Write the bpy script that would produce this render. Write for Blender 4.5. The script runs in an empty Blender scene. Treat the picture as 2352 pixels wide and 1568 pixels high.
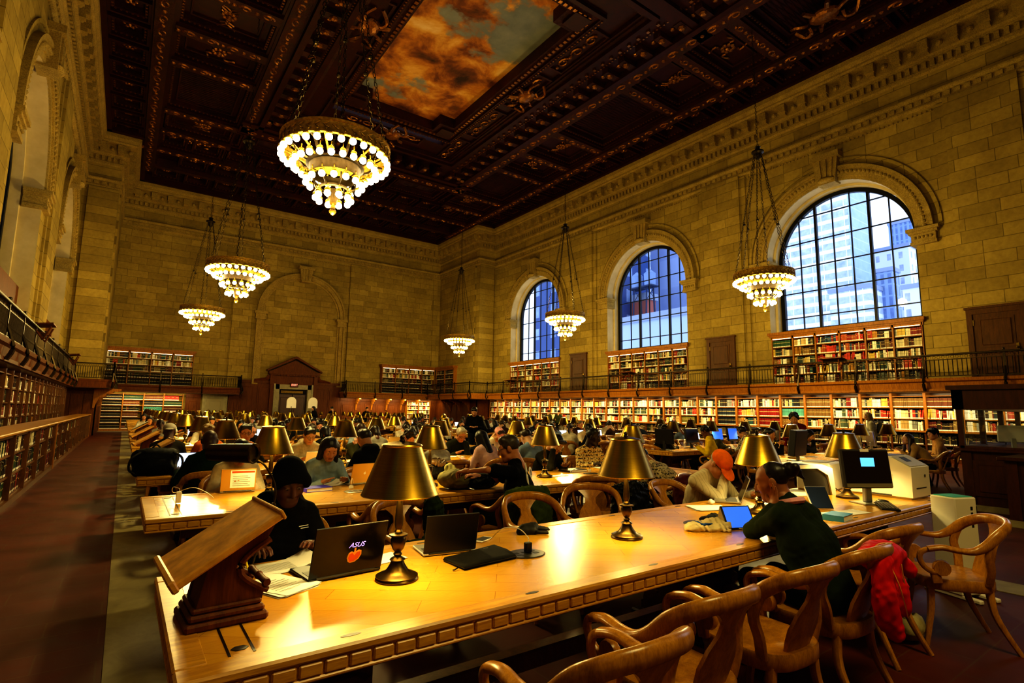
import bpy, math, random
import numpy as np
from mathutils import Vector, Matrix
random.seed(7)
RNG = np.random.default_rng(7)
PI = math.pi
scene = bpy.context.scene
COL = scene.collection
def hx(s, k=1.0):
    s = s.lstrip('#'); c = [int(s[i:i+2], 16)/255 for i in (0, 2, 4)]
    return tuple((v/12.92 if v <= .04045 else ((v+.055)/1.055)**2.4)*k for v in c) + (1.0,)
# ---------------------------------------------------------------- object helpers
def tag(o, label=None, cat=None, group=None, kind=None):
    if label: o['label'] = label
    if cat: o['category'] = cat
    if group: o['group'] = group
    if kind: o['kind'] = kind
    return o
def empty(name, loc=(0, 0, 0), rz=0, label=None, cat=None, group=None):
    o = bpy.data.objects.new(name, None); COL.objects.link(o)
    o.empty_display_size = .1
    o.location = loc; o.rotation_euler = (0, 0, rz)
    return tag(o, label, cat, group)
def new_obj(name, me, parent=None):
    o = bpy.data.objects.new(name, me); COL.objects.link(o)
    if parent: o.parent = parent
    return o
_kids = {}
def dup(root, loc=None, rz=None, label=None, group=None, name=None):
    r = root.copy(); COL.objects.link(r)
    if loc is not None: r.location = loc
    if rz is not None: r.rotation_euler = (0, 0, rz)
    if label: r['label'] = label
    if group: r['group'] = group
    for ch in root.children:
        c = ch.copy(); COL.objects.link(c); c.parent = r
        for g in ch.children:
            d = g.copy(); COL.objects.link(d); d.parent = c
    return r
def T(loc=(0, 0, 0), rx=0, ry=0, rz=0, s=(1, 1, 1)):
    return Matrix.Translation(loc) @ Matrix.Rotation(rz, 4, 'Z') @ Matrix.Rotation(ry, 4, 'Y') @ Matrix.Rotation(rx, 4, 'X') @ Matrix.Diagonal((*s, 1))
class MB:
    """collects shapes and links them as one mesh object"""
    def __init__(s): s.v = []; s.f = []; s.m = []; s.c = []; s.mi = 0; s.col = (1, 1, 1, 1); s.M = None
    def add(s, vs, fs, M=None, mi=None, col=None):
        b = len(s.v); M = (s.M @ M if s.M is not None else M) if M is not None else s.M
        if M is not None: vs = [tuple(M @ Vector(p)) for p in vs]
        s.v.extend(tuple(p) for p in vs)
        for f in fs: s.f.append(tuple(b+i for i in f))
        n = len(fs); s.m.extend([s.mi if mi is None else mi]*n); s.c.extend([s.col if col is None else col]*n)
        return s
    def box(s, a, b, M=None, mi=None, col=None, bev=0):
        x0, y0, z0 = a; x1, y1, z1 = b
        if x0 > x1: x0, x1 = x1, x0
        if y0 > y1: y0, y1 = y1, y0
        if z0 > z1: z0, z1 = z1, z0
        if bev <= 0:
            vs = [(x0,y0,z0),(x1,y0,z0),(x1,y1,z0),(x0,y1,z0),(x0,y0,z1),(x1,y0,z1),(x1,y1,z1),(x0,y1,z1)]
            return s.add(vs, [(0,3,2,1),(4,5,6,7),(0,1,5,4),(1,2,6,5),(2,3,7,6),(3,0,4,7)], M, mi, col)
        t = bev; vs = []; idx = {}
        for ix, X in enumerate((x0, x1)):
            for iy, Y in enumerate((y0, y1)):
                for iz, Z in enumerate((z0, z1)):
                    sx, sy, sz = (t if ix == 0 else -t), (t if iy == 0 else -t), (t if iz == 0 else -t)
                    idx[ix,iy,iz] = len(vs)
                    vs += [(X, Y+sy, Z+sz), (X+sx, Y, Z+sz), (X+sx, Y+sy, Z)]
        fs = []
        g = lambda a, b, c, k: idx[a,b,c]+k
        for i in (0, 1):
            q = [(i,0,0),(i,1,0),(i,1,1),(i,0,1)]; q = q if i else q[::-1]; fs.append(tuple(g(*e, 0) for e in q))
            q = [(0,i,0),(1,i,0),(1,i,1),(0,i,1)]; q = q[::-1] if i else q; fs.append(tuple(g(*e, 1) for e in q))
            q = [(0,0,i),(1,0,i),(1,1,i),(0,1,i)]; q = q if i else q[::-1]; fs.append(tuple(g(*e, 2) for e in q))
        for i in (0, 1):
            for j in (0, 1):
                a, b = g(i,j,0,0), g(i,j,1,0); c, d = g(i,j,1,1), g(i,j,0,1); q = (a,b,c,d); fs.append(q if (i+j) % 2 else q[::-1])
                a, b = g(i,0,j,0), g(i,1,j,0); c, d = g(i,1,j,2), g(i,0,j,2); q = (a,b,c,d); fs.append(q[::-1] if (i+j) % 2 else q)
                a, b = g(0,i,j,1), g(1,i,j,1); c, d = g(1,i,j,2), g(0,i,j,2); q = (a,b,c,d); fs.append(q if (i+j) % 2 else q[::-1])
        for e, k in idx.items():
            q = (k, k+1, k+2); fs.append(q if sum(e) % 2 else q[::-1])
        return s.add(vs, fs, M, mi, col)
    def prism(s, pts, d0, d1, axis='z', M=None, mi=None, col=None):
        """polygon pts (2d) extruded along axis from d0 to d1"""
        n = len(pts)
        mk = {'z': lambda p, d: (p[0], p[1], d), 'y': lambda p, d: (p[0], d, p[1]), 'x': lambda p, d: (d, p[0], p[1])}[axis]
        vs = [mk(p, d0) for p in pts]+[mk(p, d1) for p in pts]
        fs = [tuple(range(n))[::-1], tuple(range(n, 2*n))]+[(i, (i+1) % n, n+(i+1) % n, n+i) for i in range(n)]
        return s.add(vs, fs, M, mi, col)
    def lathe(s, prof, n=24, M=None, mi=None, col=None, cap=True):
        vs = []; fs = []; k = len(prof)
        for i in range(n):
            a = 2*PI*i/n; c, q = math.cos(a), math.sin(a)
            vs += [(r*c, r*q, z) for r, z in prof]
        for i in range(n):
            j = (i+1) % n
            for t in range(k-1): fs.append((i*k+t, j*k+t, j*k+t+1, i*k+t+1))
        if cap:
            if prof[0][0] > 1e-5: fs.append(tuple(i*k for i in range(n))[::-1])
            if prof[-1][0] > 1e-5: fs.append(tuple(i*k+k-1 for i in range(n)))
        return s.add(vs, fs, M, mi, col)
    def sphere(s, c, r, n=12, m=8, M=None, mi=None, col=None):
        rr = (r, r, r) if not hasattr(r, '__len__') else r
        vs = [(c[0], c[1], c[2]-rr[2])]; fs = []
        for j in range(1, m):
            a = -PI/2+PI*j/m
            for i in range(n):
                b = 2*PI*i/n; vs.append((c[0]+rr[0]*math.cos(a)*math.cos(b), c[1]+rr[1]*math.cos(a)*math.sin(b), c[2]+rr[2]*math.sin(a)))
        vs.append((c[0], c[1], c[2]+rr[2])); L = len(vs)-1
        for i in range(n):
            fs.append((0, 1+(i+1) % n, 1+i)); fs.append((L, L-n+i, L-n+(i+1) % n))
            for j in range(m-2): fs.append((1+j*n+i, 1+j*n+(i+1) % n, 1+(j+1)*n+(i+1) % n, 1+(j+1)*n+i))
        return s.add(vs, fs, M, mi, col)
    def sweep(s, path, prof, up=(0, 0, 1), closed=False, M=None, mi=None, col=None, scales=None, capped=True):
        """profile (2d: side, up) carried along a path"""
        P = [Vector(p) for p in path]; n = len(P); k = len(prof); vs = []; fs = []; U0 = Vector(up)
        for i in range(n):
            a = P[(i-1) % n] if (i or closed) else P[i]; b = P[(i+1) % n] if (i < n-1 or closed) else P[i]
            t = (b-a).normalized(); sd = t.cross(U0)
            if sd.length < 1e-4: sd = t.cross(Vector((1, 0.1, 0)))
            sd.normalize(); u = sd.cross(t)
            sc = scales[i] if scales else 1
            if not hasattr(sc, '__len__'): sc = (sc, sc)
            vs += [tuple(P[i]+sd*(q[0]*sc[0])+u*(q[1]*sc[1])) for q in prof]
        for i in range(n if closed else n-1):
            j = (i+1) % n
            for t in range(k): fs.append((i*k+t, i*k+(t+1) % k, j*k+(t+1) % k, j*k+t))
        if not closed and capped: fs += [tuple(range(k))[::-1], tuple(range((n-1)*k, n*k))]
        return s.add(vs, fs, M, mi, col)
    def tube(s, path, r, n=8, up=(0, 0, 1), closed=False, M=None, mi=None, col=None):
        rs = list(r) if hasattr(r, '__len__') else None
        pr = [(math.cos(2*PI*i/n), math.sin(2*PI*i/n)) for i in range(n)]
        return s.sweep(path, pr, up, closed, M, mi, col, scales=rs if rs else [r]*len(path))
    def rod(s, a, b, r, n=6, M=None, mi=None, col=None, r2=None):
        up = (0, 0, 1) if abs(b[2]-a[2]) < .95*math.dist(a, b) else (1, 0, 0)
        return s.sweep([a, b], [(math.cos(2*PI*i/n), math.sin(2*PI*i/n)) for i in range(n)], up, False, M, mi, col, [r, r2 if r2 is not None else r])
    def mesh(s, name, mats, smooth=False, colors=False):
        me = bpy.data.meshes.new(name); me.from_pydata(s.v, [], s.f)
        for m in (mats if isinstance(mats, (list, tuple)) else [mats]): me.materials.append(m)
        if any(s.m): me.polygons.foreach_set('material_index', s.m)
        if smooth is True: me.polygons.foreach_set('use_smooth', [True]*len(s.f))
        elif smooth:
            me.polygons.foreach_set('use_smooth', [True]*len(s.f)); me.set_sharp_from_angle(angle=smooth)
        if colors:
            at = me.color_attributes.new('Col', 'FLOAT_COLOR', 'CORNER'); L = []
            for f, c in zip(s.f, s.c): L.extend(c*len(f))
            at.data.foreach_set('color', L)
        me.update(); return me
    def build(s, name, mats, parent=None, smooth=False, colors=False):
        return new_obj(name, s.mesh(name, mats, smooth, colors), parent)
def bez(pts, n=8):
    """Catmull-Rom through pts"""
    P = [Vector(p) for p in pts]; out = []
    for i in range(len(P)-1):
        a = P[max(i-1, 0)]; b = P[i]; c = P[i+1]; d = P[min(i+2, len(P)-1)]
        for k in range(n):
            t = k/n
            out.append(tuple(.5*((2*b)+(c-a)*t+(2*a-5*b+4*c-d)*t*t+(3*b-a-3*c+d)*t**3)))
    out.append(tuple(P[-1])); return out
def rrect(w, h, r=.2, n=3):
    r = min(w, h)*r; o = []
    for cx, cy, a0 in ((w/2-r, h/2-r, 0), (-w/2+r, h/2-r, 90), (-w/2+r, -h/2+r, 180), (w/2-r, -h/2+r, 270)):
        for i in range(n+1):
            a = math.radians(a0+90*i/n); o.append((cx+r*math.cos(a), cy+r*math.sin(a)))
    return o
SM = math.radians(40)

# ---------------------------------------------------------------- materials
class NT:
    def __init__(s, name):
        m = bpy.data.materials.new(name); m.use_nodes = True; s.m = m; s.t = m.node_tree; s.n = s.t.nodes; s.l = s.t.links
        s.b = s.n['Principled BSDF']; s.out = s.n['Material Output']
    def add(s, t, **kw):
        n = s.n.new(t)
        for k, v in kw.items():
            if k.startswith('_'): setattr(n, k[1:], v)
            else: n.inputs[k.replace('_', ' ')].default_value = v
        return n
    def link(s, a, b): s.l.new(a, b)
    def set(s, **kw):
        for k, v in kw.items(): s.b.inputs[k.replace('_', ' ')].default_value = v
        return s
    def coords(s, kind='Object', scale=(1, 1, 1), rot=(0, 0, 0)):
        tc = s.add('ShaderNodeTexCoord'); mp = s.add('ShaderNodeMapping'); mp.inputs['Scale'].default_value = scale; mp.inputs['Rotation'].default_value = rot
        s.link(tc.outputs[kind], mp.inputs[0]); return mp.outputs[0]
    def noise(s, vec, scale=5, detail=3, rough=.6, dist=0):
        n = s.add('ShaderNodeTexNoise', Scale=scale, Detail=detail, Roughness=rough, Distortion=dist)
        if vec is not None: s.link(vec, n.inputs['Vector'])
        return n.outputs['Fac']
    def ramp(s, fac, stops):
        r = s.add('ShaderNodeValToRGB'); e = r.color_ramp.elements
        while len(e) < len(stops): e.new(.5)
        for q, (p, c) in zip(e, stops): q.position = p; q.color = c
        s.link(fac, r.inputs[0]); return r.outputs[0]
    def mix(s, fac, a, b, blend='MIX'):
        m = s.add('ShaderNodeMix', _data_type='RGBA', _blend_type=blend)
        for sock, v in ((m.inputs[0], fac), (m.inputs[6], a), (m.inputs[7], b)):
            if hasattr(v, 'is_linked'): s.link(v, sock)
            else: sock.default_value = v
        return m.outputs[2]
    def math(s, op, a, b=0):
        m = s.add('ShaderNodeMath', _operation=op)
        for sock, v in ((m.inputs[0], a), (m.inputs[1], b)):
            if hasattr(v, 'is_linked'): s.link(v, sock)
            else: sock.default_value = v
        return m.outputs[0]
    def bump(s, h, strength=.3, dist=.02):
        b = s.add('ShaderNodeBump', Strength=strength, Distance=dist); s.link(h, b.inputs['Height']); s.link(b.outputs[0], s.b.inputs['Normal'])
    def base(s, c): s.link(c, s.b.inputs['Base Color']); return s
def plain(name, c, rough=.6, metal=0, spec=.5, var=0, sheen=0):
    t = NT(name); c = hx(c) if isinstance(c, str) else c
    t.set(Base_Color=c, Roughness=rough, Metallic=metal); t.b.inputs['Specular IOR Level'].default_value = spec
    if var:
        f = t.noise(t.coords(), 14, 4); d = tuple(v*(1-var) for v in c[:3])+(1,); b = tuple(min(1, v*(1+var)) for v in c[:3])+(1,)
        t.base(t.ramp(f, [(.3, d), (.7, b)]))
    return t.m
def fabric(name, c, rough=.9, var=.25):
    t = NT(name); c = hx(c) if isinstance(c, str) else c
    v = t.coords(); f = t.noise(v, 9, 4, .6); d = tuple(q*(1-var) for q in c[:3])+(1,); b = tuple(min(1, q*(1+var)) for q in c[:3])+(1,)
    t.base(t.ramp(f, [(.3, d), (.7, b)])); t.set(Roughness=rough); t.b.inputs['Specular IOR Level'].default_value = .15
    n2 = t.noise(v, 300, 1); t.bump(n2, .12, .002)
    return t.m
def wood(name, dark, light, scale=(1, 12, 12), rough=.35, spec=.5, gscale=3.0, coat=0, bump=.08):
    t = NT(name); v = t.coords('Object', scale)
    f = t.noise(v, gscale, 5, .62, .6); g = t.noise(v, gscale*7, 2, .5)
    c = t.ramp(f, [(.28, hx(dark)), (.72, hx(light))]); c = t.mix(.25, c, t.ramp(g, [(.35, hx(dark)), (.65, hx(light))]))
    t.base(c); t.set(Roughness=rough, Coat_Weight=coat, Coat_Roughness=.12); t.b.inputs['Specular IOR Level'].default_value = spec
    t.bump(g, bump, .004); return t.m
def stone(name, axes, c1, c2, mortar, bw=1.15, bh=.46, rough=.85):
    """coursed ashlar; axes picks which object coordinates run along and up the wall"""
    t = NT(name); tc = t.add('ShaderNodeTexCoord'); sp = t.add('ShaderNodeSeparateXYZ'); t.link(tc.outputs['Object'], sp.inputs[0])
    cb = t.add('ShaderNodeCombineXYZ'); t.link(sp.outputs[axes[0]], cb.inputs[0]); t.link(sp.outputs[axes[1]], cb.inputs[1])
    b = t.add('ShaderNodeTexBrick', Scale=1.0, Mortar_Size=.011, Mortar_Smooth=.3, Bias=0.0, Brick_Width=bw, Row_Height=bh)
    b.offset = .5; b.squash = .75; b.squash_frequency = 3
    b.inputs['Color1'].default_value = hx(c1); b.inputs['Color2'].default_value = hx(c2); b.inputs['Mortar'].default_value = hx(mortar)
    t.link(cb.outputs[0], b.inputs['Vector'])
    f = t.noise(tc.outputs['Object'], .55, 4, .6); g = t.noise(tc.outputs['Object'], 6, 4, .65)
    c = t.mix(.4, b.outputs['Color'], t.ramp(f, [(.3, hx('#8a7a54')), (.7, hx('#ffffff'))]), 'MULTIPLY')
    c = t.mix(.3, c, t.ramp(g, [(.3, hx('#8a7c64')), (.7, hx('#ffffff'))]), 'MULTIPLY')
    t.base(c); t.set(Roughness=rough); t.b.inputs['Specular IOR Level'].default_value = .2
    h = t.math('SUBTRACT', t.math('MULTIPLY', g, .25), b.outputs['Fac']); t.bump(h, .5, .012); return t.m
def emit(name, c, k):
    t = NT(name); t.set(Base_Color=hx(c), Emission_Color=hx(c), Emission_Strength=k); return t.m
MAT = {}
WALLC = ('#bba354', '#9e8944', '#7a6830')
MAT['stone_x'] = stone('stone_ashlar_side', (1, 2), *WALLC)
MAT['stone_y'] = stone('stone_ashlar_end', (0, 2), *WALLC)
def arch_stone():
    t = NT('carved_stone'); v = t.coords(); f = t.noise(v, 2.2, 5, .6); g = t.noise(v, 26, 3)
    t.base(t.mix(.35, t.ramp(f, [(.3, hx('#866f34')), (.7, hx('#ae944a'))]), t.ramp(g, [(.35, hx('#4f4018')), (.6, hx('#b89f50'))]))); t.set(Roughness=.85); t.bump(g, .45, .02); return t.m
MAT['carved'] = arch_stone()
def reveal_stone():
    t = NT('window_reveal_stone'); v = t.coords('Object', (1, 1, 1)); f = t.noise(v, 1.2, 4)
    t.base(t.ramp(f, [(.3, hx('#b3a174')), (.7, hx('#cdbc8e'))])); t.set(Roughness=.8); return t.m
MAT['reveal'] = reveal_stone()
MAT['oak'] = wood('honey_oak', '#a4701e', '#dcaa40', (1.2, 14, 14), .32)
MAT['oak_dark'] = wood('brown_oak', '#4a2a08', '#7a4c14', (4, 4, 1), .4)
MAT['chair'] = wood('chair_oak', '#865416', '#cb942e', (6, 6, 2), .28, gscale=4)
MAT['case_wood'] = wood('bookcase_oak', '#6a3e08', '#b0741e', (9, 9, 1), .5, spec=.25)
MAT['panel_wood'] = wood('panelling_oak', '#421f05', '#74400c', (7, 7, .8), .5, spec=.2)
MAT['door_wood'] = wood('gallery_door_oak', '#3f2607', '#66400f', (7, 7, .8), .5, spec=.2)
MAT['dark_wood'] = wood('dark_walnut', '#2e1506', '#52280c', (6, 6, 1), .35)
MAT['bronze'] = plain('dark_bronze', '#3a2f1c', .42, .85, .5, .3)
MAT['gold_bronze'] = plain('gilt_bronze', '#66511f', .42, .9, .5, .4)
def brass():
    t = NT('brushed_brass'); tc = t.add('ShaderNodeTexCoord'); mp = t.add('ShaderNodeMapping'); mp.inputs['Scale'].default_value = (1, 1, 90); t.link(tc.outputs['Object'], mp.inputs[0])
    f = t.noise(mp.outputs[0], 6, 3, .7); tg = t.add('ShaderNodeTangent', _direction_type='RADIAL', _axis='Z'); t.link(tg.outputs[0], t.b.inputs['Tangent'])
    t.base(t.ramp(f, [(.3, hx('#8a7024')), (.7, hx('#a88a32'))])); t.set(Metallic=1.0, Roughness=.27, Anisotropic=.6); return t.m
MAT['brass'] = brass()
MAT['brass_in'] = plain('shade_lining', '#f4e6b8', .6)
MAT['brass_dark'] = plain('antique_brass', '#4d3e1e', .33, .95, .5, .3)
MAT['globe'] = emit('lit_globe', '#ffedb8', 16.0); MAT['globe'].cycles.emission_sampling = 'NONE'
MAT['amber_glass'] = plain('gilded_cup', '#c9a435', .3, .8)
MAT['strip_light'] = emit('strip_light', '#ffecc0', 4.0); MAT['strip_light'].cycles.emission_sampling = 'NONE'
MAT['black_plastic'] = plain('black_plastic', '#0c0b0c', .42)
MAT['grey_plastic'] = plain('grey_plastic', '#3b3a3c', .45)
MAT['white_plastic'] = plain('white_plastic', '#e9e4d4', .4)
MAT['silver'] = plain('silver_metal', '#b9b8b4', .3, .8)
MAT['steel'] = plain('brushed_steel', '#6f695a', .35, .9)
MAT['paper'] = plain('white_paper', '#f1eee4', .8, var=.03)
MAT['cable_white'] = plain('white_cable', '#ece6d6', .5)
MAT['cable_black'] = plain('black_cable', '#0d0c0c', .5)
MAT['window_iron'] = plain('black_window_iron', '#0b0a0c', .5, .3)
def floor_mat():
    t = NT('red_floor_tile'); v = t.coords('Object', (1, 1, 1), (0, 0, 0))
    b = t.add('ShaderNodeTexBrick', Scale=1.0, Mortar_Size=.006, Brick_Width=.62, Row_Height=.31, Mortar_Smooth=.2); b.offset = .5
    b.inputs['Color1'].default_value = hx('#451a05'); b.inputs['Color2'].default_value = hx('#5a2608'); b.inputs['Mortar'].default_value = hx('#5a4a2a')
    t.link(v, b.inputs['Vector']); f = t.noise(v, 1.6, 4, .6)
    t.base(t.mix(.6, b.outputs['Color'], t.ramp(f, [(.3, hx('#3a1403')), (.7, hx('#672a08'))]))); 
    r = t.ramp(f, [(.3, (.42,)*3+(1,)), (.7, (.6,)*3+(1,))]); t.link(r, t.b.inputs['Roughness']); t.bump(b.outputs['Fac'], -.25, .004); t.b.inputs['Specular IOR Level'].default_value = .3; return t.m
MAT['floor'] = floor_mat()
def marble_mat():
    t = NT('floor_marble'); v = t.coords(); f = t.noise(v, 3, 6, .65, 1.2)
    t.base(t.ramp(f, [(.3, hx('#7d7452')), (.7, hx('#9f956c'))])); t.set(Roughness=.38); return t.m
MAT['marble'] = marble_mat()
def ceil_mat():
    t = NT('carved_ceiling_wood'); v = t.coords(); f = t.noise(v, 1.5, 4); g = t.noise(v, 13, 4, .7, 1.5)
    c = t.ramp(f, [(.3, hx('#240702')), (.7, hx('#461304'))])
    t.base(t.mix(t.ramp(g, [(.55, (0, 0, 0, 1)), (.68, (.75, .75, .75, 1))]), c, hx('#5e3510'))); t.set(Roughness=.4); t.b.inputs['Specular IOR Level'].default_value = .35; t.bump(g, .7, .05); return t.m
MAT['ceil_carved'] = ceil_mat()
MAT['ceil_plain'] = wood('ceiling_beam_wood', '#200602', '#3f1004', (2, 2, 2), .5, spec=.25, gscale=1.5)
MAT['ceil_gilt'] = plain('gilded_carving', '#8a5a20', .34, .7, .5, .4)
def mural_mat():
    t = NT('sky_mural'); v = t.coords('Object', (1, 1, 1)); 
    f = t.noise(v, .22, 2, .5, .2); g = t.noise(v, .7, 6, .6, .1); w = t.noise(v, .62, 6, .6, .3)
    m = t.math('ADD', t.math('MULTIPLY', f, .6), t.math('MULTIPLY', g, .4))
    cloud = t.ramp(w, [(.3, hx('#38200a')), (.42, hx('#7a4410')), (.52, hx('#b87818')), (.62, hx('#d9a848')), (.75, hx('#e6c888'))])
    sky = t.ramp(g, [(.3, hx('#5f6c70')), (.7, hx('#8b918a'))])
    t.base(t.mix(t.ramp(m, [(.5, (0, 0, 0, 1)), (.54, (1, 1, 1, 1))]), cloud, sky)); t.set(Roughness=.75); return t.m
MAT['mural'] = mural_mat()
def book_mat():
    t = NT('book_cloth'); a = t.add('ShaderNodeAttribute', _attribute_name='Col'); t.base(a.outputs['Color']); t.set(Roughness=.6); t.b.inputs['Specular IOR Level'].default_value = .3; return t.m
MAT['book'] = book_mat()

# ---------------------------------------------------------------- the hall
CAM_Z = 1.56
XL, XR, YN, YF, YP, PW, ZC = -2.85, 24.3, -7.0, 43.1, 36.3, 1.6, 16.5
XM = (XL+XR)/2
WINY = [10.11, 20.6, 31.08]; WR, WS, WBOT = 2.96, 8.75, 2.9
PITCH = 10.48
MR = Matrix.Translation((XR, 0, 0)); ML = Matrix.Translation((XL, 0, 0)) @ Matrix.Diagonal((-1, 1, 1, 1))
def side_wall(name, M):
    w = MB(); w.M = M
    def q(a, b, z0, z1, d=0): w.add([(d, a, z0), (d, b, z0), (d, b, z1), (d, a, z1)], [(0, 1, 2, 3)])
    q(YN, YP, 0, WBOT)
    ys = [-.37]+WINY
    q(YN, -.37-PITCH/2, WBOT, ZC+.3)
    for c in ys:
        i_ = ys.index(c); a = (ys[i_-1]+c)/2 if i_ else c-PITCH/2; b = (ys[i_+1]+c)/2 if i_ < len(ys)-1 else YP
        q(a, c-WR, WBOT, WS); q(c+WR, b, WBOT, WS)
        n = 40; top = ZC+.3
        angs = sorted(set([PI*i/n for i in range(n+1)]+[math.atan2(top-WS, b-c), math.atan2(top-WS, a-c)]))
        I, O = [], []
        for t in angs:
            u, v = math.cos(t), math.sin(t); I.append((0, c+WR*u, WS+WR*v))
            k = min([(b-c)/u if u > 1e-6 else 1e9, (a-c)/u if u < -1e-6 else 1e9, (top-WS)/v if v > 1e-6 else 1e9]); O.append((0, c+k*u, WS+k*v))
        m = len(angs); w.add(I+O, [(i, i+1, m+i+1, m+i) for i in range(m-1)])
    # shallow pilasters between the bays, plain strip above
    for k in range(-1, 4):
        y0 = -.37+PITCH*(k+.5)
        if k == 3: continue
        w.box((-.16, y0-1.05, WBOT), (.01, y0+1.05, 13.55)); w.box((-.07, y0-1.35, WBOT), (.01, y0+1.35, 13.45))
    for c in ys:   # thin raised arch line around each bay
        p = [(-.0, c+3.78*math.cos(PI*i/40), WS+.1+3.78*math.sin(PI*i/40)) for i in range(41)]
        w.sweep(p, [(-.06, 0), (.06, 0), (.06, .06), (-.06, .06)], up=(-1, 0, 0))
    # pier at the far corner
    w.box((-PW, YP, 0), (0, YF, ZC+.3)); w.box((-PW-.0, YP-.12, WBOT), (-.25, YP, 13.5)); w.box((-PW-.1, YP+.5, WBOT), (-PW, YF-.5, 13.5))
    o = w.build(name, MAT['stone_x']); tag(o, kind='structure'); return o
side_wall('wall_right', MR); side_wall('wall_left', ML)
def reveals(name, M):
    for k, c in enumerate([-.37]+WINY):
        if k == 0 and M is MR: continue
        w = MB(); w.M = M
        path = [(0, c+WR, WBOT), (0, c+WR, WS)]+[(0, c+WR*math.cos(PI*i/36), WS+WR*math.sin(PI*i/36)) for i in range(1, 36)]+[(0, c-WR, WS), (0, c-WR, WBOT)]
        n = len(path)
        for d0, d1, s0, s1 in ((0, .55, 1, 1), (.55, .56, 1, .965), (.56, 1.15, .965, .965)):
            def sh(p, d, s): return (d, c+(p[1]-c)*s, p[2] if p[2] < WS else WS+(p[2]-WS)*s)
            w.add([sh(p, d0, s0) for p in path]+[sh(p, d1, s1) for p in path], [(i, i+1, n+i+1, n+i) for i in range(n-1)])
        w.box((0, c-WR, WBOT-.1), (1.15, c+WR, WBOT)); 
        w.box((.75, c-WR, 5.28), (1.2, c+WR, 5.42))
        tag(w.build(f'trim_{name}_reveal', MAT['reveal'], smooth=SM), kind='structure')
        a = MB(); a.M = M
        def ring(r0, r1, d):
            for i in range(40):
                t0, t1 = PI*i/40, PI*(i+1)/40
                vs = [(dd, c+r*math.cos(t), WS+r*math.sin(t)) for dd in (d, 0) for r, t in ((r0, t0), (r1, t0), (r1, t1), (r0, t1))]
                a.add(vs, [(0, 1, 2, 3), (1, 5, 6, 2), (0, 3, 7, 4)])
        ring(WR, 3.12, -.06); ring(3.12, 3.46, -.13); ring(3.46, 3.58, -.2)
        for i in range(60):
            t = PI*(i+.5)/60; a.sphere((-.14, c+3.29*math.cos(t), WS+3.29*math.sin(t)), .075, 6, 4)
        for s in (-1, 1):
            y0, y1 = (c+s*(WR-.12), c+s*3.62)
            for z0, z1, e in ((WS-.62, WS-.5, .03), (WS-.5, WS-.2, .0), (WS-.2, WS-.1, .07), (WS-.1, WS+.02, .13)):
                a.box((-.14-e, min(y0, y1)-e, z0), (.5, max(y0, y1)+e, z1))
            for i in range(5): a.sphere((-.15, c+s*(WR+.0+.13*i), WS-.35), .055, 6, 4)
        # scrolled keystone
        a.prism([(c-.36, WS+2.85), (c+.36, WS+2.85), (c+.52, WS+4.1), (c-.52, WS+4.1)], -.34, .2, 'x')
        a.box((-.46, c-.6, WS+3.95), (.0, c+.6, WS+4.2))
        for q in (-1, 0, 1):
            a.prism([(c+q*.2-.05, WS+2.95), (c+q*.2+.05, WS+2.95), (c+q*.26+.07, WS+3.95), (c+q*.26-.07, WS+3.95)], -.4, 0, 'x')
        a.sphere((-.33, c, WS+3.02), (.16, .36, .14), 10, 6)
        tag(a.build(f'trim_{name}_archivolt', MAT['carved'], smooth=SM), kind='structure')
reveals('right', MR); reveals('left', ML)
# end wall with its blind arch
def end_wall():
    w = MB(); w.add([(XL, YF, 0), (XR, YF, 0), (XR, YF, ZC+.3), (XL, YF, ZC+.3)], [(0, 1, 2, 3)])
    for x0, x1 in ((XM-4.9, XM-3.6), (XM+3.6, XM+4.9)): w.box((x0, YF-.14, 2.9), (x1, YF+.1, 13.5))
    for x0, x1 in ((XL+PW, XL+PW+.7), (XR-PW-.7, XR-PW)): w.box((x0, YF-.1, 2.9), (x1, YF, 13.5))
    tag(w.build('wall_far', MAT['stone_y']), kind='structure')
    a = MB(); c = XM; r0, r1, zs = 2.75, 3.3, 8.75
    for ra, rb, d in ((r0, r0+.14, -.08), (r0+.14, r0+.42, -.2), (r0+.42, r1, -.3)):
        path = [(c+1, 0)]
        for i in range(40):
            t0, t1 = PI*i/40, PI*(i+1)/40
            vs = [(c+r*math.cos(t), YF+dd, zs+r*math.sin(t)) for dd in (d, 0) for r, t in ((ra, t0), (rb, t0), (rb, t1), (ra, t1))]
            a.add(vs, [(0, 1, 2, 3), (1, 5, 6, 2), (0, 3, 7, 4)])
        for s in (-1, 1):
            x0, x1 = sorted((c+s*ra, c+s*rb)); a.box((x0, YF+d, 3.3), (x1, YF, zs))
    for s in (-1, 1):
        x0, x1 = sorted((c+s*(r0-.05), c+s*(r1+.05)))
        for z0, z1, e in ((zs-.62, zs-.5, .05), (zs-.5, zs-.2, .02), (zs-.2, zs, .12)): a.box((x0-e, YF-.32-e, z0), (x1+e, YF, z1))
    a.prism([(c-.34, zs+2.6), (c+.34, zs+2.6), (c+.5, zs+3.75), (c-.5, zs+3.75)], YF-.5, YF, 'y'); a.box((c-.58, YF-.58, zs+3.6), (c+.58, YF, zs+3.85))
    for q in (-1, 0, 1): a.box((c+q*.22-.06, YF-.55, zs+2.75), (c+q*.22+.06, YF, zs+3.6))
    tag(a.build('trim_far_arch', MAT['carved'], smooth=SM), kind='structure')
    n = MB(); n.add([(XL-1, YN, 0), (XR+1, YN, 0), (XR+1, YN, ZC+1), (XL-1, YN, ZC+1)], [(0, 1, 2, 3)]); tag(n.build('wall_near', MAT['stone_y']), kind='structure')
end_wall()
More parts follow.
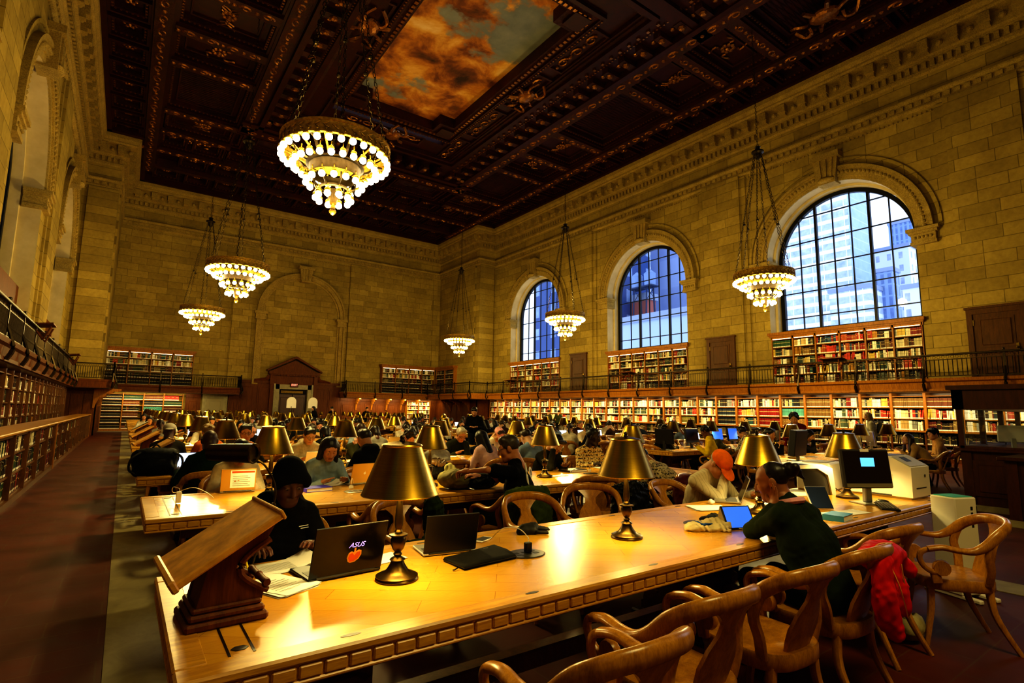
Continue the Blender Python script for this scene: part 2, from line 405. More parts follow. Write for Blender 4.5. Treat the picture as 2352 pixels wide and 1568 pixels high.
# cornice: profile carried round the room with mitred corners
PERIM = [(XR, YN), (XR, YP), (XR-PW, YP), (XR-PW, YF), (XL+PW, YF), (XL+PW, YP), (XL, YP), (XL, YN)]
def offset_perim(d):
    """the room outline moved d into the room"""
    return [(XR-d, YN), (XR-d, YP-d), (XR-PW-d, YP-d), (XR-PW-d, YF-d), (XL+PW+d, YF-d), (XL+PW+d, YP-d), (XL+d, YP-d), (XL+d, YN)]
def mould(m, prof):
    rows = [[(x, y, z) for x, y in offset_perim(d)] for d, z in prof]; k = len(PERIM)
    m.add([p for r in rows for p in r], [(i*k+j, i*k+j+1, (i+1)*k+j+1, (i+1)*k+j) for i in range(len(rows)-1) for j in range(k-1)])
def along(d, step):
    P = offset_perim(d)
    for (x0, y0), (x1, y1) in zip(P, P[1:]):
        L = math.hypot(x1-x0, y1-y0); n = max(1, round(L/step)); t = ((x1-x0)/L, (y1-y0)/L)
        for i in range(n):
            u = (i+.5)/n; yield x0+(x1-x0)*u, y0+(y1-y0)*u, t, L/n
def block(m, x, y, t, w, d, z0, z1):
    """block w wide along the wall, d deep into the room"""
    nx, ny = -t[1], t[0]; vs = []
    for z in (z0, z1):
        for a, b in ((-w/2, 0), (w/2, 0), (w/2, d), (-w/2, d)): vs.append((x+t[0]*a+nx*b, y+t[1]*a+ny*b, z))
    m.add(vs, [(0, 3, 2, 1), (4, 5, 6, 7), (0, 1, 5, 4), (1, 2, 6, 5), (2, 3, 7, 6), (3, 0, 4, 7)])
co = MB()
mould(co, [(0, 14.86), (.1, 14.92), (.1, 15.04), (.06, 15.06), (.06, 15.3), (.2, 15.34), (.2, 15.42), (.3, 15.46), (.3, 15.98), (.62, 16.02), (.68, 16.08), (.68, 16.16), (.78, 16.3), (.8, ZC+.05)])
for x, y, t, L in along(.06, .27):
    if y > 2: block(co, x, y, t, L*.55, .13, 15.06, 15.3)
for x, y, t, L in along(.3, .92):
    if y > 2:
        block(co, x, y, t, .34, .3, 15.62, 15.98); block(co, x, y, t, .28, .2, 15.48, 15.62)
        nx, ny = -t[1], t[0]; cx, cy = x+t[0]*L/2+nx*.02, y+t[1]*L/2+ny*.02
        co.sphere((cx, cy, 15.74), (.13, .13, .13), 7, 5)
tag(co.build('trim_cornice', MAT['carved']), kind='structure')
bn = MB()
mould(bn, [(0, 13.5), (.12, 13.56), (.12, 13.62), (.07, 13.64), (.07, 13.86), (.16, 13.9), (.2, 13.98), (.2, 14.04), (0, 14.1)])
for x, y, t, L in along(.07, .3):
    if y > 2: block(bn, x, y, t, L*.62, .07, 13.68, 13.84)
for x, y, t, L in along(.0, .16):
    if y > 4 and t[1] != 0 or y > 36: block(bn, x, y, t, L*.55, .04, 13.3, 13.37)
tag(bn.build('trim_string_course', MAT['carved']), kind='structure')
# floor
f = MB(); f.add([(XL-1, YN, 0), (XR+1, YN, 0), (XR+1, YF+3, 0), (XL-1, YF+3, 0)], [(0, 1, 2, 3)]); tag(f.build('floor', MAT['floor']), kind='structure')
for i, (x0, x1, y0, y1) in enumerate(((.035, .62, YN, 40.5), (6.64, 7.06, YN, 40.5), (9.3, 9.72, 4.2, 40.5), (-2.4, 5.2, 41.4, 42.4))):
    f = MB(); f.box((x0, y0, -.02), (x1, y1, .006)); tag(f.build(f'trim_floor_strip_{i+1}', MAT['marble']), kind='structure')

# ---------------------------------------------------------------- coffered ceiling
MX0, MX1, MY0, MY1, MZ = 7.75, 13.2, 13.9, 24.9, 17.25
pl, cv, gl = MB(), MB(), MB()          # plain wood, carved wood, gilt carving
cxa, cxb, cya, cyb = XL+.75, XR-.75, YN, YF-.75
def frame(m, x0, y0, x1, y1, w, z0, z1):
    m.box((x0, y0, z0), (x1, y0+w, z1)); m.box((x0, y1-w, z0), (x1, y1, z1)); m.box((x0, y0+w, z0), (x0+w, y1-w, z1)); m.box((x1-w, y0+w, z0), (x1, y1-w, z1))
def rosette(x, y, z, r, petals=6):
    gl.sphere((x, y, z), (r*.3, r*.3, r*.28), 7, 5)
    for i in range(petals):
        a = 2*PI*i/petals; gl.sphere((x+.55*r*math.cos(a), y+.55*r*math.sin(a), z+.02), (r*.26, r*.26, r*.16), 6, 4)
def beads(x0, y0, x1, y1, z, step=.17, r=.032):
    n = max(2, int(math.dist((x0, y0), (x1, y1))/step))
    for i in range(n):
        u = (i+.5)/n; gl.box((x0+(x1-x0)*u-r, y0+(y1-y0)*u-r, z-r), (x0+(x1-x0)*u+r, y0+(y1-y0)*u+r, z+r))
def scroll(x0, y0, x1, y1, z, r=.2, step=1.0):
    """running foliate scroll along a beam"""
    L = math.dist((x0, y0), (x1, y1)); n = max(1, round(L/step)); tx, ty = (x1-x0)/L, (y1-y0)/L
    for i in range(n):
        c = (i+.5)*L/n; s = 1 if i % 2 else -1; P = []
        for k in range(13):
            a = k/12*1.65*2*PI/1.4; rr = r*(1-.055*k); u = c+rr*1.5*math.cos(a)*s; v = rr*math.sin(a)
            P.append((x0+tx*u-ty*v, y0+ty*u+tx*v, z))
        gl.tube(P, [.05-.0024*k for k in range(13)], 4)
        u = c+L/n/2; gl.sphere((x0+tx*u, y0+ty*u, z), (.09, .09, .06), 6, 4)
def coffer(x0, y0, x1, y1, kind, zt=17.0, zb=16.62):
    """sunk panel with moulded edge, beads and carved field"""
    frame(pl, x0, y0, x1, y1, .1, zb, zt); frame(cv, x0+.1, y0+.1, x1-.1, y1-.1, .12, zb+.14, zt)
    w, h = x1-x0, y1-y0; cx, cy = (x0+x1)/2, (y0+y1)/2
    for a in ((x0+.16, y0+.16, x1-.16, y0+.16), (x0+.16, y1-.16, x1-.16, y1-.16), (x0+.16, y0+.16, x0+.16, y1-.16), (x1-.16, y0+.16, x1-.16, y1-.16)): beads(*a, zb+.13)
    if kind == 's': rosette(cx, cy, zt-.07, min(w, h)*.26)
    else:
        frame(cv, x0+.42, y0+.42, x1-.42, y1-.42, .07, zt-.1, zt)
        if kind == 'r':
            for i in range(5):
                for sx in (-1, 1):
                    u = (i-2)*h*.13; gl.tube([(cx+sx*(.12+.2*math.sin(k*.8+i))*min(1, w*.5), cy+u+.1*k-.25, zt-.06) for k in range(6)], .035, 4)
            rosette(cx, cy, zt-.08, .38, 8)
        elif kind == 'l':
            n = int(h/.22)
            for i in range(n):
                u = y0+.55+(h-1.1)*i/max(1, n-1); cv.rod((x0+.5, u, zt-.03), (x1-.5, u+.25 if u+.25 < y1-.45 else u, zt-.03), .014, 4); cv.rod((x1-.5, u, zt-.03), (x0+.5, u+.25 if u+.25 < y1-.45 else u, zt-.03), .014, 4)
        else:
            rosette(cx, cy, zt-.08, min(w, h)*.2, 8)
            for q in range(4):
                a = PI/4+q*PI/2; gl.tube([(cx+(.5+.1*k)*min(w, h)*.38*math.cos(a+.3*math.sin(k)), cy+(.5+.1*k)*min(w, h)*.38*math.sin(a+.3*math.sin(k)), zt-.06) for k in range(6)], .045, 4)
# backing above everything, open over the mural
bk = MB()
for a, b in (((cxa-.4, cya, 17.0), (MX0-1.1, cyb+.4, 17.6)), ((MX1+1.1, cya, 17.0), (cxb+.4, cyb+.4, 17.6)), ((MX0-1.1, cya, 17.0), (MX1+1.1, MY0-1.0, 17.6)), ((MX0-1.1, MY1+1.8, 17.0), (MX1+1.1, cyb+.4, 17.6))): bk.box(a, b)
ce = bk.build('ceiling', MAT['ceil_plain']); tag(ce, kind='structure')
# straight beams along the hall (mirrored pairs)
for s in (-1, 1):
    X = lambda d: XM+s*d
    def bx(d0, d1, y0, y1, z0, z1, m=pl): m.box((min(X(d0), X(d1)), y0, z0), (max(X(d0), X(d1)), y1, z1))
    E1 = cxb-XM
    bx(E1-.25, E1+.5, cya, cyb+.4, 16.5, 17)                    # wall border
    bx(E1-PW-.3, E1+.5, YP-1.1, cyb+.4, 16.5, 17); bx(0, E1, cyb-.25, cyb+.8, 16.5, 17)
    bx(E1-2.35, E1-1.75, cya, cyb-2.4, 16.42, 17, cv); bx(E1-2.45, E1-1.65, cya, cyb-2.4, 16.56, 17)
    scroll(X(E1-2.05), 3, X(E1-2.05), cyb-2.5, 16.42, .17, .95)
    bx(6.3, 6.9, cya, 30.9, 16.42, 17, cv); bx(6.2, 7.0, cya, 30.9, 16.56, 17); scroll(X(6.6), 3, X(6.6), 30.4, 16.42, .17, .95)
    bx(5.95, 6.2, cya, 30.2, 16.3, 17); bx(4.0, 5.95, cya, 30, 16.62, 17)
    for i in range(26):                                          # carved brackets
        y = 5+i*.95; bx(5.2, 5.95, y-.17, y+.17, 16.38, 16.65, cv); gl.sphere((X(5.5), y, 16.36), (.16, .15, .1), 6, 4); gl.sphere((X(5.55), y+.47, 16.6), (.11, .11, .05), 6, 4)
    beads(X(5.05), 4, X(5.05), 30, 16.6); beads(X(4.85), 4, X(4.85), 30, 16.6, .5, .06)
    # perimeter rosette coffers
    y = 2.0
    while y < 39: coffer(min(X(E1-1.65), X(E1-.25)), y, max(X(E1-1.65), X(E1-.25)), y+1.34, 's'); y += 1.62
    # big coffers
    y = 3.4; k = 0
    for h, kind in ((2.0, 'r'), (4.2, 'l'), (2.0, 'q'), (2.3, 'r'), (4.6, 'l'), (2.3, 'r'), (2.0, 'q'), (4.2, 'l'), (2.0, 'r'), (2.2, 'q')):
        coffer(min(X(7.0), X(E1-2.45)), y, max(X(7.0), X(E1-2.45)), y+h, kind)
        bx(7.0, E1-2.45, y+h, y+h+.55, 16.5, 17, cv); scroll(X(7.1), y+h+.27, X(E1-2.55), y+h+.27, 16.5, .15, .8)
        y += h+.55
    # cross-beam zone at the end of the hall
    bx(.0, E1-.25, 36.1, 36.6, 16.46, 17, cv); scroll(X(.2), 36.35, X(E1-.4), 36.35, 16.46, .15, .9)
    for j in range(5): coffer(min(X(.3+j*1.85), X(.3+j*1.85+1.6)), 36.8, max(X(.3+j*1.85), X(.3+j*1.85+1.6)), 38.6, 's')
    bx(0, E1-.25, 38.8, 39.2, 16.46, 17, cv)
    for j in range(6): coffer(min(X(.3+j*1.75), X(.3+j*1.75+1.5)), 39.5, max(X(.3+j*1.75), X(.3+j*1.75+1.5)), 41.3, 's')
    for d0, d1, kind in ((.2, 2.2, 'q'), (2.5, 6.2, 'l'), (6.5, E1-2.5, 'r')): coffer(min(X(d0), X(d1)), 31.6, max(X(d0), X(d1)), 33.6, kind)
    for j in range(6): coffer(min(X(.3+j*1.75), X(.3+j*1.75+1.5)), 34.1, max(X(.3+j*1.75), X(.3+j*1.75+1.5)), 35.7, 's')
    for j in range(7): y = 29.2; cv.box((X(.45+j*.9)-.17, 28.6, 16.38), (X(.45+j*.9)+.17, 29.4, 16.66)); gl.sphere((X(.45+j*.9), 28.9, 16.36), (.15, .16, .1), 6, 4)
for y0, y1, z in ((30.3, 31.1, 16.42), (29.5, 29.8, 16.3), (11.2, 11.8, 16.42)): pl.box((XM-7, y0, z), (XM+7, y1, 17))
scroll(XM-6.8, 30.7, XM+6.8, 30.7, 16.42, .17, .95)
# mural frame: stepped border, roundel-and-panel band, notched corners
fx0, fx1, fy0, fy1 = MX0-2.05, MX1+2.05, MY0-2.0, MY1+2.9
frame(pl, fx0, fy0, fx1, fy1, .22, 16.4, 17.1); frame(cv, fx0+.22, fy0+.22, fx1-.22, fy1-.22, .18, 16.55, 17.1)
frame(cv, MX0-.45, MY0-.45, MX1+.45, MY1+.45, .45, 16.72, 17.3); frame(pl, MX0-.62, MY0-.62, MX1+.62, MY1+.62, .17, 16.62, 17.3)
frame(pl, fx0+.4, fy0+.4, fx1-.4, fy1-.4, 1.2, 16.78, 17.2)
for cx in (MX0, MX1):
    for cy in (MY0, MY1):
        sx = 1 if cx == MX0 else -1; sy = 1 if cy == MY0 else -1
        cv.box((cx, cy, 16.72), (cx+sx*.85, cy+sy*.85, 17.3)); pl.box((cx-sx*.2, cy-sy*.2, 16.6), (cx+sx*.6, cy+sy*.6, 16.74))
for a in ((MX0-.2, MY0-.2, MX1+.2, MY0-.2), (MX0-.2, MY1+.2, MX1+.2, MY1+.2), (MX0-.2, MY0, MX0-.2, MY1), (MX1+.2, MY0, MX1+.2, MY1)): beads(*a, 16.7, .24, .07); 
for a in ((MX0-.55, MY0-.5, MX0-.55, MY1+.5), (MX1+.55, MY0-.5, MX1+.55, MY1+.5), (MX0-.5, MY1+.55, MX1+.5, MY1+.55)): beads(*a, 16.6)
for X in (MX0-1.12, MX1+1.12):
    y = MY0
    while y < MY1:
        frame(cv, X-.42, y+.1, X+.42, y+3.1, .1, 16.68, 16.8); scroll(X, y+.3, X, y+2.9, 16.74, .22, .8); y += 3.6
for y in (MY1+1.5,):
    for x in (MX0+.3, MX0+2.9): frame(cv, x-.2, y-.5, x+1.8, y+.5, .1, 16.68, 16.8); scroll(x, y, x+1.6, y, 16.74, .22, .8)
# scrolled cartouches flanking the mural
for X, Y in ((MX1+1.2, 19.2), (MX0-1.2, 19.2), (XM, MY1+1.6), (20.2, 8.2)):
    gl.sphere((X, Y, 16.6), (.42, .55, .2), 12, 8)
    for sx in (-1, 1):
        for sy in (-1, 1):
            gl.tube([(X+sx*(.45+.28*math.sin(k*.75))*1.0, Y+sy*(.3+.12*k-.03*k*k), 16.55) for k in range(8)], [.1-.009*k for k in range(8)], 6)
        gl.tube(bez([(X+sx*.15, Y-1.15, 16.62), (X+sx*.42, Y-.9, 16.4), (X+sx*.3, Y-.62, 16.35), (X+sx*.12, Y-.6, 16.5)], 4), [.07]*13, 5)
        gl.tube(bez([(X+sx*.15, Y+1.15, 16.62), (X+sx*.42, Y+.9, 16.4), (X+sx*.3, Y+.62, 16.35), (X+sx*.12, Y+.6, 16.5)], 4), [.07]*13, 5)
for nm, m, mt in (('beam', pl, 'ceil_plain'), ('carved_coffer', cv, 'ceil_carved'), ('gilt_ornament', gl, 'ceil_gilt')):
    m.build(nm, MAT[mt], ce)
mu = MB(); mu.add([(MX0-.5, MY0-.5, MZ), (MX1+.5, MY0-.5, MZ), (MX1+.5, MY1+.5, MZ), (MX0-.5, MY1+.5, MZ)], [(0, 1, 2, 3)])
tag(mu.build('ceiling_mural', MAT['mural']), 'painted ceiling panel of orange clouds in a grey sky', 'mural')

# ---------------------------------------------------------------- windows, gallery, doors
def glass_mat():
    t = NT('window_glass'); t.n.remove(t.b); tr = t.add('ShaderNodeBsdfTransparent'); tr.inputs[0].default_value = (.93, .96, 1, 1); gl = t.add('ShaderNodeBsdfGlossy', Roughness=.02)
    mx = t.add('ShaderNodeMixShader', Fac=.05); t.link(tr.outputs[0], mx.inputs[1]); t.link(gl.outputs[0], mx.inputs[2]); t.link(mx.outputs[0], t.out.inputs[0]); return t.m
MAT['glass'] = glass_mat()
wn = 0
for M, ys in ((MR, WINY), (ML, [-.37]+WINY)):
    for c in ys:
        wn += 1; r = WR*.965; G = .95
        w = MB(); w.M = M; path = [(G, c+r-.1, 5.42), (G, c+r-.1, WS)]+[(G, c+(r-.1)*math.cos(PI*i/40), WS+(r-.1)*math.sin(PI*i/40)) for i in range(1, 40)]+[(G, c-r+.1, WS), (G, c-r+.1, 5.42)]
        w.sweep(path, rrect(.18, .2, .05, 1), up=(1, 0, 0))
        w.box((G-.1, c-r, 5.4), (G+.1, c+r, 5.56))
        for y, t in ((-1.85, .045), (-1.1, .1), (-.37, .045), (.37, .045), (1.1, .1), (1.85, .045)):
            w.box((G-t*.7, c+y-t/2, 5.42), (G+t*.7, c+y+t/2, WS+math.sqrt(max(.1, (r-.1)**2-y*y))))
        for k in range(5):
            z = 6.1+1.175*k; e = r-.1 if z < WS else math.sqrt(max(.05, (r-.1)**2-(z-WS)**2)); w.box((G-.03, c-e, z-.022), (G+.03, c+e, z+.022))
        o = tag(w.build(f'window_{wn}', MAT['window_iron']), kind='structure')
        p = MB(); p.M = M; pts = [(c+(r-.1)*math.cos(PI*i/32), WS+(r-.1)*math.sin(PI*i/32)) for i in range(33)]+[(c-r+.1, 5.45), (c+r-.1, 5.45)]
        p.add([(G+.01, a, b) for a, b in pts], [tuple(range(len(pts)))]); p.build('glass_pane', MAT['glass'], o)
# doors on the gallery of the right wall
def panel_door(m, x, y0, y1, z0, z1, n=2):
    m.box((x-.03, y0, z0), (x+.05, y1, z1)); w = y1-y0; h = z1-z0
    for i in range(n):
        a, b = (z0+.12, z0+h*.42) if i == 0 else (z0+h*.48, z1-.14)
        m.box((x-.045, y0+.14, a), (x-.02, y1-.14, b)); m.box((x-.065, y0+.22, a+.08), (x-.04, y1-.22, b-.08), bev=.02)
for i, c in enumerate((5.03, 15.55, 26.0)):
    f = MB(); x = XR-.2; w = .62
    for a, b in ((-w-.16, -w), (w, w+.16)): f.box((x-.07, c+a, 2.92), (x+.1, c+b, 5.2))
    f.box((x-.07, c-w-.16, 5.2), (x+.1, c+w+.16, 5.38)); f.box((x-.12, c-w-.2, 5.38), (x+.1, c+w+.2, 5.46))
    o = tag(f.build(f'door_{i+1}', MAT['door_wood']), kind='structure')
    d = MB(); panel_door(d, x, c-w, c+w, 2.9, 5.2); d.build('door_leaf', MAT['door_wood'], o)
    h = MB(); h.sphere((x-.1, c-w+.12, 3.95), .045, 8, 6); h.box((x-.06, c-w+.08, 3.82), (x-.03, c-w+.16, 4.1)); h.build('door_handle', MAT['gold_bronze'], o)
    h = MB()
    for z in (3.2, 4.9): h.box((x-.06, c+w-.04, z-.1), (x-.02, c+w+.02, z+.1))
    h.build('hinge', MAT['gold_bronze'], o)
# gallery: deck, fascia and railing. Path of the fascia in plan
GZ0, GZ1 = 2.48, 2.92; RX, LX, FY, PY = XR-1.62, XL+.68, YF-1.4, YP-1.5
GP = {'right': [(RX, YN+3), (RX, PY), (RX-PW, PY), (RX-PW, FY), (14.0, FY), (14.0, YF)],
      'left': [(6.55, YF), (6.55, FY), (LX+PW, FY), (LX+PW, PY), (LX, PY), (LX, YN+3)]}
def gallery(side, path, deck_boxes):
    g = empty('gallery_balcony', (path[0][0], path[0][1], GZ0), 0, f'wooden gallery balcony running along the {side} side of the hall' if side == 'right' else 'wooden gallery balcony above the shelves opposite the tall windows', 'balcony')
    inv = Matrix.Translation((-path[0][0], -path[0][1], -GZ0))
    d = MB(); d.M = inv
    for a, b in deck_boxes: d.box((*a, GZ1-.12), (*b, GZ1))
    d.build('deck', MAT['dark_wood'], g)
    f = MB(); f.M = inv
    prof = [(0, 0), (.04, 0), (.04, .08), (0, .1), (.03, .3), (.1, .34), (.12, .44), (-.12, .44), (-.12, 0)]
    f.sweep([(x, y, GZ0) for x, y in path], [(-p, q) for p, q in prof] if side == 'x' else [(-p[0] if side == 'right' else -p[0], p[1]) for p in prof])
    f.build('fascia', MAT['case_wood'] if side == 'right' else MAT['panel_wood'], g)  # left side in darker wood: vignette falloff put into its colour
    s = MB(); s.M = inv
    for a, b in deck_boxes: s.box((a[0]+.02, a[1]+.02, GZ0-.02), (b[0]-.02, b[1]-.02, GZ0+.06))
    s.build('soffit', MAT['dark_wood'], g)
    r = empty('gallery_railing', (path[0][0], path[0][1], GZ1), 0, 'bronze baluster railing on the gallery below the tall windows' if side == 'right' else 'bronze baluster railing on the gallery opposite the tall windows', 'railing')
    inv2 = Matrix.Translation((-path[0][0], -path[0][1], -GZ1))
    h = MB(); h.M = inv2; P3 = lambda z: [(x, y, GZ1+z) for x, y in path]
    h.sweep(P3(.8), rrect(.1, .065, .3, 2)); h.build('handrail', MAT['bronze'], r)
    l = MB(); l.M = inv2; l.sweep(P3(.64), rrect(.03, .02, .1, 1)); l.sweep(P3(.07), rrect(.05, .03, .1, 1)); l.build('lower_rail', MAT['bronze'], r)
    b = MB(); b.M = inv2; np_ = 0
    for (x0, y0), (x1, y1) in zip(path, path[1:]):
        L = math.hypot(x1-x0, y1-y0); n = max(1, round(L/2.11)); m = n*17; tx, ty = (x1-x0)/L, (y1-y0)/L
        for i in range(m):
            u = (i+.5)/m; x, y = x0+(x1-x0)*u, y0+(y1-y0)*u
            if y < 1.5: continue
            b.rod((x, y, GZ1+.08), (x, y, GZ1+.64), .013, 4); b.sphere((x, y, GZ1+.3), (.018, .018, .05), 4, 4)
            b.tube([(x+tx*.045*math.cos(t), y+ty*.045*math.cos(t), GZ1+.715+.05*math.sin(t)) for t in (0, 1.05, 2.09, 3.14, 4.19, 5.24)], .007, 3, closed=True)
        for i in range(n+1):
            u = i/n; x, y = x0+(x1-x0)*u, y0+(y1-y0)*u
            if y < 1.5: continue
            q = MB(); nx, ny = (ty, -tx) if False else (-ty, tx)
            sgn = 1
            q.box((-.028, -.028, -.1), (.028, .028, .86)); q.sphere((0, 0, .88), .045, 6, 5)
            q.tube(bez([(0, 0, .35), (nx*.1, ny*.1, .05), (nx*.15, ny*.15, -.2), (nx*.06, ny*.06, -.42)], 3), [.03, .032, .034, .036, .04, .045, .05, .05, .05, .05], 5)
            o = q.build('post', MAT['bronze'], r); o.location = (x-path[0][0], y-path[0][1], 0); np_ += 1
    o = b.build('balusters', MAT['bronze'], r); o['kind'] = 'stuff'
    return g
gallery('right', GP['right'], [((RX, YN+3), (XR, YP)), ((RX-PW, PY), (RX, YP)), ((RX-PW, YP), (XR-PW, YF)), ((14.0, FY), (RX-PW, YF))])
gallery('left', GP['left'], [((XL, YN+3), (LX, YP)), ((LX, PY), (LX+PW, YP)), ((XL+PW, YP), (LX+PW, YF)), ((LX+PW, FY), (6.55, YF))])
# shelf desks hung on the gallery rail
def rail_desk(x, y, rz, label):
    g = empty('rail_shelf', (x, y, GZ1+.86), rz, label, 'shelf')
    a = MB(); a.box((-.42, -.26, 0), (.42, .26, .05), T(rx=.12), bev=.01); a.build('top', MAT['panel_wood'], g)
    for s in (-1, 1):
        b = MB(); b.M = T((s*.3, 0, 0)); b.rod((0, -.2, -.02), (0, .05, -.42), .022, 5); b.rod((0, .2, -.02), (0, .05, -.42), .022, 5); b.rod((0, -.1, -.22), (0, .16, -.22), .015, 5); b.build('bracket', MAT['panel_wood'], g)
for i, y in enumerate((9.7, 20.4, 31.6)): rail_desk(RX-.12, y, PI/2, ('wooden reading shelf on the gallery rail, nearest of the three by the windows', 'wooden reading shelf on the gallery rail before the middle window', 'wooden reading shelf on the gallery rail by the far window')[i])
for i, y in enumerate((20.0, 31.0)): rail_desk(LX+.12, y, -PI/2, ('wooden reading shelf on the left gallery rail, nearer of two', 'wooden reading shelf on the left gallery rail, farther of two')[i])
# panelling, doorway and marble door of the end wall
def wain():
    w = MB()
    def pan(x0, x1, z0, z1, y):
        w.box((x0, y, z0), (x1, YF, z1)); n = max(1, round((x1-x0)/.95)); s = (x1-x0)/n
        for i in range(n):
            a = x0+i*s+.12; b = x0+(i+1)*s-.12
            w.box((a, y-.03, z0+.35), (b, y, z1-.4)); w.box((a+.09, y-.05, z0+.45), (b-.09, y-.02, z1-.5), bev=.02)
        w.box((x0, y-.08, z1-.2), (x1, YF, z1)); w.box((x0, y-.05, z0), (x1, YF, z0+.2))
    pan(6.6, 8.9, 0, 3.6, YF-.15); pan(11.8, 14.0, 0, 3.6, YF-.15)
    pan(14.0, XR-PW, 0, 2.45, YF-.12); pan(3.4, 4.3, 0, 2.45, YF-.12); pan(6.0, 6.6, 0, 2.45, YF-.12)
    tag(w.build('trim_wainscot_far', MAT['panel_wood'], smooth=False), kind='structure')
    for M, nm in ((MR, 'right'), (ML, 'left')):
        p = MB(); p.M = M; p.box((-PW-.06, YP-.08, 0), (0, YP, GZ0)); p.box((-PW-.06, YP-.08, 0), (-PW, YF, GZ0))
        for a in (-1.5, -.95, -.4): p.box((a, YP-.11, .3), (a+.4, YP-.07, 2.2), bev=.015)
        for k in range(7): p.box((-PW-.09, YP+.25+k*.95, .3), (-PW-.05, YP+.95+k*.95, 2.2), bev=.015)
        tag(p.build(f'trim_pier_panelling_{nm}', MAT['panel_wood']), kind='structure')
    # scrolled brackets under the gallery at the end wall and the piers
    b = MB(); pr = [(0, 0), (.95, 0), (.95, -.1), (.8, -.16), (.7, -.12), (.6, -.26), (.46, -.24), (.36, -.42), (.22, -.42), (.14, -.62), (.06, -.95), (0, -.95)]
    for x in (15.3, 16.6, 17.9, 19.2, 20.5): b.prism([(YF-.15-p, GZ0+q) for p, q in pr], x-.06, x+.06, 'x')
    for y in (37.3, 38.8, 40.3): 
        b.prism([(XR-PW-.08-p, GZ0+q) for p, q in pr], y-.06, y+.06, 'y'); b.prism([(XL+PW+.08+p*.7, GZ0+q) for p, q in pr], y-.06, y+.06, 'y')
    b.prism([(XL+PW-.1+p*1.25, GZ0+q*1.1) for p, q in pr], YP-.2, YP-.06, 'y')
    tag(b.build('trim_gallery_brackets', MAT['case_wood']), kind='structure')
wain()
def doorway():
    c = 10.36; y = YF-.2
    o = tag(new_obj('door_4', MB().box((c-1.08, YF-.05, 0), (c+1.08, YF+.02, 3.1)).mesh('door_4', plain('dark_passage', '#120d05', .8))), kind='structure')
    m = MB()
    for a, b in ((-1.42, -1.02), (1.02, 1.42)): m.box((c+a, y-.18, 0), (c+b, YF, 3.35))
    m.box((c-1.42, y-.18, 3.0), (c+1.42, YF, 3.35))
    for a, b in ((-1.42, -1.3), (1.3, 1.42)): m.box((c+a, y-.22, 0), (c+b, YF, 3.39))
    m.build('marble_architrave', MAT['marble'], o)
    w = MB()
    for s in (-1, 1): w.box((c+s*1.42, y-.16, 0), (c+s*1.68, YF, 4.1)); w.box((c+s*1.44, y-.24, 3.35), (c+s*1.72, YF, 4.0))
    w.box((c-1.44, y-.12, 3.35), (c+1.44, YF, 4.1)); w.box((c-1.85, y-.4, 4.1), (c+1.85, YF, 4.32)); w.box((c-1.75, y-.3, 4.0), (c+1.75, YF, 4.1))
    w.prism([(c-1.7, 4.32), (c+1.7, 4.32), (c, 5.2)], y-.18, YF, 'y')
    for s in (-1, 1): w.prism([(c+s*1.98, 4.3), (c+s*1.98, 4.42), (c, 5.5), (c, 5.32)], y-.45, YF, 'y')
    for i in range(16): w.box((c-1.7+i*.22, y-.34, 4.0), (c-1.6+i*.22, YF, 4.1))
    for s in (-1, 1): w.tube(bez([(c+s*1.75, y-.05, 4.0), (c+s*1.9, y-.05, 3.75), (c+s*2.3, y-.05, 3.68), (c+s*2.75, y-.05, 3.62)], 4), [.16]*5+[.12]*4+[.08]*4, 6)
    w.build('pediment_surround', MAT['panel_wood'], o)
    k = MB(); k.box((c-.28, y-.3, 3.16), (c+.28, y-.18, 3.5), bev=.02); k.build('exit_sign', plain('exit_sign_face', '#4a1208', .5), o)
    l = MB()
    E_ = {'E': [(0,0,.02,.14),(0,.12,.07,.14),(0,.06,.06,.08),(0,0,.07,.02)], 'X': 'X', 'I': [(.02,0,.05,.14)], 'T': [(0,.12,.08,.14),(.03,0,.05,.14)]}
    for i, ch in enumerate('EXIT'):
        ox = c-.2+i*.11
        if ch == 'X':
            for s in (0, 1): l.prism([(ox+(.07 if s else 0), 3.26), (ox+(.09 if s else .02), 3.26), (ox+(.02 if s else .09), 3.4), (ox+(0 if s else .07), 3.4)], y-.315, y-.3, 'y')
        else:
            for a, b, e, d in E_[ch]: l.box((ox+a, y-.315, 3.26+b), (ox+e, y-.3, 3.26+d))
    l.build('exit_lettering', emit('exit_letters', '#ff8a70', 2.2), o)
    n = MB(); n.box((c-.85, YF-.1, 2.72), (c+.75, YF-.06, 2.9)); n.build('name_plate', MAT['gold_bronze'], o)
    # doors standing in the passage
    for s in (-1, 1): 
        d = MB(); d.box((c+s*.04, YF-.09, 0), (c+s*.98, YF-.05, 2.62)); d.box((c+s*.16, YF-.12, .3), (c+s*.86, YF-.08, 2.4), bev=.02); d.build('door_leaf', MAT['dark_wood'], o)
    # marble door to the left
    o = tag(new_obj('door_5', MB().box((4.4, YF-.22, 0), (5.95, YF, 2.46)).mesh('door_5', MAT['marble'])), kind='structure')
    p = MB(); p.box((4.66, YF-.26, 0), (5.69, YF-.2, 2.2)); p.box((4.82, YF-.28, .25), (5.53, YF-.24, 2.0), bev=.02); p.build('door_leaf', plain('stone_door_panel', '#8f8460', .6), o)
doorway()

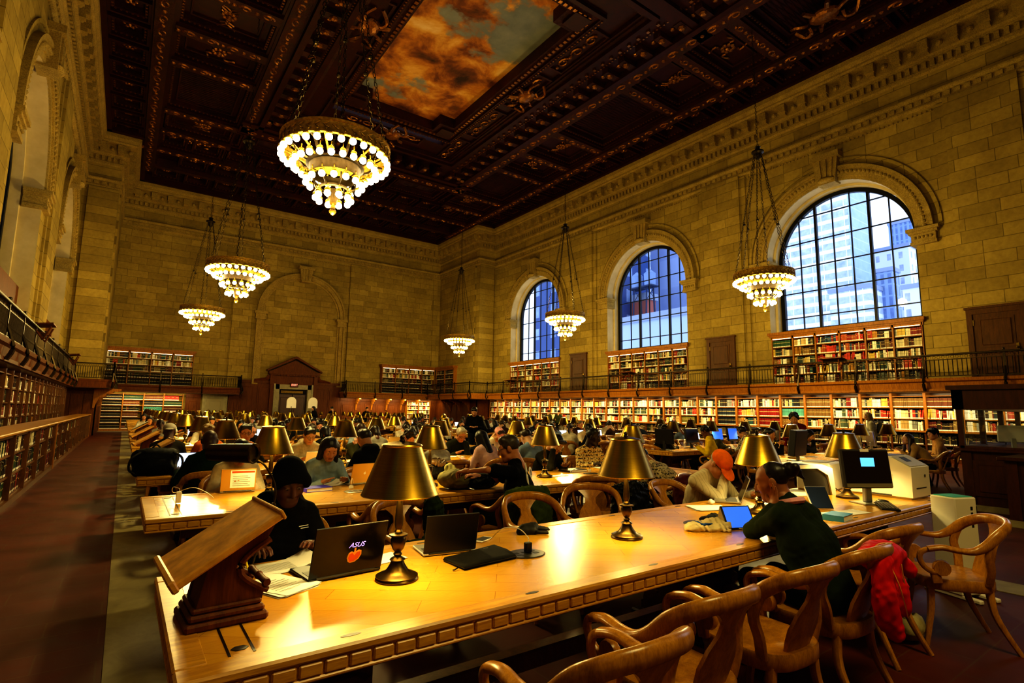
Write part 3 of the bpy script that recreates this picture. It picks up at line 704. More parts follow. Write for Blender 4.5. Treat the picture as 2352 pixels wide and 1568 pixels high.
# ---------------------------------------------------------------- chandeliers
MAT['rim_gilt'] = plain('rim_gilding', '#b8963e', .45, .6, .5, .5)
def chandelier():
    g = empty('chandelier', (0, 0, 0), 0, '-', 'chandelier', 'tiered gilt chandeliers of lit globes')
    rim = MB()
    rim.lathe([(1.0, 1.17), (1.03, 1.19), (1.03, 1.22), (1.015, 1.24), (1.02, 1.4), (1.045, 1.42), (1.045, 1.45), (.98, 1.45), (.985, 1.2)], 48, cap=False)
    for i in range(40):
        a = 2*PI*i/40; rim.tube([(1.03*math.cos(a+.05*math.sin(k*1.6)), 1.03*math.sin(a+.05*math.sin(k*1.6)), 1.235+.03*k) for k in range(6)], .014, 4)
    for i in range(12):
        a = 2*PI*i/12; rim.rod((1.0*math.cos(a), 1.0*math.sin(a), 1.3), (.5*math.cos(a), .5*math.sin(a), 1.0), .02, 5)
    rim.build('rim_band', MAT['rim_gilt'], g, SM)
    dr = MB(); dr.lathe([(.5, .97), (.55, .98), (.55, 1.01), (.5, 1.03)], 32, cap=False); dr.lathe([(.5, .99), (.49, .93), (.46, .8), (.47, .78)], 32, cap=False)
    for i in range(8):
        a = 2*PI*i/8; dr.tube(bez([(.95*math.cos(a), .95*math.sin(a), 1.22), (.8*math.cos(a), .8*math.sin(a), 1.2), (.66*math.cos(a), .66*math.sin(a), 1.05), (.54*math.cos(a), .54*math.sin(a), 1.0)], 3), .03, 5)
    dr.build('drum', MAT['bronze'], g, SM)
    lo = MB(); lo.lathe([(.26, .5), (.3, .51), (.3, .54), (.26, .56)], 24, cap=False); lo.lathe([(.14, .5), (.1, .42), (.09, .34), (.08, .3), (.07, .25)], 20)
    for i in range(8):
        a = 2*PI*i/8; lo.tube(bez([(.42*math.cos(a), .42*math.sin(a), .74), (.4*math.cos(a), .4*math.sin(a), .62), (.3*math.cos(a), .3*math.sin(a), .53)], 3), .02, 4)
    lo.build('lower_crown', MAT['bronze'], g, SM)
    fi = MB(); fi.lathe([(.001, 0), (.03, .015), (.065, .06), (.07, .09), (.045, .11), (.05, .13), (.04, .2), (.06, .22), (.075, .27), (.03, .3)], 14); fi.build('finial', MAT['gold_bronze'], g, SM)
    gm = MB(); gm.sphere((0, 0, 0), .064, 12, 8); gme = gm.mesh('globe', MAT['globe'], True)
    cm = MB(); cm.lathe([(.02, .12), (.05, .1), (.06, .07), (.045, .045), (.03, .055)], 9); cm.rod((0, 0, .1), (0, 0, .2), .01, 4); cme = cm.mesh('globe_cup', MAT['amber_glass'], True)
    for r, z, n in ((1.0, 1.1, 30), (.78, .93, 24), (.53, .62, 15), (.33, .32, 10)):
        for i in range(n):
            a = 2*PI*(i+.5)/n; o = new_obj('globe', gme, g); o.location = (r*math.cos(a), r*math.sin(a), z)
            c = new_obj('globe_cup', cme, o)
    ch = MB(); hub = 6.2
    def chain(a, b, step=.11, w=.028):
        a, b = Vector(a), Vector(b); n = max(1, int((b-a).length/step)); d = (b-a)/n
        for i in range(n):
            p0 = a+d*i-d*.12; p1 = a+d*(i+1)+d*.12; sx = Vector((w, 0, 0)) if i % 2 else Vector((0, w, 0))
            m = (p0+p1)/2
            ch.tube([p0, m-d*.35+sx, m+d*.35+sx, p1, m+d*.35-sx, m-d*.35-sx], .009, 3, closed=True, up=(.3, .7, .1))
    for i in range(6):
        a = 2*PI*(i+.3)/6; c, s = math.cos(a), math.sin(a); k = .42
        chain((.97*c, .97*s, 1.44), (.12*c, .12*s, hub-.1)); ch.sphere((c*.6, s*.6, 3.3), .05, 6, 4)
    ch.build('suspension_chains', MAT['bronze'], g)
    ch = MB(); chain((0, 0, hub+.15), (0, 0, 11.4)); ch.build('ceiling_chain', MAT['bronze'], g)
    hb = MB(); hb.lathe([(.03, hub-.35), (.1, hub-.28), (.12, hub-.12), (.22, hub-.08), (.22, hub-.03), (.1, hub), (.08, hub+.1), (.12, hub+.14), (.02, hub+.2)], 14); hb.build('hub', MAT['bronze'], g, SM)
    for nm, z, e in (('lower_glow', -.25, 640), ('upper_glow', 2.1, 95)):
        l = bpy.data.lights.new(nm, 'POINT'); l.energy = e; l.color = (1, .79, .28); l.shadow_soft_size = .22
        o = bpy.data.objects.new(nm, l); COL.objects.link(o); o.parent = g; o.location = (0, 0, z)
    return g
CHPOS = [(2.97, 10.2, 'large tiered chandelier of white globes, nearest and below the painted ceiling'), (2.95, 21.2, 'second tiered globe chandelier in the left row, behind the largest one'), (2.93, 32.0, 'farthest and lowest-looking globe chandelier of the left row'),
         (18.65, 10.2, 'tiered globe chandelier hanging before the large window beside the pier'), (18.5, 21.0, 'tiered globe chandelier hanging before the far small window'), (18.6, 32.2, 'smallest tiered globe chandelier, near the far corner of the hall')]
ch0 = chandelier()
for i, (x, y, lb) in enumerate(CHPOS):
    o = ch0 if i == 0 else dup(ch0)
    o.location = (x, y, 5.3); o['label'] = lb

# ---------------------------------------------------------------- bookcases and books
_R = np.array(R3 if 'R3' in globals() else [[0.81118509, 0.08790037, 0.57814555], [-0.58460705, 0.09719879, 0.80547315], [0.01460634, -0.99137577, 0.13023339]])
def px(p):
    c = _R.T @ (np.array(p, float)-np.array([0, 0, CAM_Z]))
    return (1176+1229.1*c[0]/c[2], 784+1229.1*c[1]/c[2], c[2]) if c[2] > .1 else (-9e3, -9e3, c[2])
PAL = {'mix': ['#d8cca6', '#c9ba8c', '#e6dec6', '#7d2417', '#a63420', '#1e3524', '#1f2c44', '#43230f', '#17130f', '#6a5526', '#b07c26', '#6f7668', '#254c4e', '#8b6b3c', '#efe8d6', '#5a1713', '#2b2b2e', '#c2a56a'],
       'cream': ['#e9e0c4', '#d9cca0', '#f0ead8', '#c7b482', '#b79a5c', '#7d2417', '#efe7cf', '#2a3a34', '#d3b04c', '#8a8a7c', '#33271a', '#a63420', '#4d5a44'],
       'red': ['#9c1d12', '#8a160e', '#ab2a18', '#7c120c'], 'teal': ['#4f9484', '#5aa08e', '#478a7c'], 'tan': ['#8a6a34', '#7c5c2a', '#94733c', '#6e5022'],
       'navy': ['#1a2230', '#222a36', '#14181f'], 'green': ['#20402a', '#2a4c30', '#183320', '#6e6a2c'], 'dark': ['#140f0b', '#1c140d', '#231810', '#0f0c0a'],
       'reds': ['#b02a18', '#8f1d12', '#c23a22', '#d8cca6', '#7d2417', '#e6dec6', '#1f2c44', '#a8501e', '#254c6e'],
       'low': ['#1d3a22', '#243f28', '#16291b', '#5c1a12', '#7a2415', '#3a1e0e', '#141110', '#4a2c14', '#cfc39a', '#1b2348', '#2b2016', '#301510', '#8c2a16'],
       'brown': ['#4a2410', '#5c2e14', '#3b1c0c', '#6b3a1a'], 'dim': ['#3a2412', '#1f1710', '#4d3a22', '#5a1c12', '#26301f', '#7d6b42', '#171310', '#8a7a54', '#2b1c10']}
BOOKS = []     # (matrix, width, height, depth, colour, band colour, place text)
def fill_row(M, x0, x1, z, hmax, depth, pal, place, seed, label=True, full=.96, wr=(.02, .055), inset=.03):
    r = random.Random(seed); x = x0+.005; P = PAL[pal]; uni = pal in ('red', 'teal', 'tan', 'navy', 'green', 'dark', 'brown')
    w = r.uniform(*wr); h0 = hmax*r.uniform(.72, .86); c = r.choice(P); end = x0+(x1-x0)*(1.0 if r.random() < .75 else r.uniform(full-.2, 1.0)); k = 0; run = 0; lean = 0
    out = []
    while True:
        if run <= 0:
            run = r.choice((1, 1, 1, 2, 3, 5)) if not uni else 99; c = r.choice(P); w = r.uniform(*wr) if not uni else r.uniform(wr[0]*1.3, wr[1]*.8); h0 = hmax*r.uniform(.68, .95) if not uni else hmax*.86
        run -= 1
        if x+w > end: break
        cc = hx(c); v = r.uniform(.75, 1.15); cc = tuple(min(1, q*v) for q in cc[:3])+(1,)
        h = h0*r.uniform(.98, 1.02)
        lean = r.uniform(.06, .16) if (not uni and r.random() < .05) else 0
        out.append((M @ T((x+w/2, inset+r.uniform(0, .02), z), ry=lean), w*.95, h, depth, cc, None, None)); x += w+(h*lean if lean else .0012)
    for i, b in enumerate(out): BOOKS.append(b[:5]+(label, f'{place}|{i}|{len(out)}'))
def book_shape(m, M, w, h, d, c, label):
    """board-bound book standing on its tail, spine to the front (-y)"""
    y = 0; x0, x1 = -w/2, w/2; dark = tuple(q*.45 for q in c[:3])+(1,); zs = [0]; cs = []
    if label: zs += [.012, .05 if h > .2 else .04]; cs += [c, (.86, .82, .7, 1)]
    zs += [h*.62, h*.68, h]; g = (.55, .42, .16, 1) if sum(c[:3]) < .45 else dark; cs += [c, g, c]
    vs = []; n = len(zs)
    for z in zs: vs += [(x0, y, z), (x1, y, z)]
    for i in range(n-1): m.add([], [], None); 
    b = vs; fs = [(2*i, 2*i+1, 2*i+3, 2*i+2) for i in range(n-1)]; L = len(vs)
    vs = vs+[(x0, d, 0), (x1, d, 0), (x1, d, h), (x0, d, h), (x0+.003, y+.004, h-.003), (x1-.003, y+.004, h-.003)]
    base = len(m.v); m.v.extend(tuple(M @ Vector(p)) for p in vs)
    def f(ix, col): m.f.append(tuple(base+i for i in ix)); m.m.append(0); m.c.append(col)
    for q, col in zip(fs, cs): f(q, col)
    f((0, 2*n-2, L+3, L), c); f((1, L+1, L+2, 2*n-1), c); f((2*n-2, 2*n-1, L+2, L+3), (.75, .68, .5, 1)); f((L, L+3, L+2, L+1), (.75, .68, .5, 1))
ORD = ['', 'first', 'second', 'third', 'fourth', 'fifth', 'sixth', 'seventh', 'eighth', 'ninth', 'tenth', 'eleventh', 'twelfth', 'thirteenth', 'fourteenth', 'fifteenth', 'sixteenth', 'seventeenth', 'eighteenth', 'nineteenth', 'twentieth'] 
def ordinal(n):
    if n <= 20: return ORD[n]
    t = {2: 'twenty', 3: 'thirty', 4: 'forty', 5: 'fifty', 6: 'sixty', 7: 'seventy'}[n//10]; return t+'-'+ORD[n % 10] if n % 10 else t[:-1]+'ieth'
def bookcase(name, M, W, rows, depth, bays, label, cat='bookcase', group=None, z0=0.0, top=.12, corn=0, mat='case_wood', light=False, back=True, base=.1, up=.06):
    """rows: list of shelf heights from the bottom incl. top; local x along the run, front at y=0, back at y=depth"""
    loc = M.to_translation(); g = empty(name, loc, M.to_euler().z, label, cat, group); zt = rows[-1]
    for i in range(bays+1):
        u = MB(); x = W*i/bays; u.box((x-up/2 if i else 0, -.03, z0), (x+up/2 if i < bays else W, depth, zt+top)); o = u.build('upright', MAT[mat], g)
    for k, z in enumerate(rows):
        s = MB()
        for i in range(bays): s.box((W*i/bays+up/2, .01 if k < len(rows)-1 else -.0, z-.026), (W*(i+1)/bays-up/2, depth, z))
        s.build('shelf', MAT[mat], g)
    if back: MB().box((.002, depth+.001, z0), (W-.002, depth+.015, zt+top-.002)).build('back_panel', MAT['dark_wood'], g)
    if base: MB().box((-.004, -.036, z0), (W+.004, depth-.002, z0+base)).build('plinth', MAT[mat], g)
    if corn:
        c = MB(); c.box((-up/2, -.03, zt), (W+up/2, depth, zt+top)); c.box((-up/2-.04, -.1, zt+top), (W+up/2+.04, depth, zt+top+.07)); c.box((-up/2-.08, -.16, zt+top+.07), (W+up/2+.08, depth, zt+top+corn))
        for i in range(bays): c.box((W*(i+.38)/bays, -.036, zt+top*.45), (W*(i+.62)/bays, -.03, zt+top*.75))
        c.build('cornice', MAT[mat], g)
    if light:
        l = MB()
        for i in range(bays): l.box((W*i/bays+.08, -.05, zt-.012), (W*(i+1)/bays-.08, -.025, zt+.008))
        l.build('strip_light', MAT['strip_light'], g)
    return g
def bay_rows(M, W, bays, rows, depth, pals, place, seed, label=True, full=.96, wr=(.02, .055), up=.06):
    for i in range(bays):
        for k in range(len(rows)-1):
            p = pals(i, k) if callable(pals) else pals
            if p: fill_row(M, W*i/bays+up/2, W*(i+1)/bays-up/2, rows[k], rows[k+1]-rows[k]-.026, depth*.7, p, place(i, k), seed*1000+i*20+k, label, full, wr)
RZR = Matrix.Rotation(-PI/2, 4, 'Z')     # runs towards -y, faces -x : local x -> -y, local y -> +x
# long run beneath the right gallery, one case per bay; upper part above a counter
RY0, PIT, NB, NV = 35.9, 1.0655, 33, 28
urows = [1.10, 1.52, 1.94, 2.36]; lrows = [.14, .6, 1.04]
for b in range(NB):
    y = RY0-b*PIT; M = T((XR-.62, y, 0)) @ RZR; nf = NV-b
    g = bookcase('bookcase', M, PIT, urows, .5, 1, (f'oak bookcase under the gallery below the tall windows, {ordinal(nf)} from the dark wooden booth' if nf > 0 else f'oak bookcase behind the booth glass, {ordinal(1-nf)} from its left edge'), group='oak bookcases in the long run under the gallery', z0=1.06, base=0, top=.1, up=.085)
    Ml = T((-.0, -.22, 0)); l = MB(); l.box((0, -.26, 1.04), (PIT, .5, 1.075)); l.build('counter', MAT['case_wood'], g)
    l = MB(); l.box((0, -.2, .14), (.03, .3, 1.035)); l.box((PIT-.03, -.2, .14), (PIT, .3, 1.035)); l.box((0, -.2, 0), (PIT, .5, .14)); l.box((.03, -.19, .575), (PIT-.03, .3, .6)); l.box((0, .3, .14), (PIT, .5, 1.035)); l.build('lower_shelving', MAT['panel_wood'], g)
    def pals(i, k, b=b):
        j = NV-1-b; k = 2-k   # j counts from the near end, k from the top row
        sp = {(6, 1): 'red', (6, 2): 'red', (5, 1): 'teal', (5, 2): 'tan', (4, 0): 'tan', (4, 1): 'tan', (8, 1): 'navy', (8, 2): 'navy', (1, 0): 'tan', (0, 0): 'brown', (10, 2): 'green', (0, 2): 'dim', (2, 2): 'mix'}
        return sp.get((j, k), 'cream' if (j*7+k*3) % 5 else 'mix')
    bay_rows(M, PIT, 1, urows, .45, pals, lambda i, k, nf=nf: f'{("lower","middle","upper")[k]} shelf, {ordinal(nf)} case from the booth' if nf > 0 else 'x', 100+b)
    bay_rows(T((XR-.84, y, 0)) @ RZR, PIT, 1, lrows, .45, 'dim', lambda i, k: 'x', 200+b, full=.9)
# tall cases in the window niches on the gallery
nrows = [2.98, 3.42, 3.84, 4.26, 4.68, 5.06]
for i, c in enumerate(WINY):
    nm = ('large nearest', 'middle', 'far')[i]; M = T((XR-.02, c+WR-.03, 0)) @ RZR; W = 2*WR-.06
    bookcase('bookcase', M, W, nrows, .5, 6, f'wide oak bookcase on the gallery beneath the {nm} window', group=None, z0=2.92, base=.06, top=.1, corn=.2, light=True)
    def pals(b, k, i=i):
        if i: return ('dim', 'mix', 'dim', 'cream', 'mix')[(b*3+k) % 5]
        return 'green' if (b, k) == (0, 4) else 'reds' if b in (2, 3) and k > 1 else 'mix' if (b+k) % 3 else 'cream'
    bay_rows(M, W, 6, nrows, .42, pals, lambda b, k, nm=nm: f'{("bottom","second","third","fourth","top")[k]} shelf, {ordinal(b+1)} bay, {nm}-window case', 300+i)
    w = MB(); w.M = MR; w.box((.5, c-WR, 2.9), (.6, c+WR, 5.4)); tag(w.build(f'trim_niche_back_{i+1}', MAT['dark_wood']), kind='structure')
for i, c in enumerate([-.37]+WINY):
    w = MB(); w.M = ML; w.box((.3, c-WR, 2.9), (.6, c+WR, 5.4)); tag(w.build(f'trim_niche_back_{i+4}', MAT['panel_wood']), kind='structure')
# end-wall gallery cases
for nm, x, W, s in (('left', XL+PW+.05, 4.85, 310), ('right', 17.3, 4.9, 311)):
    M = T((x, YF-.42, 0)); bookcase('bookcase', M, W, nrows, .42, 4, f'oak bookcase on the end-wall gallery, {nm} of the pedimented doorway', z0=2.92, base=.06, top=.1, corn=.2, light=True)
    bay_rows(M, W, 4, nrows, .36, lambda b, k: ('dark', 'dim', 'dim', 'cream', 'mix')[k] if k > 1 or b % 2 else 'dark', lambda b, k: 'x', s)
M = T((XR-PW-.4, YF-.5, 0)) @ RZR; bookcase('bookcase', M, 3.2, nrows, .4, 2, 'short oak bookcase on the gallery in the far right corner', z0=2.92, base=.06, top=.1, corn=.2, light=False); bay_rows(M, 3.2, 2, nrows, .36, 'dim', lambda b, k: 'x', 312)
# end-wall cases at floor level on the left
erows = [.12, .5, .87, 1.24, 1.61, 1.98, 2.34]; M = T((XL+PW+.08, YF-.45, 0))
bookcase('bookcase', M, 4.4, erows, .45, 4, 'oak bookcase of dark volumes at floor level by the end of the aisle', base=.1, top=.08)
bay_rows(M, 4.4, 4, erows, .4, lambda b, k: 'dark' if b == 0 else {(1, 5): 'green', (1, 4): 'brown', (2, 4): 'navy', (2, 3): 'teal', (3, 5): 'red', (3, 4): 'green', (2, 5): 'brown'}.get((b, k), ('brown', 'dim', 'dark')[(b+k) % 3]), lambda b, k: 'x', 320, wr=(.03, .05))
M = T((19.6, YF-.55, 0)); bookcase('bookcase', M, 2.2, erows, .42, 2, 'narrow oak bookcase at floor level in the far right corner', base=.1, top=.08); bay_rows(M, 2.2, 2, erows, .38, 'cream', lambda b, k: 'x', 321)
# left wall: tall cases under the gallery, low case along the aisle
RZL = Matrix.Rotation(PI/2, 4, 'Z')      # faces +x : local x -> +y, local y -> -x
trows = [.12, .5, .87, 1.24, 1.61, 1.98, 2.34]
for j in range(9):
    y = 6+j*3.25; M = T((XL+.42, y, 0)) @ RZL
    bookcase('bookcase', M, 3.2, trows, .42, 3, f'tall oak bookcase under the left gallery, {ordinal(9-j)} from the far pier', group='tall bookcases under the left gallery', base=.1, top=.1, mat='oak_dark', up=.045)
    bay_rows(M, 3.2, 3, trows, .38, lambda b, k, j=j: ('mix', 'low', 'cream', 'mix')[(b+k+j) % 4], lambda b, k, j=j: f'{("bottom","second","third","fourth","fifth","top")[k]} shelf, {ORD[b+1]} bay, {ORD[9-j]} tall case from the pier', 330+j, wr=(.025, .06))
lowr = [.12, .46, .79, 1.08]
LOWS = [(5.2, 17.55, 8, 'nearer'), (17.75, 34.6, 11, 'farther')]
for y0, y1, nb, nm in LOWS:
    M = T((-1.34, y0, 0)) @ RZL; W = y1-y0
    g = bookcase('low_bookcase', M, W, lowr, .42, nb, f'long low bookcase beside the tiled aisle, {nm} section', 'bookcase', base=.1, top=.03, up=.045, mat='oak_dark')
    t = MB(); t.box((-.04, -.06, 1.1), (W+.04, .5, 1.145), bev=.012); t.build('top_board', MAT['chair'], g)
    e = MB(); e.box((W-.0, -.05, 0), (W+.14, .46, 1.1)); e.build('end_panel', MAT['case_wood'], g)
    bay_rows(M, W, nb, lowr, .3, lambda b, k: 'low', lambda b, k, nm=nm, nb=nb: f'{("bottom","middle","top")[k]} shelf, {ordinal(nb-b)} bay from end, {nm} low case', 350+nb, full=.99, wr=(.03, .075), up=.05)
# the 300 books that show largest become things of their own, the rest one mass
def book_area(b):
    M, w, h = b[0], b[1], b[2]; c = M @ Vector((0, 0, h/2)); p = px(c)
    if not (4 < p[0] < 2348 and 4 < p[1] < 1564): return 0
    if c.z < 1.05 and c.x > 15: return 0                       # behind readers and tables
    if c.x < -2 and c.z < 1.3: return 0
    a = px(M @ Vector((-w/2, 0, 0))); d = px(M @ Vector((w/2, 0, h)))
    k = abs(a[0]-d[0])*abs(a[1]-d[1])
    if c.x > 20 and c.z > 2.9 and c.z < 3.75: k *= .5
    return k
areas = [(book_area(b), i) for i, b in enumerate(BOOKS)]; areas.sort(reverse=True)
own = {i for a, i in areas[:300] if a > 0 and '|' in BOOKS[i][6] and not BOOKS[i][6].startswith('x')}
CN = [('cream', '#e6dec6'), ('white', '#f4f0e6'), ('tan', '#8a6a34'), ('ochre', '#b07c26'), ('red', '#9c1d12'), ('dark red', '#5a1713'), ('dark green', '#1e3524'), ('navy', '#1f2c44'), ('brown', '#43230f'), ('black', '#17130f'), ('teal', '#4f9484'), ('grey', '#6f7668')]
def cname(c): return min(CN, key=lambda t: sum((a**.45-b**.45)**2 for a, b in zip(c[:3], hx(t[1])[:3])))[0]
mass = MB(); groups = {}
for i, (M, w, h, d, c, lab, place) in enumerate(BOOKS):
    if i in own:
        m = MB(); book_shape(m, Matrix(), w, h, d, c, lab); o = m.build('book', MAT['book'], None, colors=True); o.matrix_world = M
        pl_, k, n = place.split('|'); k, n = int(k)+1, int(n)
        pos = f'{ordinal(k)} from left,'
        tag(o, f'{cname(c)} book {pos} {pl_}', 'book', 'books in the '+pl_.split(', ')[-1])
    else: book_shape(mass, M, w, h, d, c, lab)
o = mass.build('shelved_books', MAT['book'], None, colors=True); tag(o, 'rows of cloth-bound books filling the farther shelves', 'books', kind='stuff')

# ---------------------------------------------------------------- reading tables, lamps, chairs, stands
TZ = .76; ROW0, ROWP = 2.52, 2.772
ROWY = [ROW0+ROWP*k for k in range(14)]
C1 = (.19, 6.82); C2 = (9.62, 16.1)
LX1 = [1.13+1.6*i for i in range(4)]; LX2 = [10.44+1.505*i for i in range(4)]
def top_mat():
    t = NT('table_top_oak'); tc = t.add('ShaderNodeTexCoord'); mp = t.add('ShaderNodeMapping'); mp.inputs['Rotation'].default_value = (0, 0, .62); t.link(tc.outputs['Object'], mp.inputs[0])
    b = t.add('ShaderNodeTexBrick', Scale=1.0, Mortar_Size=.0012, Brick_Width=.72, Row_Height=.13, Mortar_Smooth=.1); b.offset = .43
    b.inputs['Color1'].default_value = hx('#d8a636'); b.inputs['Color2'].default_value = hx('#cc9830'); b.inputs['Mortar'].default_value = hx('#a46c1c'); t.link(mp.outputs[0], b.inputs['Vector'])
    m2 = t.add('ShaderNodeMapping'); m2.inputs['Rotation'].default_value = (0, 0, .62); m2.inputs['Scale'].default_value = (2, 30, 2); t.link(tc.outputs['Object'], m2.inputs[0])
    g = t.noise(m2.outputs[0], 4, 5, .6, .4); f = t.noise(tc.outputs['Object'], 2.5, 3)
    c = t.mix(.22, b.outputs['Color'], t.ramp(g, [(.3, hx('#c09a3c')), (.7, hx('#ffffff'))]), 'MULTIPLY'); t.base(c)
    r = t.ramp(f, [(.3, (.24,)*3+(1,)), (.7, (.28,)*3+(1,))]); t.link(r, t.b.inputs['Roughness']); t.set(Coat_Weight=.25, Coat_Roughness=.18); t.bump(g, .05, .002); return t.m
MAT['table_top'] = top_mat()
MAT['inlay'] = plain('dark_inlay', '#1d1107', .4)
def table_proto(W):
    g = empty('reading_table', (0, 0, 0), 0, '-', 'table', 'long oak reading tables'); w = W/2; D = .61
    m = MB(); m.box((-w+.02, -D+.02, TZ-.035), (w-.02, D-.02, TZ), bev=.01); m.build('table_top', MAT['table_top'], g)
    e = MB(); P = [(-w, -D, TZ-.02), (w, -D, TZ-.02), (w, D, TZ-.02), (-w, D, TZ-.02)]
    for a, b in (((-w, -D), (w, -D+.1)), ((-w, D-.1), (w, D)), ((-w, -D+.1), (-w+.1, D-.1)), ((w-.1, -D+.1), (w, D-.1))): e.box((*a, TZ-.03), (*b, TZ+.0025), bev=.008)
    for a, b in (((-w+.015, -D+.015), (w-.015, -D+.1)), ((-w+.015, D-.1), (w-.015, D-.015)), ((-w+.015, -D+.1), (-w+.1, D-.1)), ((w-.1, -D+.1), (w-.015, D-.1))): e.box((*a, TZ-.085), (*b, TZ-.03))
    n = int(W/.085)
    for i in range(n):
        x = -w+.05+(W-.1)*i/(n-1)
        for s in (-1, 1): e.box((x-.039, s*D-s*.004, TZ-.078), (x+.039, s*(D-.03), TZ-.034), bev=.006)
    for i in range(14):
        y = -D+.06+(2*D-.12)*i/13
        for s in (-1, 1): e.box((s*w-s*.004, y-.036, TZ-.078), (s*(w-.03), y+.036, TZ-.034), bev=.006)
    for a, b in (((-w+.005, -D+.005), (w-.005, D-.005)),): e.box((*a, TZ-.095), (*b, TZ-.08), bev=.005)
    e.build('carved_edge', MAT['oak'], g)
    i_ = MB()
    for s in (-1, 1):
        for x in (.16, .235): i_.box((s*(w-x)-.004, -D+.12, TZ), (s*(w-x)+.004, D-.12, TZ+.0015))
        for y in (-D+.17, D-.17): i_.prism([(s*(w-.197)+.028*math.cos(t*PI/3), y+.02*math.sin(t*PI/3)) for t in range(6)], TZ, TZ+.0025)
    k = 0; x = -w+.54
    while x < w-.3:
        for s in (-1, 1): i_.prism([(x+.038*math.cos(t*PI/6), s*(D-.067)+.011*math.sin(t*PI/6)) for t in range(12)], TZ+.002, TZ+.0035)
        x += .82
    i_.build('inlay', MAT['inlay'], g)
    a = MB()
    for s in (-1, 1): a.box((-w+.25, s*.34-.02, TZ-.2), (w-.25, s*.34+.02, TZ-.09))
    a.build('apron', MAT['oak_dark'], g)
    for s in (-1, 0, 1):
        p = MB(); p.M = T((s*(w-.62), 0, 0))
        pr = [(-.42, .08), (-.42, .14), (-.36, .17), (-.3, .2), (-.27, .26), (-.22, .3), (-.22, .5), (-.27, .58), (-.4, .64), (-.44, TZ-.09), (.44, TZ-.09), (.4, .64), (.27, .58), (.22, .5), (.22, .3), (.27, .26), (.3, .2), (.36, .17), (.42, .14), (.42, .08)]
        p.prism([(a_, b_) for a_, b_ in pr], -.13, .13, 'x')
        for q in (-1, 1):
            p.prism([(a_*.8, b_*.86+.05) for a_, b_ in pr], q*.13, q*.16, 'x')
            p.lathe([(.02, -.16), (.085, -.15), (.1, -.1), (.1, .1), (.085, .15), (.02, .16)], 12, M=T((0, q*.3, .17)) @ Matrix.Rotation(PI/2, 4, 'Y'))
            for z in (.36, .44): p.sphere((0, q*.23, z), (.14, .05, .05), 8, 5)
        p.build('pedestal', MAT['oak_dark'], g)
        f = MB(); f.box((s*(w-.62)-.2, -.47, 0), (s*(w-.62)+.2, .47, .085), bev=.012); f.build('plinth', MAT['dark_wood'], g)
    b = MB(); b.box((-w+.6, -.05, .16), (w-.6, .05, .26), bev=.01); b.build('stretcher', MAT['oak_dark'], g)
    return g
def grommets(g, W, lx0, dx, n):
    for i in range(n):
        x = lx0+dx*i; m = MB(); m.M = T((x, 0, TZ))
        m.lathe([(.115, .0), (.115, .004), (.108, .006), (.001, .006)], 24, M=T(s=(1, .85, 1)))
        o = m.build('power_outlet', MAT['steel'], g)
        h = MB(); h.M = T((x, 0, TZ)); 
        for a, b in ((-.055, 0), (.0, .0), (.055, 0)): h.box((a-.016, -.03, .006), (a+.016, -.004, .0072)); h.box((a-.016, .012, .006), (a+.016, .034, .0072))
        h.build('socket', MAT['black_plastic'], o)
W1 = C1[1]-C1[0]; W2 = C2[1]-C2[0]
tb1 = table_proto(W1); grommets(tb1, W1, LX1[0]+.8-(C1[0]+C1[1])/2, 1.6, 3)
tb2 = table_proto(W2); grommets(tb2, W2, LX2[0]+.75-(C2[0]+C2[1])/2, 1.505, 3)
u1 = u2 = False
def lamp_proto():
    g = empty('table_lamp', (0, 0, 0), 0, '-', 'lamp', 'brass-shaded reading lamps')
    b = MB(); b.lathe([(.1, 0), (.102, .008), (.097, .014), (.1, .02), (.085, .028), (.07, .032), (.052, .045), (.036, .07), (.03, .085), (.038, .092), (.03, .1), (.016, .108), (.022, .118), (.014, .126), (.026, .14), (.035, .165), (.036, .185), (.03, .196), (.044, .202), (.044, .208), (.02, .214)], 24); b.build('base', MAT['brass_dark'], g, SM)
    s = MB(); s.lathe([(.014, .212), (.02, .22), (.014, .23), (.02, .25), (.021, .27), (.014, .36), (.011, .44), (.009, .47)], 14); s.lathe([(.006, .46), (.006, .64)], 8); s.build('stem', MAT['brass_dark'], g, SM)
    sh = MB(); sh.lathe([(.184, .392), (.187, .396), (.184, .4), (.097, .622), (.1, .628), (.096, .634), (.05, .645), (.004, .65)], 40, cap=False); sh.mi = 1; sh.lathe([(.184, .392), (.095, .62), (.004, .62)], 40, cap=False)
    sh.build('shade', [MAT['brass'], MAT['brass_in']], g, SM)
    f = MB(); f.lathe([(.012, .648), (.016, .654), (.01, .66), (.013, .668), (.009, .677), (.001, .68)], 12); f.build('finial', MAT['brass_dark'], g, SM)
    l = bpy.data.lights.new('bulb', 'POINT'); l.energy = 21; l.color = (1, .80, .32); l.shadow_soft_size = .05
    o = bpy.data.objects.new('bulb', l); COL.objects.link(o); o.parent = g; o.location = (0, 0, .5)
    return g
lp = lamp_proto(); ulp = False
ROWN = ['nearest', 'second', 'third', 'fourth', 'fifth', 'sixth', 'seventh', 'eighth', 'ninth', 'tenth', 'eleventh', 'twelfth', 'thirteenth', 'farthest']
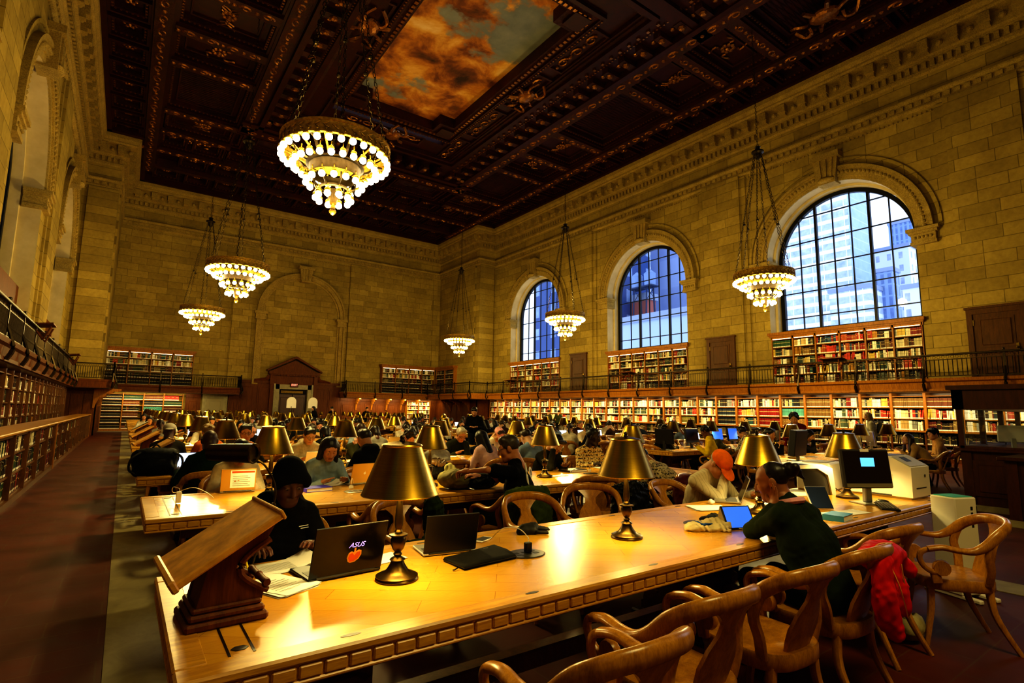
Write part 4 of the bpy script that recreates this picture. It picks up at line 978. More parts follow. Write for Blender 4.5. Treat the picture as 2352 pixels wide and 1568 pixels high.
for k, y in enumerate(ROWY):
    for c, (tb, C_, LX_, cn, nm) in enumerate(((tb1, C1, LX1, 'left', 'left-hand'), (tb2, C2, LX2, 'right', 'right-hand'))):
        if c == 1 and k == 0: continue
        first = (k == c)
        o = tb if first else dup(tb)
        o.location = ((C_[0]+C_[1])/2, y, 0)
        o['label'] = f'long oak reading table, {ROWN[k]} of the {cn} column' if k else 'long glossy oak reading table in front, with black laptops and a reading stand'
        for i, x in enumerate(LX_):
            o = lp if not ulp else dup(lp); ulp = True; o.location = (x, y+(0 if k else -.03), TZ)
            o['label'] = f'brass-shaded table lamp, {ORD[i+1]} from the aisle end of the {ROWN[k]} {nm} table'
            if k == 0: o['label'] = ('largest brass-shaded lamp beside the sticker laptop', 'brass-shaded lamp standing alone mid-way on the front table', 'brass-shaded lamp between the orange cap and the bun-haired woman', 'brass-shaded lamp behind the upright monitor on the front table')[i]
# bentwood armchair, facing +y
def chair_proto():
    g = empty('armchair', (0, 0, 0), 0, '-', 'chair', 'oak bentwood library armchairs'); W_ = MAT['chair']
    s = MB(); out = [(.235*math.copysign(abs(math.cos(t))**.62, math.cos(t))*(1+.06*math.sin(t)), .235*math.copysign(abs(math.sin(t))**.62, math.sin(t))) for t in (2*PI*i/28 for i in range(28))]
    n = len(out); vs = []
    for k, z in ((1, .375), (1.03, .385), (1.03, .44), (1.0, .452), (.86, .45), (.5, .437)): vs += [(x*k, y*k, z) for x, y in out]
    s.add(vs, [tuple(range(n))[::-1], tuple(range(5*n, 6*n))]+[(j*n+i, j*n+(i+1) % n, (j+1)*n+(i+1) % n, (j+1)*n+i) for j in range(5) for i in range(n)])
    s.build('seat', W_, g, SM)
    c = MB(); half = [(.275, .2, .655), (.28, .12, .672), (.283, .03, .66), (.28, -.06, .66), (.272, -.14, .7), (.25, -.22, .77), (.19, -.295, .815), (.1, -.335, .832), (0, -.345, .836)]
    p = bez(half, 4); p = p[:-1]+[(-x, y, z) for x, y, z in p[::-1]]; L = len(p)
    sc = []
    for i in range(L):
        u = abs(i-(L-1)/2)/((L-1)/2); sc.append((.024+.007*(u > .6), .036-.016*min(1, max(0, (u-.45)/.25))))
    c.sweep(p, rrect(2, 2, .45, 3), scales=sc); c.build('crest_rail', W_, g, SM)
    b = MB(); lv = [(.44, .095), (.5, .11), (.56, .115), (.63, .09), (.69, .05), (.735, .05), (.77, .085), (.81, .14)]
    vs = []; 
    for z, w in lv:
        y = -.2-.14*((z-.44)/.37)**1.1
        for x in (-w, -w*.5, 0, w*.5, w): vs.append((x, y-.018*(1-(x/(w+1e-6))**2)*.6, z))
        for x in (-w, -w*.5, 0, w*.5, w): vs.append((x, y+.018-.018*(1-(x/(w+1e-6))**2)*.6, z))
    fs = []
    for j in range(len(lv)-1):
        for q in range(4):
            a = j*10+q; fs.append((a, a+10, a+11, a+1)); a += 5; fs.append((a, a+1, a+11, a+10))
        a = j*10; fs.append((a, a+5, a+15, a+10)); a = j*10+4; fs.append((a, a+10, a+15, a+5))
    b.add(vs, fs); b.build('splat', W_, g, SM)
    for s_ in (-1, 1):
        d = MB(); d.sweep(bez([(s_*.215, -.15, .43), (s_*.245, -.16, .53), (s_*.268, -.15, .63), (s_*.262, -.19, .74)], 4), rrect(.03, .055, .4, 2), up=(0, 1, 0)); d.build('back_stile', W_, g, SM)
        a = MB(); a.sweep(bez([(s_*.275, .19, .655), (s_*.272, .235, .635), (s_*.268, .25, .59), (s_*.262, .225, .535), (s_*.255, .17, .5), (s_*.25, .1, .52)], 4), rrect(.036, .036, .4, 2), up=(1, 0, 0))
        a.lathe([(.001, -.02), (.05, -.02), (.056, 0), (.05, .02), (.001, .02)], 14, M=T((s_*.252, .12, .53)) @ Matrix.Rotation(PI/2, 4, 'Y')); a.sweep([(s_*.245, .15, .43), (s_*.25, .16, .5)], rrect(.035, .06, .3, 2), up=(0, 1, 0)); a.build('arm_scroll', W_, g, SM)
    for sx, sy in ((-1, 1), (1, 1), (-1, -1), (1, -1)):
        l = MB(); k = .03 if sy > 0 else -.1
        l.sweep(bez([(sx*.175, sy*.17, .39), (sx*.19, sy*.18, .25), (sx*.2, sy*.19+k*.45, .12), (sx*.215, sy*.2+k, 0)], 4), rrect(.044, .044, .35, 2), up=(0, 1, 0), scales=[1.1-.035*i for i in range(13)]); l.build('leg', W_, g, SM)
    return g
CHAIR = chair_proto(); CHAIR_USED = [False]
def place_chair(x, y, rz, label):
    o = CHAIR if not CHAIR_USED[0] else dup(CHAIR); CHAIR_USED[0] = True
    o.location = (x, y, 0); o.rotation_euler = (0, 0, rz); o['label'] = label; return o
# sloped wooden reading stands at the aisle ends of some tables
MAT['board_leather'] = plain('worn_board', '#c8963e', .5, var=.3)
def stand_proto():
    g = empty('reading_stand', (0, 0, 0), 0, '-', 'bookstand', 'sloped wooden reading stands'); P_ = MAT['panel_wood']
    b = MB(); b.box((-.14, -.135, 0), (.14, .135, .03), bev=.008); b.box((-.128, -.123, .03), (.128, .123, .055), bev=.008); b.box((-.118, -.112, .055), (.118, .112, .075), bev=.006); b.build('base', P_, g)
    p = MB(); arc = [(.12, .12), (.118, .1)]; n = 10
    cv_ = [(.125+-.1*math.sin(PI*i/n)*1.05, .1+.19*i/n) for i in range(n+1)]
    prof = [(-.105, .07), (.12, .07)]+cv_+[(.16, .36), (-.07, .235)]
    p.prism(prof, -.1, -.07, 'y'); p.prism(prof, .07, .1, 'y'); p.prism([(-.1, .07), (.02, .07), (.02, .3), (-.07, .24)], -.07, .07, 'y'); 
    for y in (-.105, .105): p.tube([(x+.012, y, z) for x, z in cv_], .012, 6)
    p.build('pedestal', P_, g, SM)
    r = MB(); r.lathe([(.001, -.12), (.014, -.12), (.016, -.1), (.013, -.09), (.013, -.01), (.017, 0), (.013, .01), (.013, .09), (.016, .1), (.014, .12), (.001, .12)], 10, M=T((.13, 0, .13)) @ Matrix.Rotation(PI/2, 4, 'X')); r.build('roller', P_, g, SM)
    Mt = T((-.02, 0, .29), ry=-.545)
    t = MB(); t.M = Mt; t.box((-.2, -.205, -.012), (.2, .205, .016), bev=.006); t.build('board', MAT['board_leather'], g)
    l = MB(); l.M = Mt; l.box((-.215, -.21, -.016), (-.19, .21, .03), bev=.006); l.build('ledge', MAT['oak'], g); l = MB(); l.M = Mt; l.box((.19, -.21, -.016), (.205, .21, .024), bev=.005); l.build('top_lip', MAT['oak'], g)
    return g
st = stand_proto()
for i, (k, lb) in enumerate(((0, 'large sloped wooden reading stand on the left end of the front table'), (2, 'tilted reading stand behind the black backpack'), (3, 'reading stand on a carved foot at the aisle end of the fourth table'), (4, 'reading stand with a scrolled foot at the aisle end of the fifth table'), (5, 'reading stand holding an open white book at the aisle end'))):
    o = st if i == 0 else dup(st); o.location = (.375, ROWY[k]-.09, TZ); o['label'] = lb; o.rotation_euler = (0, 0, .06)

# chairs set out in view: near side faces the table (+y), far side faces the camera (-y)
for x, y, rz, lb in ((1.42, 1.5, .0, 'empty oak armchair in the lower middle, cut by the bottom of the picture'), (2.06, 1.63, -.03, 'empty oak armchair at the front table, second from the bottom edge'), (2.76, 1.62, -.06, 'empty oak armchair between the near chairs and the green-fleece woman'), (3.42, 1.62, -.05, 'oak armchair with a red jacket, under the woman in green fleece'),
    (4.3, 1.75, -.1, 'oak armchair tucked in beyond the red jacket'), (4.98, 1.45, .62, 'oak armchair turned sideways beside the white floor unit'),
    (.93, 3.62, PI, 'oak armchair under the person in the black beanie'), (1.86, 3.78, PI+.05, 'empty armchair behind the closed dark laptop, green coat on it'), (2.86, 3.5, PI-.1, 'empty oak armchair behind the gloves, facing the camera'), (3.62, 3.72, PI-.7, 'empty oak armchair turned sideways beside the green draped chair'), (4.72, 3.5, PI, 'oak armchair under the man in the orange cap'), (5.5, 3.75, PI+.2, 'oak armchair holding a dark red puffer coat'),
    (1.95, 4.5, .0, 'empty armchair backing toward the camera, behind the dark green coat chair'), (3.12, 4.36, .1, 'armchair draped with a dark green jacket, behind the man in black'), (4.58, 4.72, -.5, 'empty oak armchair drawn out from the second table on its near side')):
    place_chair(x, y, rz, lb)

# ---------------------------------------------------------------- figures: smooth blended volumes turned into one surface
def surf(prims, h, pad=.03, wr=0.0, seed=0):
    """prims: list of (kind, ...); returns verts, quads of the blended surface"""
    lo = np.full(3, 1e9); hi = -lo
    for p in prims:
        if p[0] == 'c':
            for q, r in ((p[1], p[3]), (p[2], p[4])): lo = np.minimum(lo, np.array(q)-r); hi = np.maximum(hi, np.array(q)+r)
        elif p[0] == 'e': r = max(p[2]); lo = np.minimum(lo, np.array(p[1])-r); hi = np.maximum(hi, np.array(p[1])+r)
    lo -= pad; hi += pad; n = np.ceil((hi-lo)/h).astype(int)+1
    F = np.full(n, .2, np.float32); ax = [lo[i]+h*np.arange(n[i]) for i in range(3)]
    for p in prims:
        k = p[-1] if p[0] in 'ce' else p[-1]; m = .035+max(k, 0)+h
        kind = p[0] if p[0] in 'ce' else p[0][1]
        if kind == 'c':
            a, b, ra, rb = np.array(p[1], float), np.array(p[2], float), p[3], p[4]; bl = np.minimum(a-ra, b-rb)-m; bh = np.maximum(a+ra, b+rb)+m
        else: c0 = np.array(p[1], float); rr = np.array(p[2], float); R = np.array(p[3]) if p[3] is not None else np.eye(3); bl = c0-max(rr)-m; bh = c0+max(rr)+m
        i0 = np.clip(((bl-lo)/h).astype(int), 0, n); i1 = np.clip(((bh-lo)/h).astype(int)+2, 0, n)
        if np.any(i1 <= i0): continue
        sl = tuple(slice(i0[i], i1[i]) for i in range(3)); X, Y, Z = np.meshgrid(*[ax[i][sl[i]] for i in range(3)], indexing='ij')
        P = np.stack([X, Y, Z], -1)
        if kind == 'c':
            ba = b-a; L = max(1e-9, ba@ba); t = np.clip(((P-a)@ba)/L, 0, 1); d = np.linalg.norm(P-a-t[..., None]*ba, axis=-1)-(ra+(rb-ra)*t)
        else:
            q = (P-c0)@R; k0 = np.linalg.norm(q/rr, axis=-1); k1 = np.linalg.norm(q/rr**2, axis=-1)+1e-9; d = k0*(k0-1)/k1
        f = F[sl]
        if p[0][0] == '-': d = -d; hh = np.maximum(k-np.abs(f-d), 0)/max(k, 1e-6); F[sl] = np.maximum(f, d)+hh*hh*k/4
        else: hh = np.maximum(k-np.abs(f-d), 0)/max(k, 1e-6); F[sl] = np.minimum(f, d)-hh*hh*k/4
    if wr:
        X, Y, Z = np.meshgrid(*ax, indexing='ij'); s = seed*1.7
        F += (wr*(np.sin(31*X+8*np.sin(17*Z+s)+s)*np.sin(27*Z+7*np.sin(19*Y+s))+.6*np.sin(45*Z+30*Y+9*np.sin(21*X+s)))).astype(np.float32)
    S = F < 0; N = S.shape; c = np.zeros([q-1 for q in N], np.int8); off = [(i, j, k) for i in (0, 1) for j in (0, 1) for k in (0, 1)]
    def sub(A, o): return A[o[0]:N[0]-1+o[0], o[1]:N[1]-1+o[1], o[2]:N[2]-1+o[2]]
    for o in off: c += sub(S, o)
    act = (c > 0) & (c < 8); ids = np.full(act.shape, -1, np.int64); I = np.argwhere(act); ids[act] = np.arange(len(I))
    pos = np.zeros((len(I), 3)); cnt = np.zeros(len(I)); V = {o: sub(F, o)[act] for o in off}
    for o in off:
        for axx in range(3):
            if o[axx]: continue
            q = list(o); q[axx] = 1; q = tuple(q); a, b = V[o], V[q]; cr = (a < 0) != (b < 0); t = np.where(cr, a/np.where(cr, a-b, 1), 0)
            e = np.array(o, float)[None]+np.zeros((len(I), 3)); e[:, axx] += t; pos[cr] += e[cr]; cnt[cr] += 1
    verts = lo+h*(I+pos/np.maximum(cnt, 1)[:, None]); quads = []
    for axx in range(3):
        u, v = (axx+1) % 3, (axx+2) % 3; s0 = [slice(1, N[i]-1) for i in range(3)]; s1 = list(s0); s0[axx] = slice(0, N[axx]-1); s1[axx] = slice(1, N[axx])
        A, B = S[tuple(s0)], S[tuple(s1)]; E = np.argwhere(A != B); 
        if not len(E): continue
        base = E.copy(); base[:, u] += 1; base[:, v] += 1; sg = A[tuple(E.T)]
        def idx(du, dv): q = base.copy(); q[:, u] += du; q[:, v] += dv; return ids[tuple(q.T)]
        Q = np.stack([idx(-1, -1), idx(0, -1), idx(0, 0), idx(-1, 0)], 1); Q[~sg] = Q[~sg][:, ::-1]; quads.append(Q)
    return verts, np.concatenate(quads)
def mesh_np(name, parts, mats):
    """parts: list of (verts, faces, material index or array)"""
    vs, fs, ms, b = [], [], [], 0
    for v, f, m in parts:
        vs.append(v); fs.append(f+b); ms.append(np.full(len(f), m) if np.isscalar(m) else m); b += len(v)
    v = np.concatenate(vs); f = np.concatenate(fs); me = bpy.data.meshes.new(name)
    me.vertices.add(len(v)); me.vertices.foreach_set('co', v.astype(np.float32).ravel()); me.loops.add(f.size); me.loops.foreach_set('vertex_index', f.astype(np.int32).ravel())
    me.polygons.add(len(f)); me.polygons.foreach_set('loop_start', np.arange(0, f.size, 4, dtype=np.int32)); me.polygons.foreach_set('material_index', np.concatenate(ms).astype(np.int32)); me.polygons.foreach_set('use_smooth', np.ones(len(f), bool))
    for m in mats: me.materials.append(m)
    me.update(calc_edges=True); return me
def xf(v, M): A = np.array(M); return v @ A[:3, :3].T+A[:3, 3]
def rotx(a): c, s = math.cos(a), math.sin(a); return np.array([[1, 0, 0], [0, c, -s], [0, s, c]])
def roty(a): c, s = math.cos(a), math.sin(a); return np.array([[c, 0, s], [0, 1, 0], [-s, 0, c]])
def rotz(a): c, s = math.cos(a), math.sin(a); return np.array([[c, -s, 0], [s, c, 0], [0, 0, 1]])
HEAD_C = {}
def head_geo(h, fem, jaw=1.0):
    key = (h, fem, jaw)
    if key in HEAD_C: return HEAD_C[key]
    j = .93 if fem else 1.0
    pr = [('e', (0, -.012, .022), (.075, .094, .086), None, 0), ('e', (0, .028, -.045), (.056*j, .058, .072), None, .04), ('c', (-.018*j*jaw, .06, -.1), (.018*j*jaw, .06, -.1), .021, .021, .035),
          ('c', (-.045*j, .02, -.082), (-.012, .056, -.102), .02, .02, .03), ('c', (.045*j, .02, -.082), (.012, .056, -.102), .02, .02, .03),
          ('c', (-.04, .062, .026), (.04, .062, .026), .017, .017, .02), ('c', (0, .082, .012), (0, .103, -.036), .0085, .0125, .012), ('c', (-.012, .09, -.04), (.012, .09, -.04), .009, .009, .01),
          ('e', (-.04*j, .056, -.03), (.026, .026, .03), None, .03), ('e', (.04*j, .056, -.03), (.026, .026, .03), None, .03),
          ('-e', (-.031, .097, .002), (.019, .016, .012), None, .012), ('-e', (.031, .097, .002), (.019, .016, .012), None, .012),
          ('e', (-.031, .073, .002), (.015, .014, .011), None, .004), ('e', (.031, .073, .002), (.015, .014, .011), None, .004),
          ('c', (-.02, .079, -.066), (.02, .079, -.066), .0075, .0075, .008), ('c', (-.016, .078, -.077), (.016, .078, -.077), .0085, .0085, .006), ('-c', (-.021, .091, -.0715), (.021, .091, -.0715), .0025, .0025, .004),
          ('e', (-.077, -.008, -.01), (.011, .021, .033), roty(-.15) @ rotz(.25), .006), ('e', (.077, -.008, -.01), (.011, .021, .033), roty(.15) @ rotz(-.25), .006),
          ('c', (0, -.03, -.06), (0, -.05, -.2), .052 if fem else .058, .056 if fem else .064, .03)]
    v, f = surf(pr, h, .02); c = v[f].mean(1); m = np.zeros(len(f), int)
    m[(np.abs(c[:, 0]) < .021) & (c[:, 1] > .079) & (c[:, 2] < -.0625) & (c[:, 2] > -.083)] = 1
    HEAD_C[key] = (v, f, m); return HEAD_C[key]
HAND_C = {}
def hand_geo(h, pose):
    """hand along +y from the wrist at the origin, palm down (-z), thumb on -x (a right hand)"""
    if (h, pose) in HAND_C: return HAND_C[h, pose]
    pr = [('c', (0, -.03, 0), (0, .01, 0), .027, .027, 0), ('e', (0, .045, 0), (.04, .048, .016), None, .02)]
    curl = {'flat': .18, 'relax': .6, 'grip': 1.15, 'write': .95, 'fist': 1.5}[pose]
    for i, (x, L) in enumerate(((-.029, .072), (-.01, .08), (.01, .075), (.029, .06))):
        y, z, a = .082-.006*abs(i-1.2), 0.0, -.05; fan = (-.09, -.02, .05, .13)[i]; cu = curl*(1 if not (pose == 'write' and i > 1) else 1.25); p0 = (x, y, z)
        for s, seg in enumerate((.42, .32, .26)):
            a -= cu*(.5, .62, .45)[s]; ln = L*seg; p1 = (p0[0]+ln*math.sin(fan)*math.cos(a), p0[1]+ln*math.cos(a)*math.cos(fan), p0[2]+ln*math.sin(a)); r = .0095-.0009*s-(.001 if i == 3 else 0)
            pr.append(('c', p0, p1, r, r-.0008, .004 if s else .008)); p0 = p1
    ty = {'flat': -.006, 'relax': -.016, 'grip': -.03, 'write': -.034, 'fist': -.03}[pose]
    pr += [('c', (-.024, .016, -.004), (-.047, .045, -.01+ty*.4), .014, .0115, .012), ('c', (-.047, .045, -.01+ty*.4), (-.05+(.024 if pose in ('grip', 'write', 'fist') else 0), .075, -.01+ty), .0112, .0095, .005)]
    HAND_C[h, pose] = surf(pr, h, .015); return HAND_C[h, pose]
HAIR_C = {}
def hair_geo(style, h):
    if (style, h) in HAIR_C: return HAIR_C[style, h]
    cap = [('e', (0, -.02, .03), (.084, .1, .09), None, 0)]
    cut = ('-e', (0, .115, -.02), (.072, .075, .105), None, .012)
    low = lambda z: ('-e', (0, .0, z), (.2, .2, .1), None, .015)
    if style == 'short': pr = cap+[('c', (-.045, .035, .085), (.045, .045, .08), .03, .03, .03), cut, low(-.172), ('-e', (.0, .06, -.08), (.1, .07, .07), None, .01)]
    elif style == 'thin': pr = [('e', (0, -.02, .027), (.0785, .096, .086), None, 0), ('-e', (0, .11, .0), (.08, .09, .1), None, .01), low(-.14)]
    elif style == 'curly':
        pr = list(cap); r = random.Random(5)
        for i in range(26):
            a, b = r.uniform(0, 2*PI), r.uniform(-.1, 1.4); pr.append(('e', (.085*math.cos(a)*math.cos(b), -.02+.1*math.sin(a)*math.cos(b), .03+.09*math.sin(b)), (.026, .026, .024), None, .008))
        pr += [cut, low(-.16), ('-e', (.0, .07, -.07), (.1, .06, .08), None, .01)]
    elif style == 'long': pr = cap+[('c', (-.07, -.02, .0), (-.1, .0, -.27), .04, .03, .03), ('c', (.07, -.02, .0), (.1, .0, -.27), .04, .03, .03), ('c', (-.03, -.07, 0), (-.03, -.1, -.3), .06, .045, .04), ('c', (.03, -.07, 0), (.03, -.1, -.3), .06, .045, .04), cut]
    elif style == 'bob': pr = cap+[('c', (-.068, -.01, .02), (-.078, .0, -.1), .035, .028, .03), ('c', (.068, -.01, .02), (.078, .0, -.1), .035, .028, .03), ('c', (0, -.07, 0), (0, -.08, -.1), .06, .05, .04), cut]
    elif style == 'bun': pr = [('e', (0, -.03, .028), (.08, .09, .086), None, 0), ('-e', (0, .1, -.04), (.072, .06, .1), None, .012), low(-.15), ('-e', (.0, .06, -.085), (.1, .065, .07), None, .01), ('e', (0, -.13, .035), (.055, .05, .05), None, .014), ('e', (.03, -.16, .02), (.035, .035, .03), None, .014), ('e', (-.02, -.165, .045), (.035, .03, .03), None, .012), ('c', (.03, -.17, .0), (.05, -.19, -.04), .018, .008, .02)]
    elif style == 'pony': pr = cap+[cut, low(-.15), ('-e', (.0, .06, -.085), (.1, .065, .07), None, .01), ('c', (0, -.11, .03), (0, -.15, -.12), .03, .022, .02), ('c', (0, -.15, -.12), (.02, -.12, -.22), .022, .008, .02)]
    elif style == 'beanie': pr = [('e', (0, -.02, .035), (.09, .108, .098), None, 0), ('-e', (0, .115, -.05), (.3, .115, .1), None, .01), low(-.115), ('c', (-.06, .045, .02), (.06, .045, .02), .045, .045, .03), ('-e', (0, .125, -.045), (.11, .1, .085), None, .01)]
    elif style == 'cap': pr = [('e', (0, -.012, .04), (.086, .105, .082), None, 0), ('-e', (0, 0, -.09), (.3, .3, .1), None, .006)]+[('e', (0, .105, .01), (.07, .085, .011), rotx(-.22), .012)]
    elif style == 'capback': pr = [('e', (0, -.012, .04), (.086, .105, .082), None, 0), ('-e', (0, 0, -.09), (.3, .3, .1), None, .006), ('e', (0, -.12, .0), (.06, .06, .011), rotx(.3), .012)]
    elif style == 'hood': pr = [('e', (0, -.04, .0), (.115, .125, .14), None, 0), ('-e', (0, .09, -.02), (.085, .1, .12), None, .02), ('c', (-.06, -.05, -.15), (.06, -.05, -.15), .07, .07, .05)]
    elif style == 'fringe': pr = cap+[('c', (-.06, .06, .07), (.06, .065, .06), .026, .026, .02), ('c', (-.07, -.01, .0), (-.072, .01, -.03), .024, .02, .02), ('c', (.07, -.01, .0), (.072, .01, -.03), .024, .02, .02), ('-e', (0, .125, -.045), (.075, .075, .085), None, .01), low(-.15)]
    HAIR_C[style, h] = surf(pr, h, .02, .0012 if style not in ('beanie', 'cap', 'capback', 'hood') else 0); return HAIR_C[style, h]
def skin_mat(c):
    k = 'skin'+c
    if k not in MAT:
        t = NT('skin_'+c.strip('#')); v = t.coords(); f = t.noise(v, 30, 3); b = hx(c); t.base(t.ramp(f, [(.3, tuple(q*.88 for q in b[:3])+(1,)), (.7, b)])); t.set(Roughness=.5, Subsurface_Weight=.08, Subsurface_Scale=.01); MAT[k] = t.m
        MAT['lip'+c] = plain('lips_'+c.strip('#'), tuple(q*w for q, w in zip(b[:3], (.72, .45, .42)))+(1,), .4)
    return MAT[k], MAT['lip'+c]
def cloth_mat(c):
    k = 'cl'+c
    if k not in MAT: MAT[k] = fabric('cloth_'+c.strip('#'), c)
    return MAT[k]
def hair_mat(c):
    k = 'hr'+c
    if k not in MAT:
        t = NT('hair_'+c.strip('#')); v = t.coords('Object', (60, 60, 8)); f = t.noise(v, 2, 3); b = hx(c); t.base(t.ramp(f, [(.3, tuple(q*.6 for q in b[:3])+(1,)), (.7, tuple(min(1, q*1.35) for q in b[:3])+(1,))])); t.set(Roughness=.42); t.bump(f, .3, .004); MAT[k] = t.m
    return MAT[k]
def V3(*a): return np.array(a, float)
def nrm(v): return v/max(1e-9, np.linalg.norm(v))
def ik(S, W, pole, a, b):
    d = W-S; L = np.linalg.norm(d)
    if L > (a+b)*.995: W = S+d/L*(a+b)*.995; d = W-S; L = np.linalg.norm(d)
    u = d/L; x = (a*a-b*b+L*L)/(2*L); hgt = math.sqrt(max(0, a*a-x*x)); p = pole-S; p = p-u*(p@u); return S+u*x+nrm(p)*hgt, W
POSES = {}
def person(label, x, y, rz, skin='#c89a74', hair=('short', '#1a120c'), top='#222226', legs='#16181f', fem=False, lean=.3, side=0., twist=0., pitch=.55, yaw=0., roll=0., arms='table', hands=('flat', 'flat'), stand=False, q=1.0, sleeve='long', topname='sweater', group=None, scale=1.0, wr=.0022, hat=None, face=True, fat=1.0, pat=None, wrists=None, poles=None, fdir=None, hipy=0., hood=False, glasses=None, seat=.455, palms=None, chairs=True):
    """q is the grid size in centimetres; everything in the figure's own frame, facing +y"""
    g = empty('person', (x, y, 0), rz, label, 'person', group); h = .01*q
    hz = (seat+.085) if not stand else .93
    H = V3(0, hipy, hz); Rl = rotz(twist*.5) @ roty(side) @ rotx(-lean); sp = Rl @ V3(0, 0, 1); R2 = rotz(twist) @ roty(side*1.2) @ rotx(-lean*1.15)
    C = H+sp*.27; N = C+(R2 @ V3(0, 0, 1))*.24; rt = R2 @ V3(1, 0, 0); fw = R2 @ V3(0, 1, 0); up = R2 @ V3(0, 0, 1)
    sw = .148 if fem else .168; Sl, Sr = N-rt*sw-up*.08, N+rt*sw-up*.08
    Rh = rotz(yaw) @ roty(roll) @ rotx(-pitch); hd = Rh @ V3(0, 0, 1); hc = N+up*.06+(hd*.6+up*.25+fw*.1)*.13+(Rh @ V3(0, .03, 0))
    Mh = np.eye(4); Mh[:3, :3] = Rh; Mh[:3, 3] = hc
    tb = .80
    A = {'table': (V3(-.13, .43, tb), V3(.13, .43, tb)), 'laptop': (V3(-.1, .42, .82), V3(.1, .42, .82)), 'write': (V3(-.16, .4, tb), V3(.1, .42, .815)), 'wide': (V3(-.3, .4, tb), V3(.3, .4, tb)),
         'chin': (V3(-.14, .42, tb), hc+Rh @ V3(.075, .05, -.14)), 'chinl': (hc+Rh @ V3(-.075, .05, -.14), V3(.14, .42, tb)), 'face2': (hc+Rh @ V3(-.085, .03, -.15), hc+Rh @ V3(.085, .03, -.15)), 'brow': (V3(-.14, .42, tb), hc+Rh @ V3(.06, .13, -.05)),
         'phone': (hc+V3(-.09, .2, -.2), hc+V3(.08, .2, -.2)), 'sleep': (V3(-.2, .5, tb), V3(.16, .52, tb)), 'hang': (V3(-.24, .06, .82), V3(.24, .06, .82)), 'pocket': (V3(-.22, .12, .9), V3(.22, .12, .9)), 'hold': (V3(-.1, .3, 1.12), V3(.1, .3, 1.12)), 'lap': (V3(-.08, .28, .66), V3(.08, .28, .66))}[arms] if wrists is None else wrists
    Wl, Wr = [np.array(a, float) for a in A]; po = poles or ((V3(-.5, .1, .3), V3(.5, .1, .3)))
    Wl0, Wr0 = Wl, Wr; ua, fa = .285, .255
    El, Wl = ik(Sl, Wl, po[0], ua, fa); Er, Wr = ik(Sr, Wr, po[1], ua, fa)
    if stand: K = [(V3(s*.1, .02, .5), V3(s*.11, -.02, .09)) for s in (-1, 1)]
    else: K = [(V3(s*.13, .43+hipy, seat+.055), V3(s*.13, .36+hipy+(.06 if s > 0 else -.02), .09)) for s in (-1, 1)]
    sk, lip = skin_mat(skin); parts = []; th = 1.0 if fem else 1.07
    # body: one surface of trunk, neck, limbs
    def limb(off): return [('c', Sl, El, .046+off, .039+off, .03), ('c', El, Wl, .039+off, .027+off, .02), ('c', Sr, Er, .046+off, .039+off, .03), ('c', Er, Wr, .039+off, .027+off, .02)]
    trunk = []
    for s in (-1, 1): trunk += [('c', H+rt*s*.06, C+rt*s*.062, .1*fat, .1*fat, .05), ('c', C+rt*s*.062, N+rt*s*.07-up*.12, .1*fat, .078, .05), ('c', N+rt*s*.03-up*.05, N+rt*s*sw-up*.082, .048, .046, .06), ('c', N+up*.01, N+rt*s*.1-up*.045, .036, .04, .05)]
    lg = []
    for s, (kn, an) in zip((-1, 1), K): lg += [('c', H+V3(s*.09, .02, -.02), kn, .085, .055, .04), ('c', kn, an, .053, .036, .03)]
    shoe = []
    for kn, an in K: shoe += [('c', an+V3(0, -.03, -.045), an+V3(0, .13, -.055), .045, .032, .02), ('c', an+V3(0, 0, -.05), an+V3(0, 0, .03), .045, .045, .02)]
    feet = [('c', an+V3(0, -.02, -.04), an+V3(0, .1, -.05), .033, .025, .02) for kn, an in K]
    b = trunk+[('c', N-up*.06, N+(hc-N)*.35, .06, .05, .04)]+limb(-.006)+lg+feet
    b = [(p[0], p[1], p[2], p[3]*.93, p[4]*.93, p[5]) for p in b]
    parts.append((*surf(b, max(h*1.5, .016)), 0))
    hv, hf, hm = head_geo(.0045 if q <= 1.0 else .007 if q < 1.6 else .01, fem); parts.append((xf(hv*th, Mh), hf, hm))
    def hand(W, E, mir, pose, i):
        v, f = hand_geo(.0038 if q <= 1.0 else .006 if q < 1.6 else .008, pose); v = v*(.93 if fem else 1.02)
        if mir: v = v*V3(-1, 1, 1); f = f[:, ::-1]
        d = nrm(W-E); 
        if fdir and fdir[i] is not None: d = nrm(V3(*fdir[i]))
        pn = V3(0, 0, 1) if not (palms and palms[i] is not None) else V3(*palms[i]); xx = nrm(np.cross(d, pn)); zz = np.cross(xx, d); M = np.eye(4); M[:3, 0] = xx; M[:3, 1] = d; M[:3, 2] = zz; M[:3, 3] = W; return xf(v, M), f, 0
    parts.append(hand(Wl, El, True, hands[0], 0)); parts.append(hand(Wr, Er, False, hands[1], 1))
    new_obj('body', mesh_np('body', parts, [sk, lip]), g)
    # clothing
    o = .014; tp = [(p[0], p[1], p[2], p[3]*1.0+o, p[4]+o, p[5]) for p in trunk]+[('c', N-up*.03+fw*.0, N+up*.012, .066, .06, .03)]
    if sleeve == 'long': tp += [('c', Sl, El, .05+o, .042+o*.8, .03), ('c', El, Wl-nrm(Wl-El)*.012, .043+o*.8, .032+o*.5, .02), ('c', Sr, Er, .05+o, .042+o*.8, .03), ('c', Er, Wr-nrm(Wr-Er)*.012, .043+o*.8, .032+o*.5, .02)]
    else: tp += [('c', Sl, Sl+(El-Sl)*.72, .052+o, .052+o, .03), ('c', Sr, Sr+(Er-Sr)*.72, .052+o, .052+o, .03)]
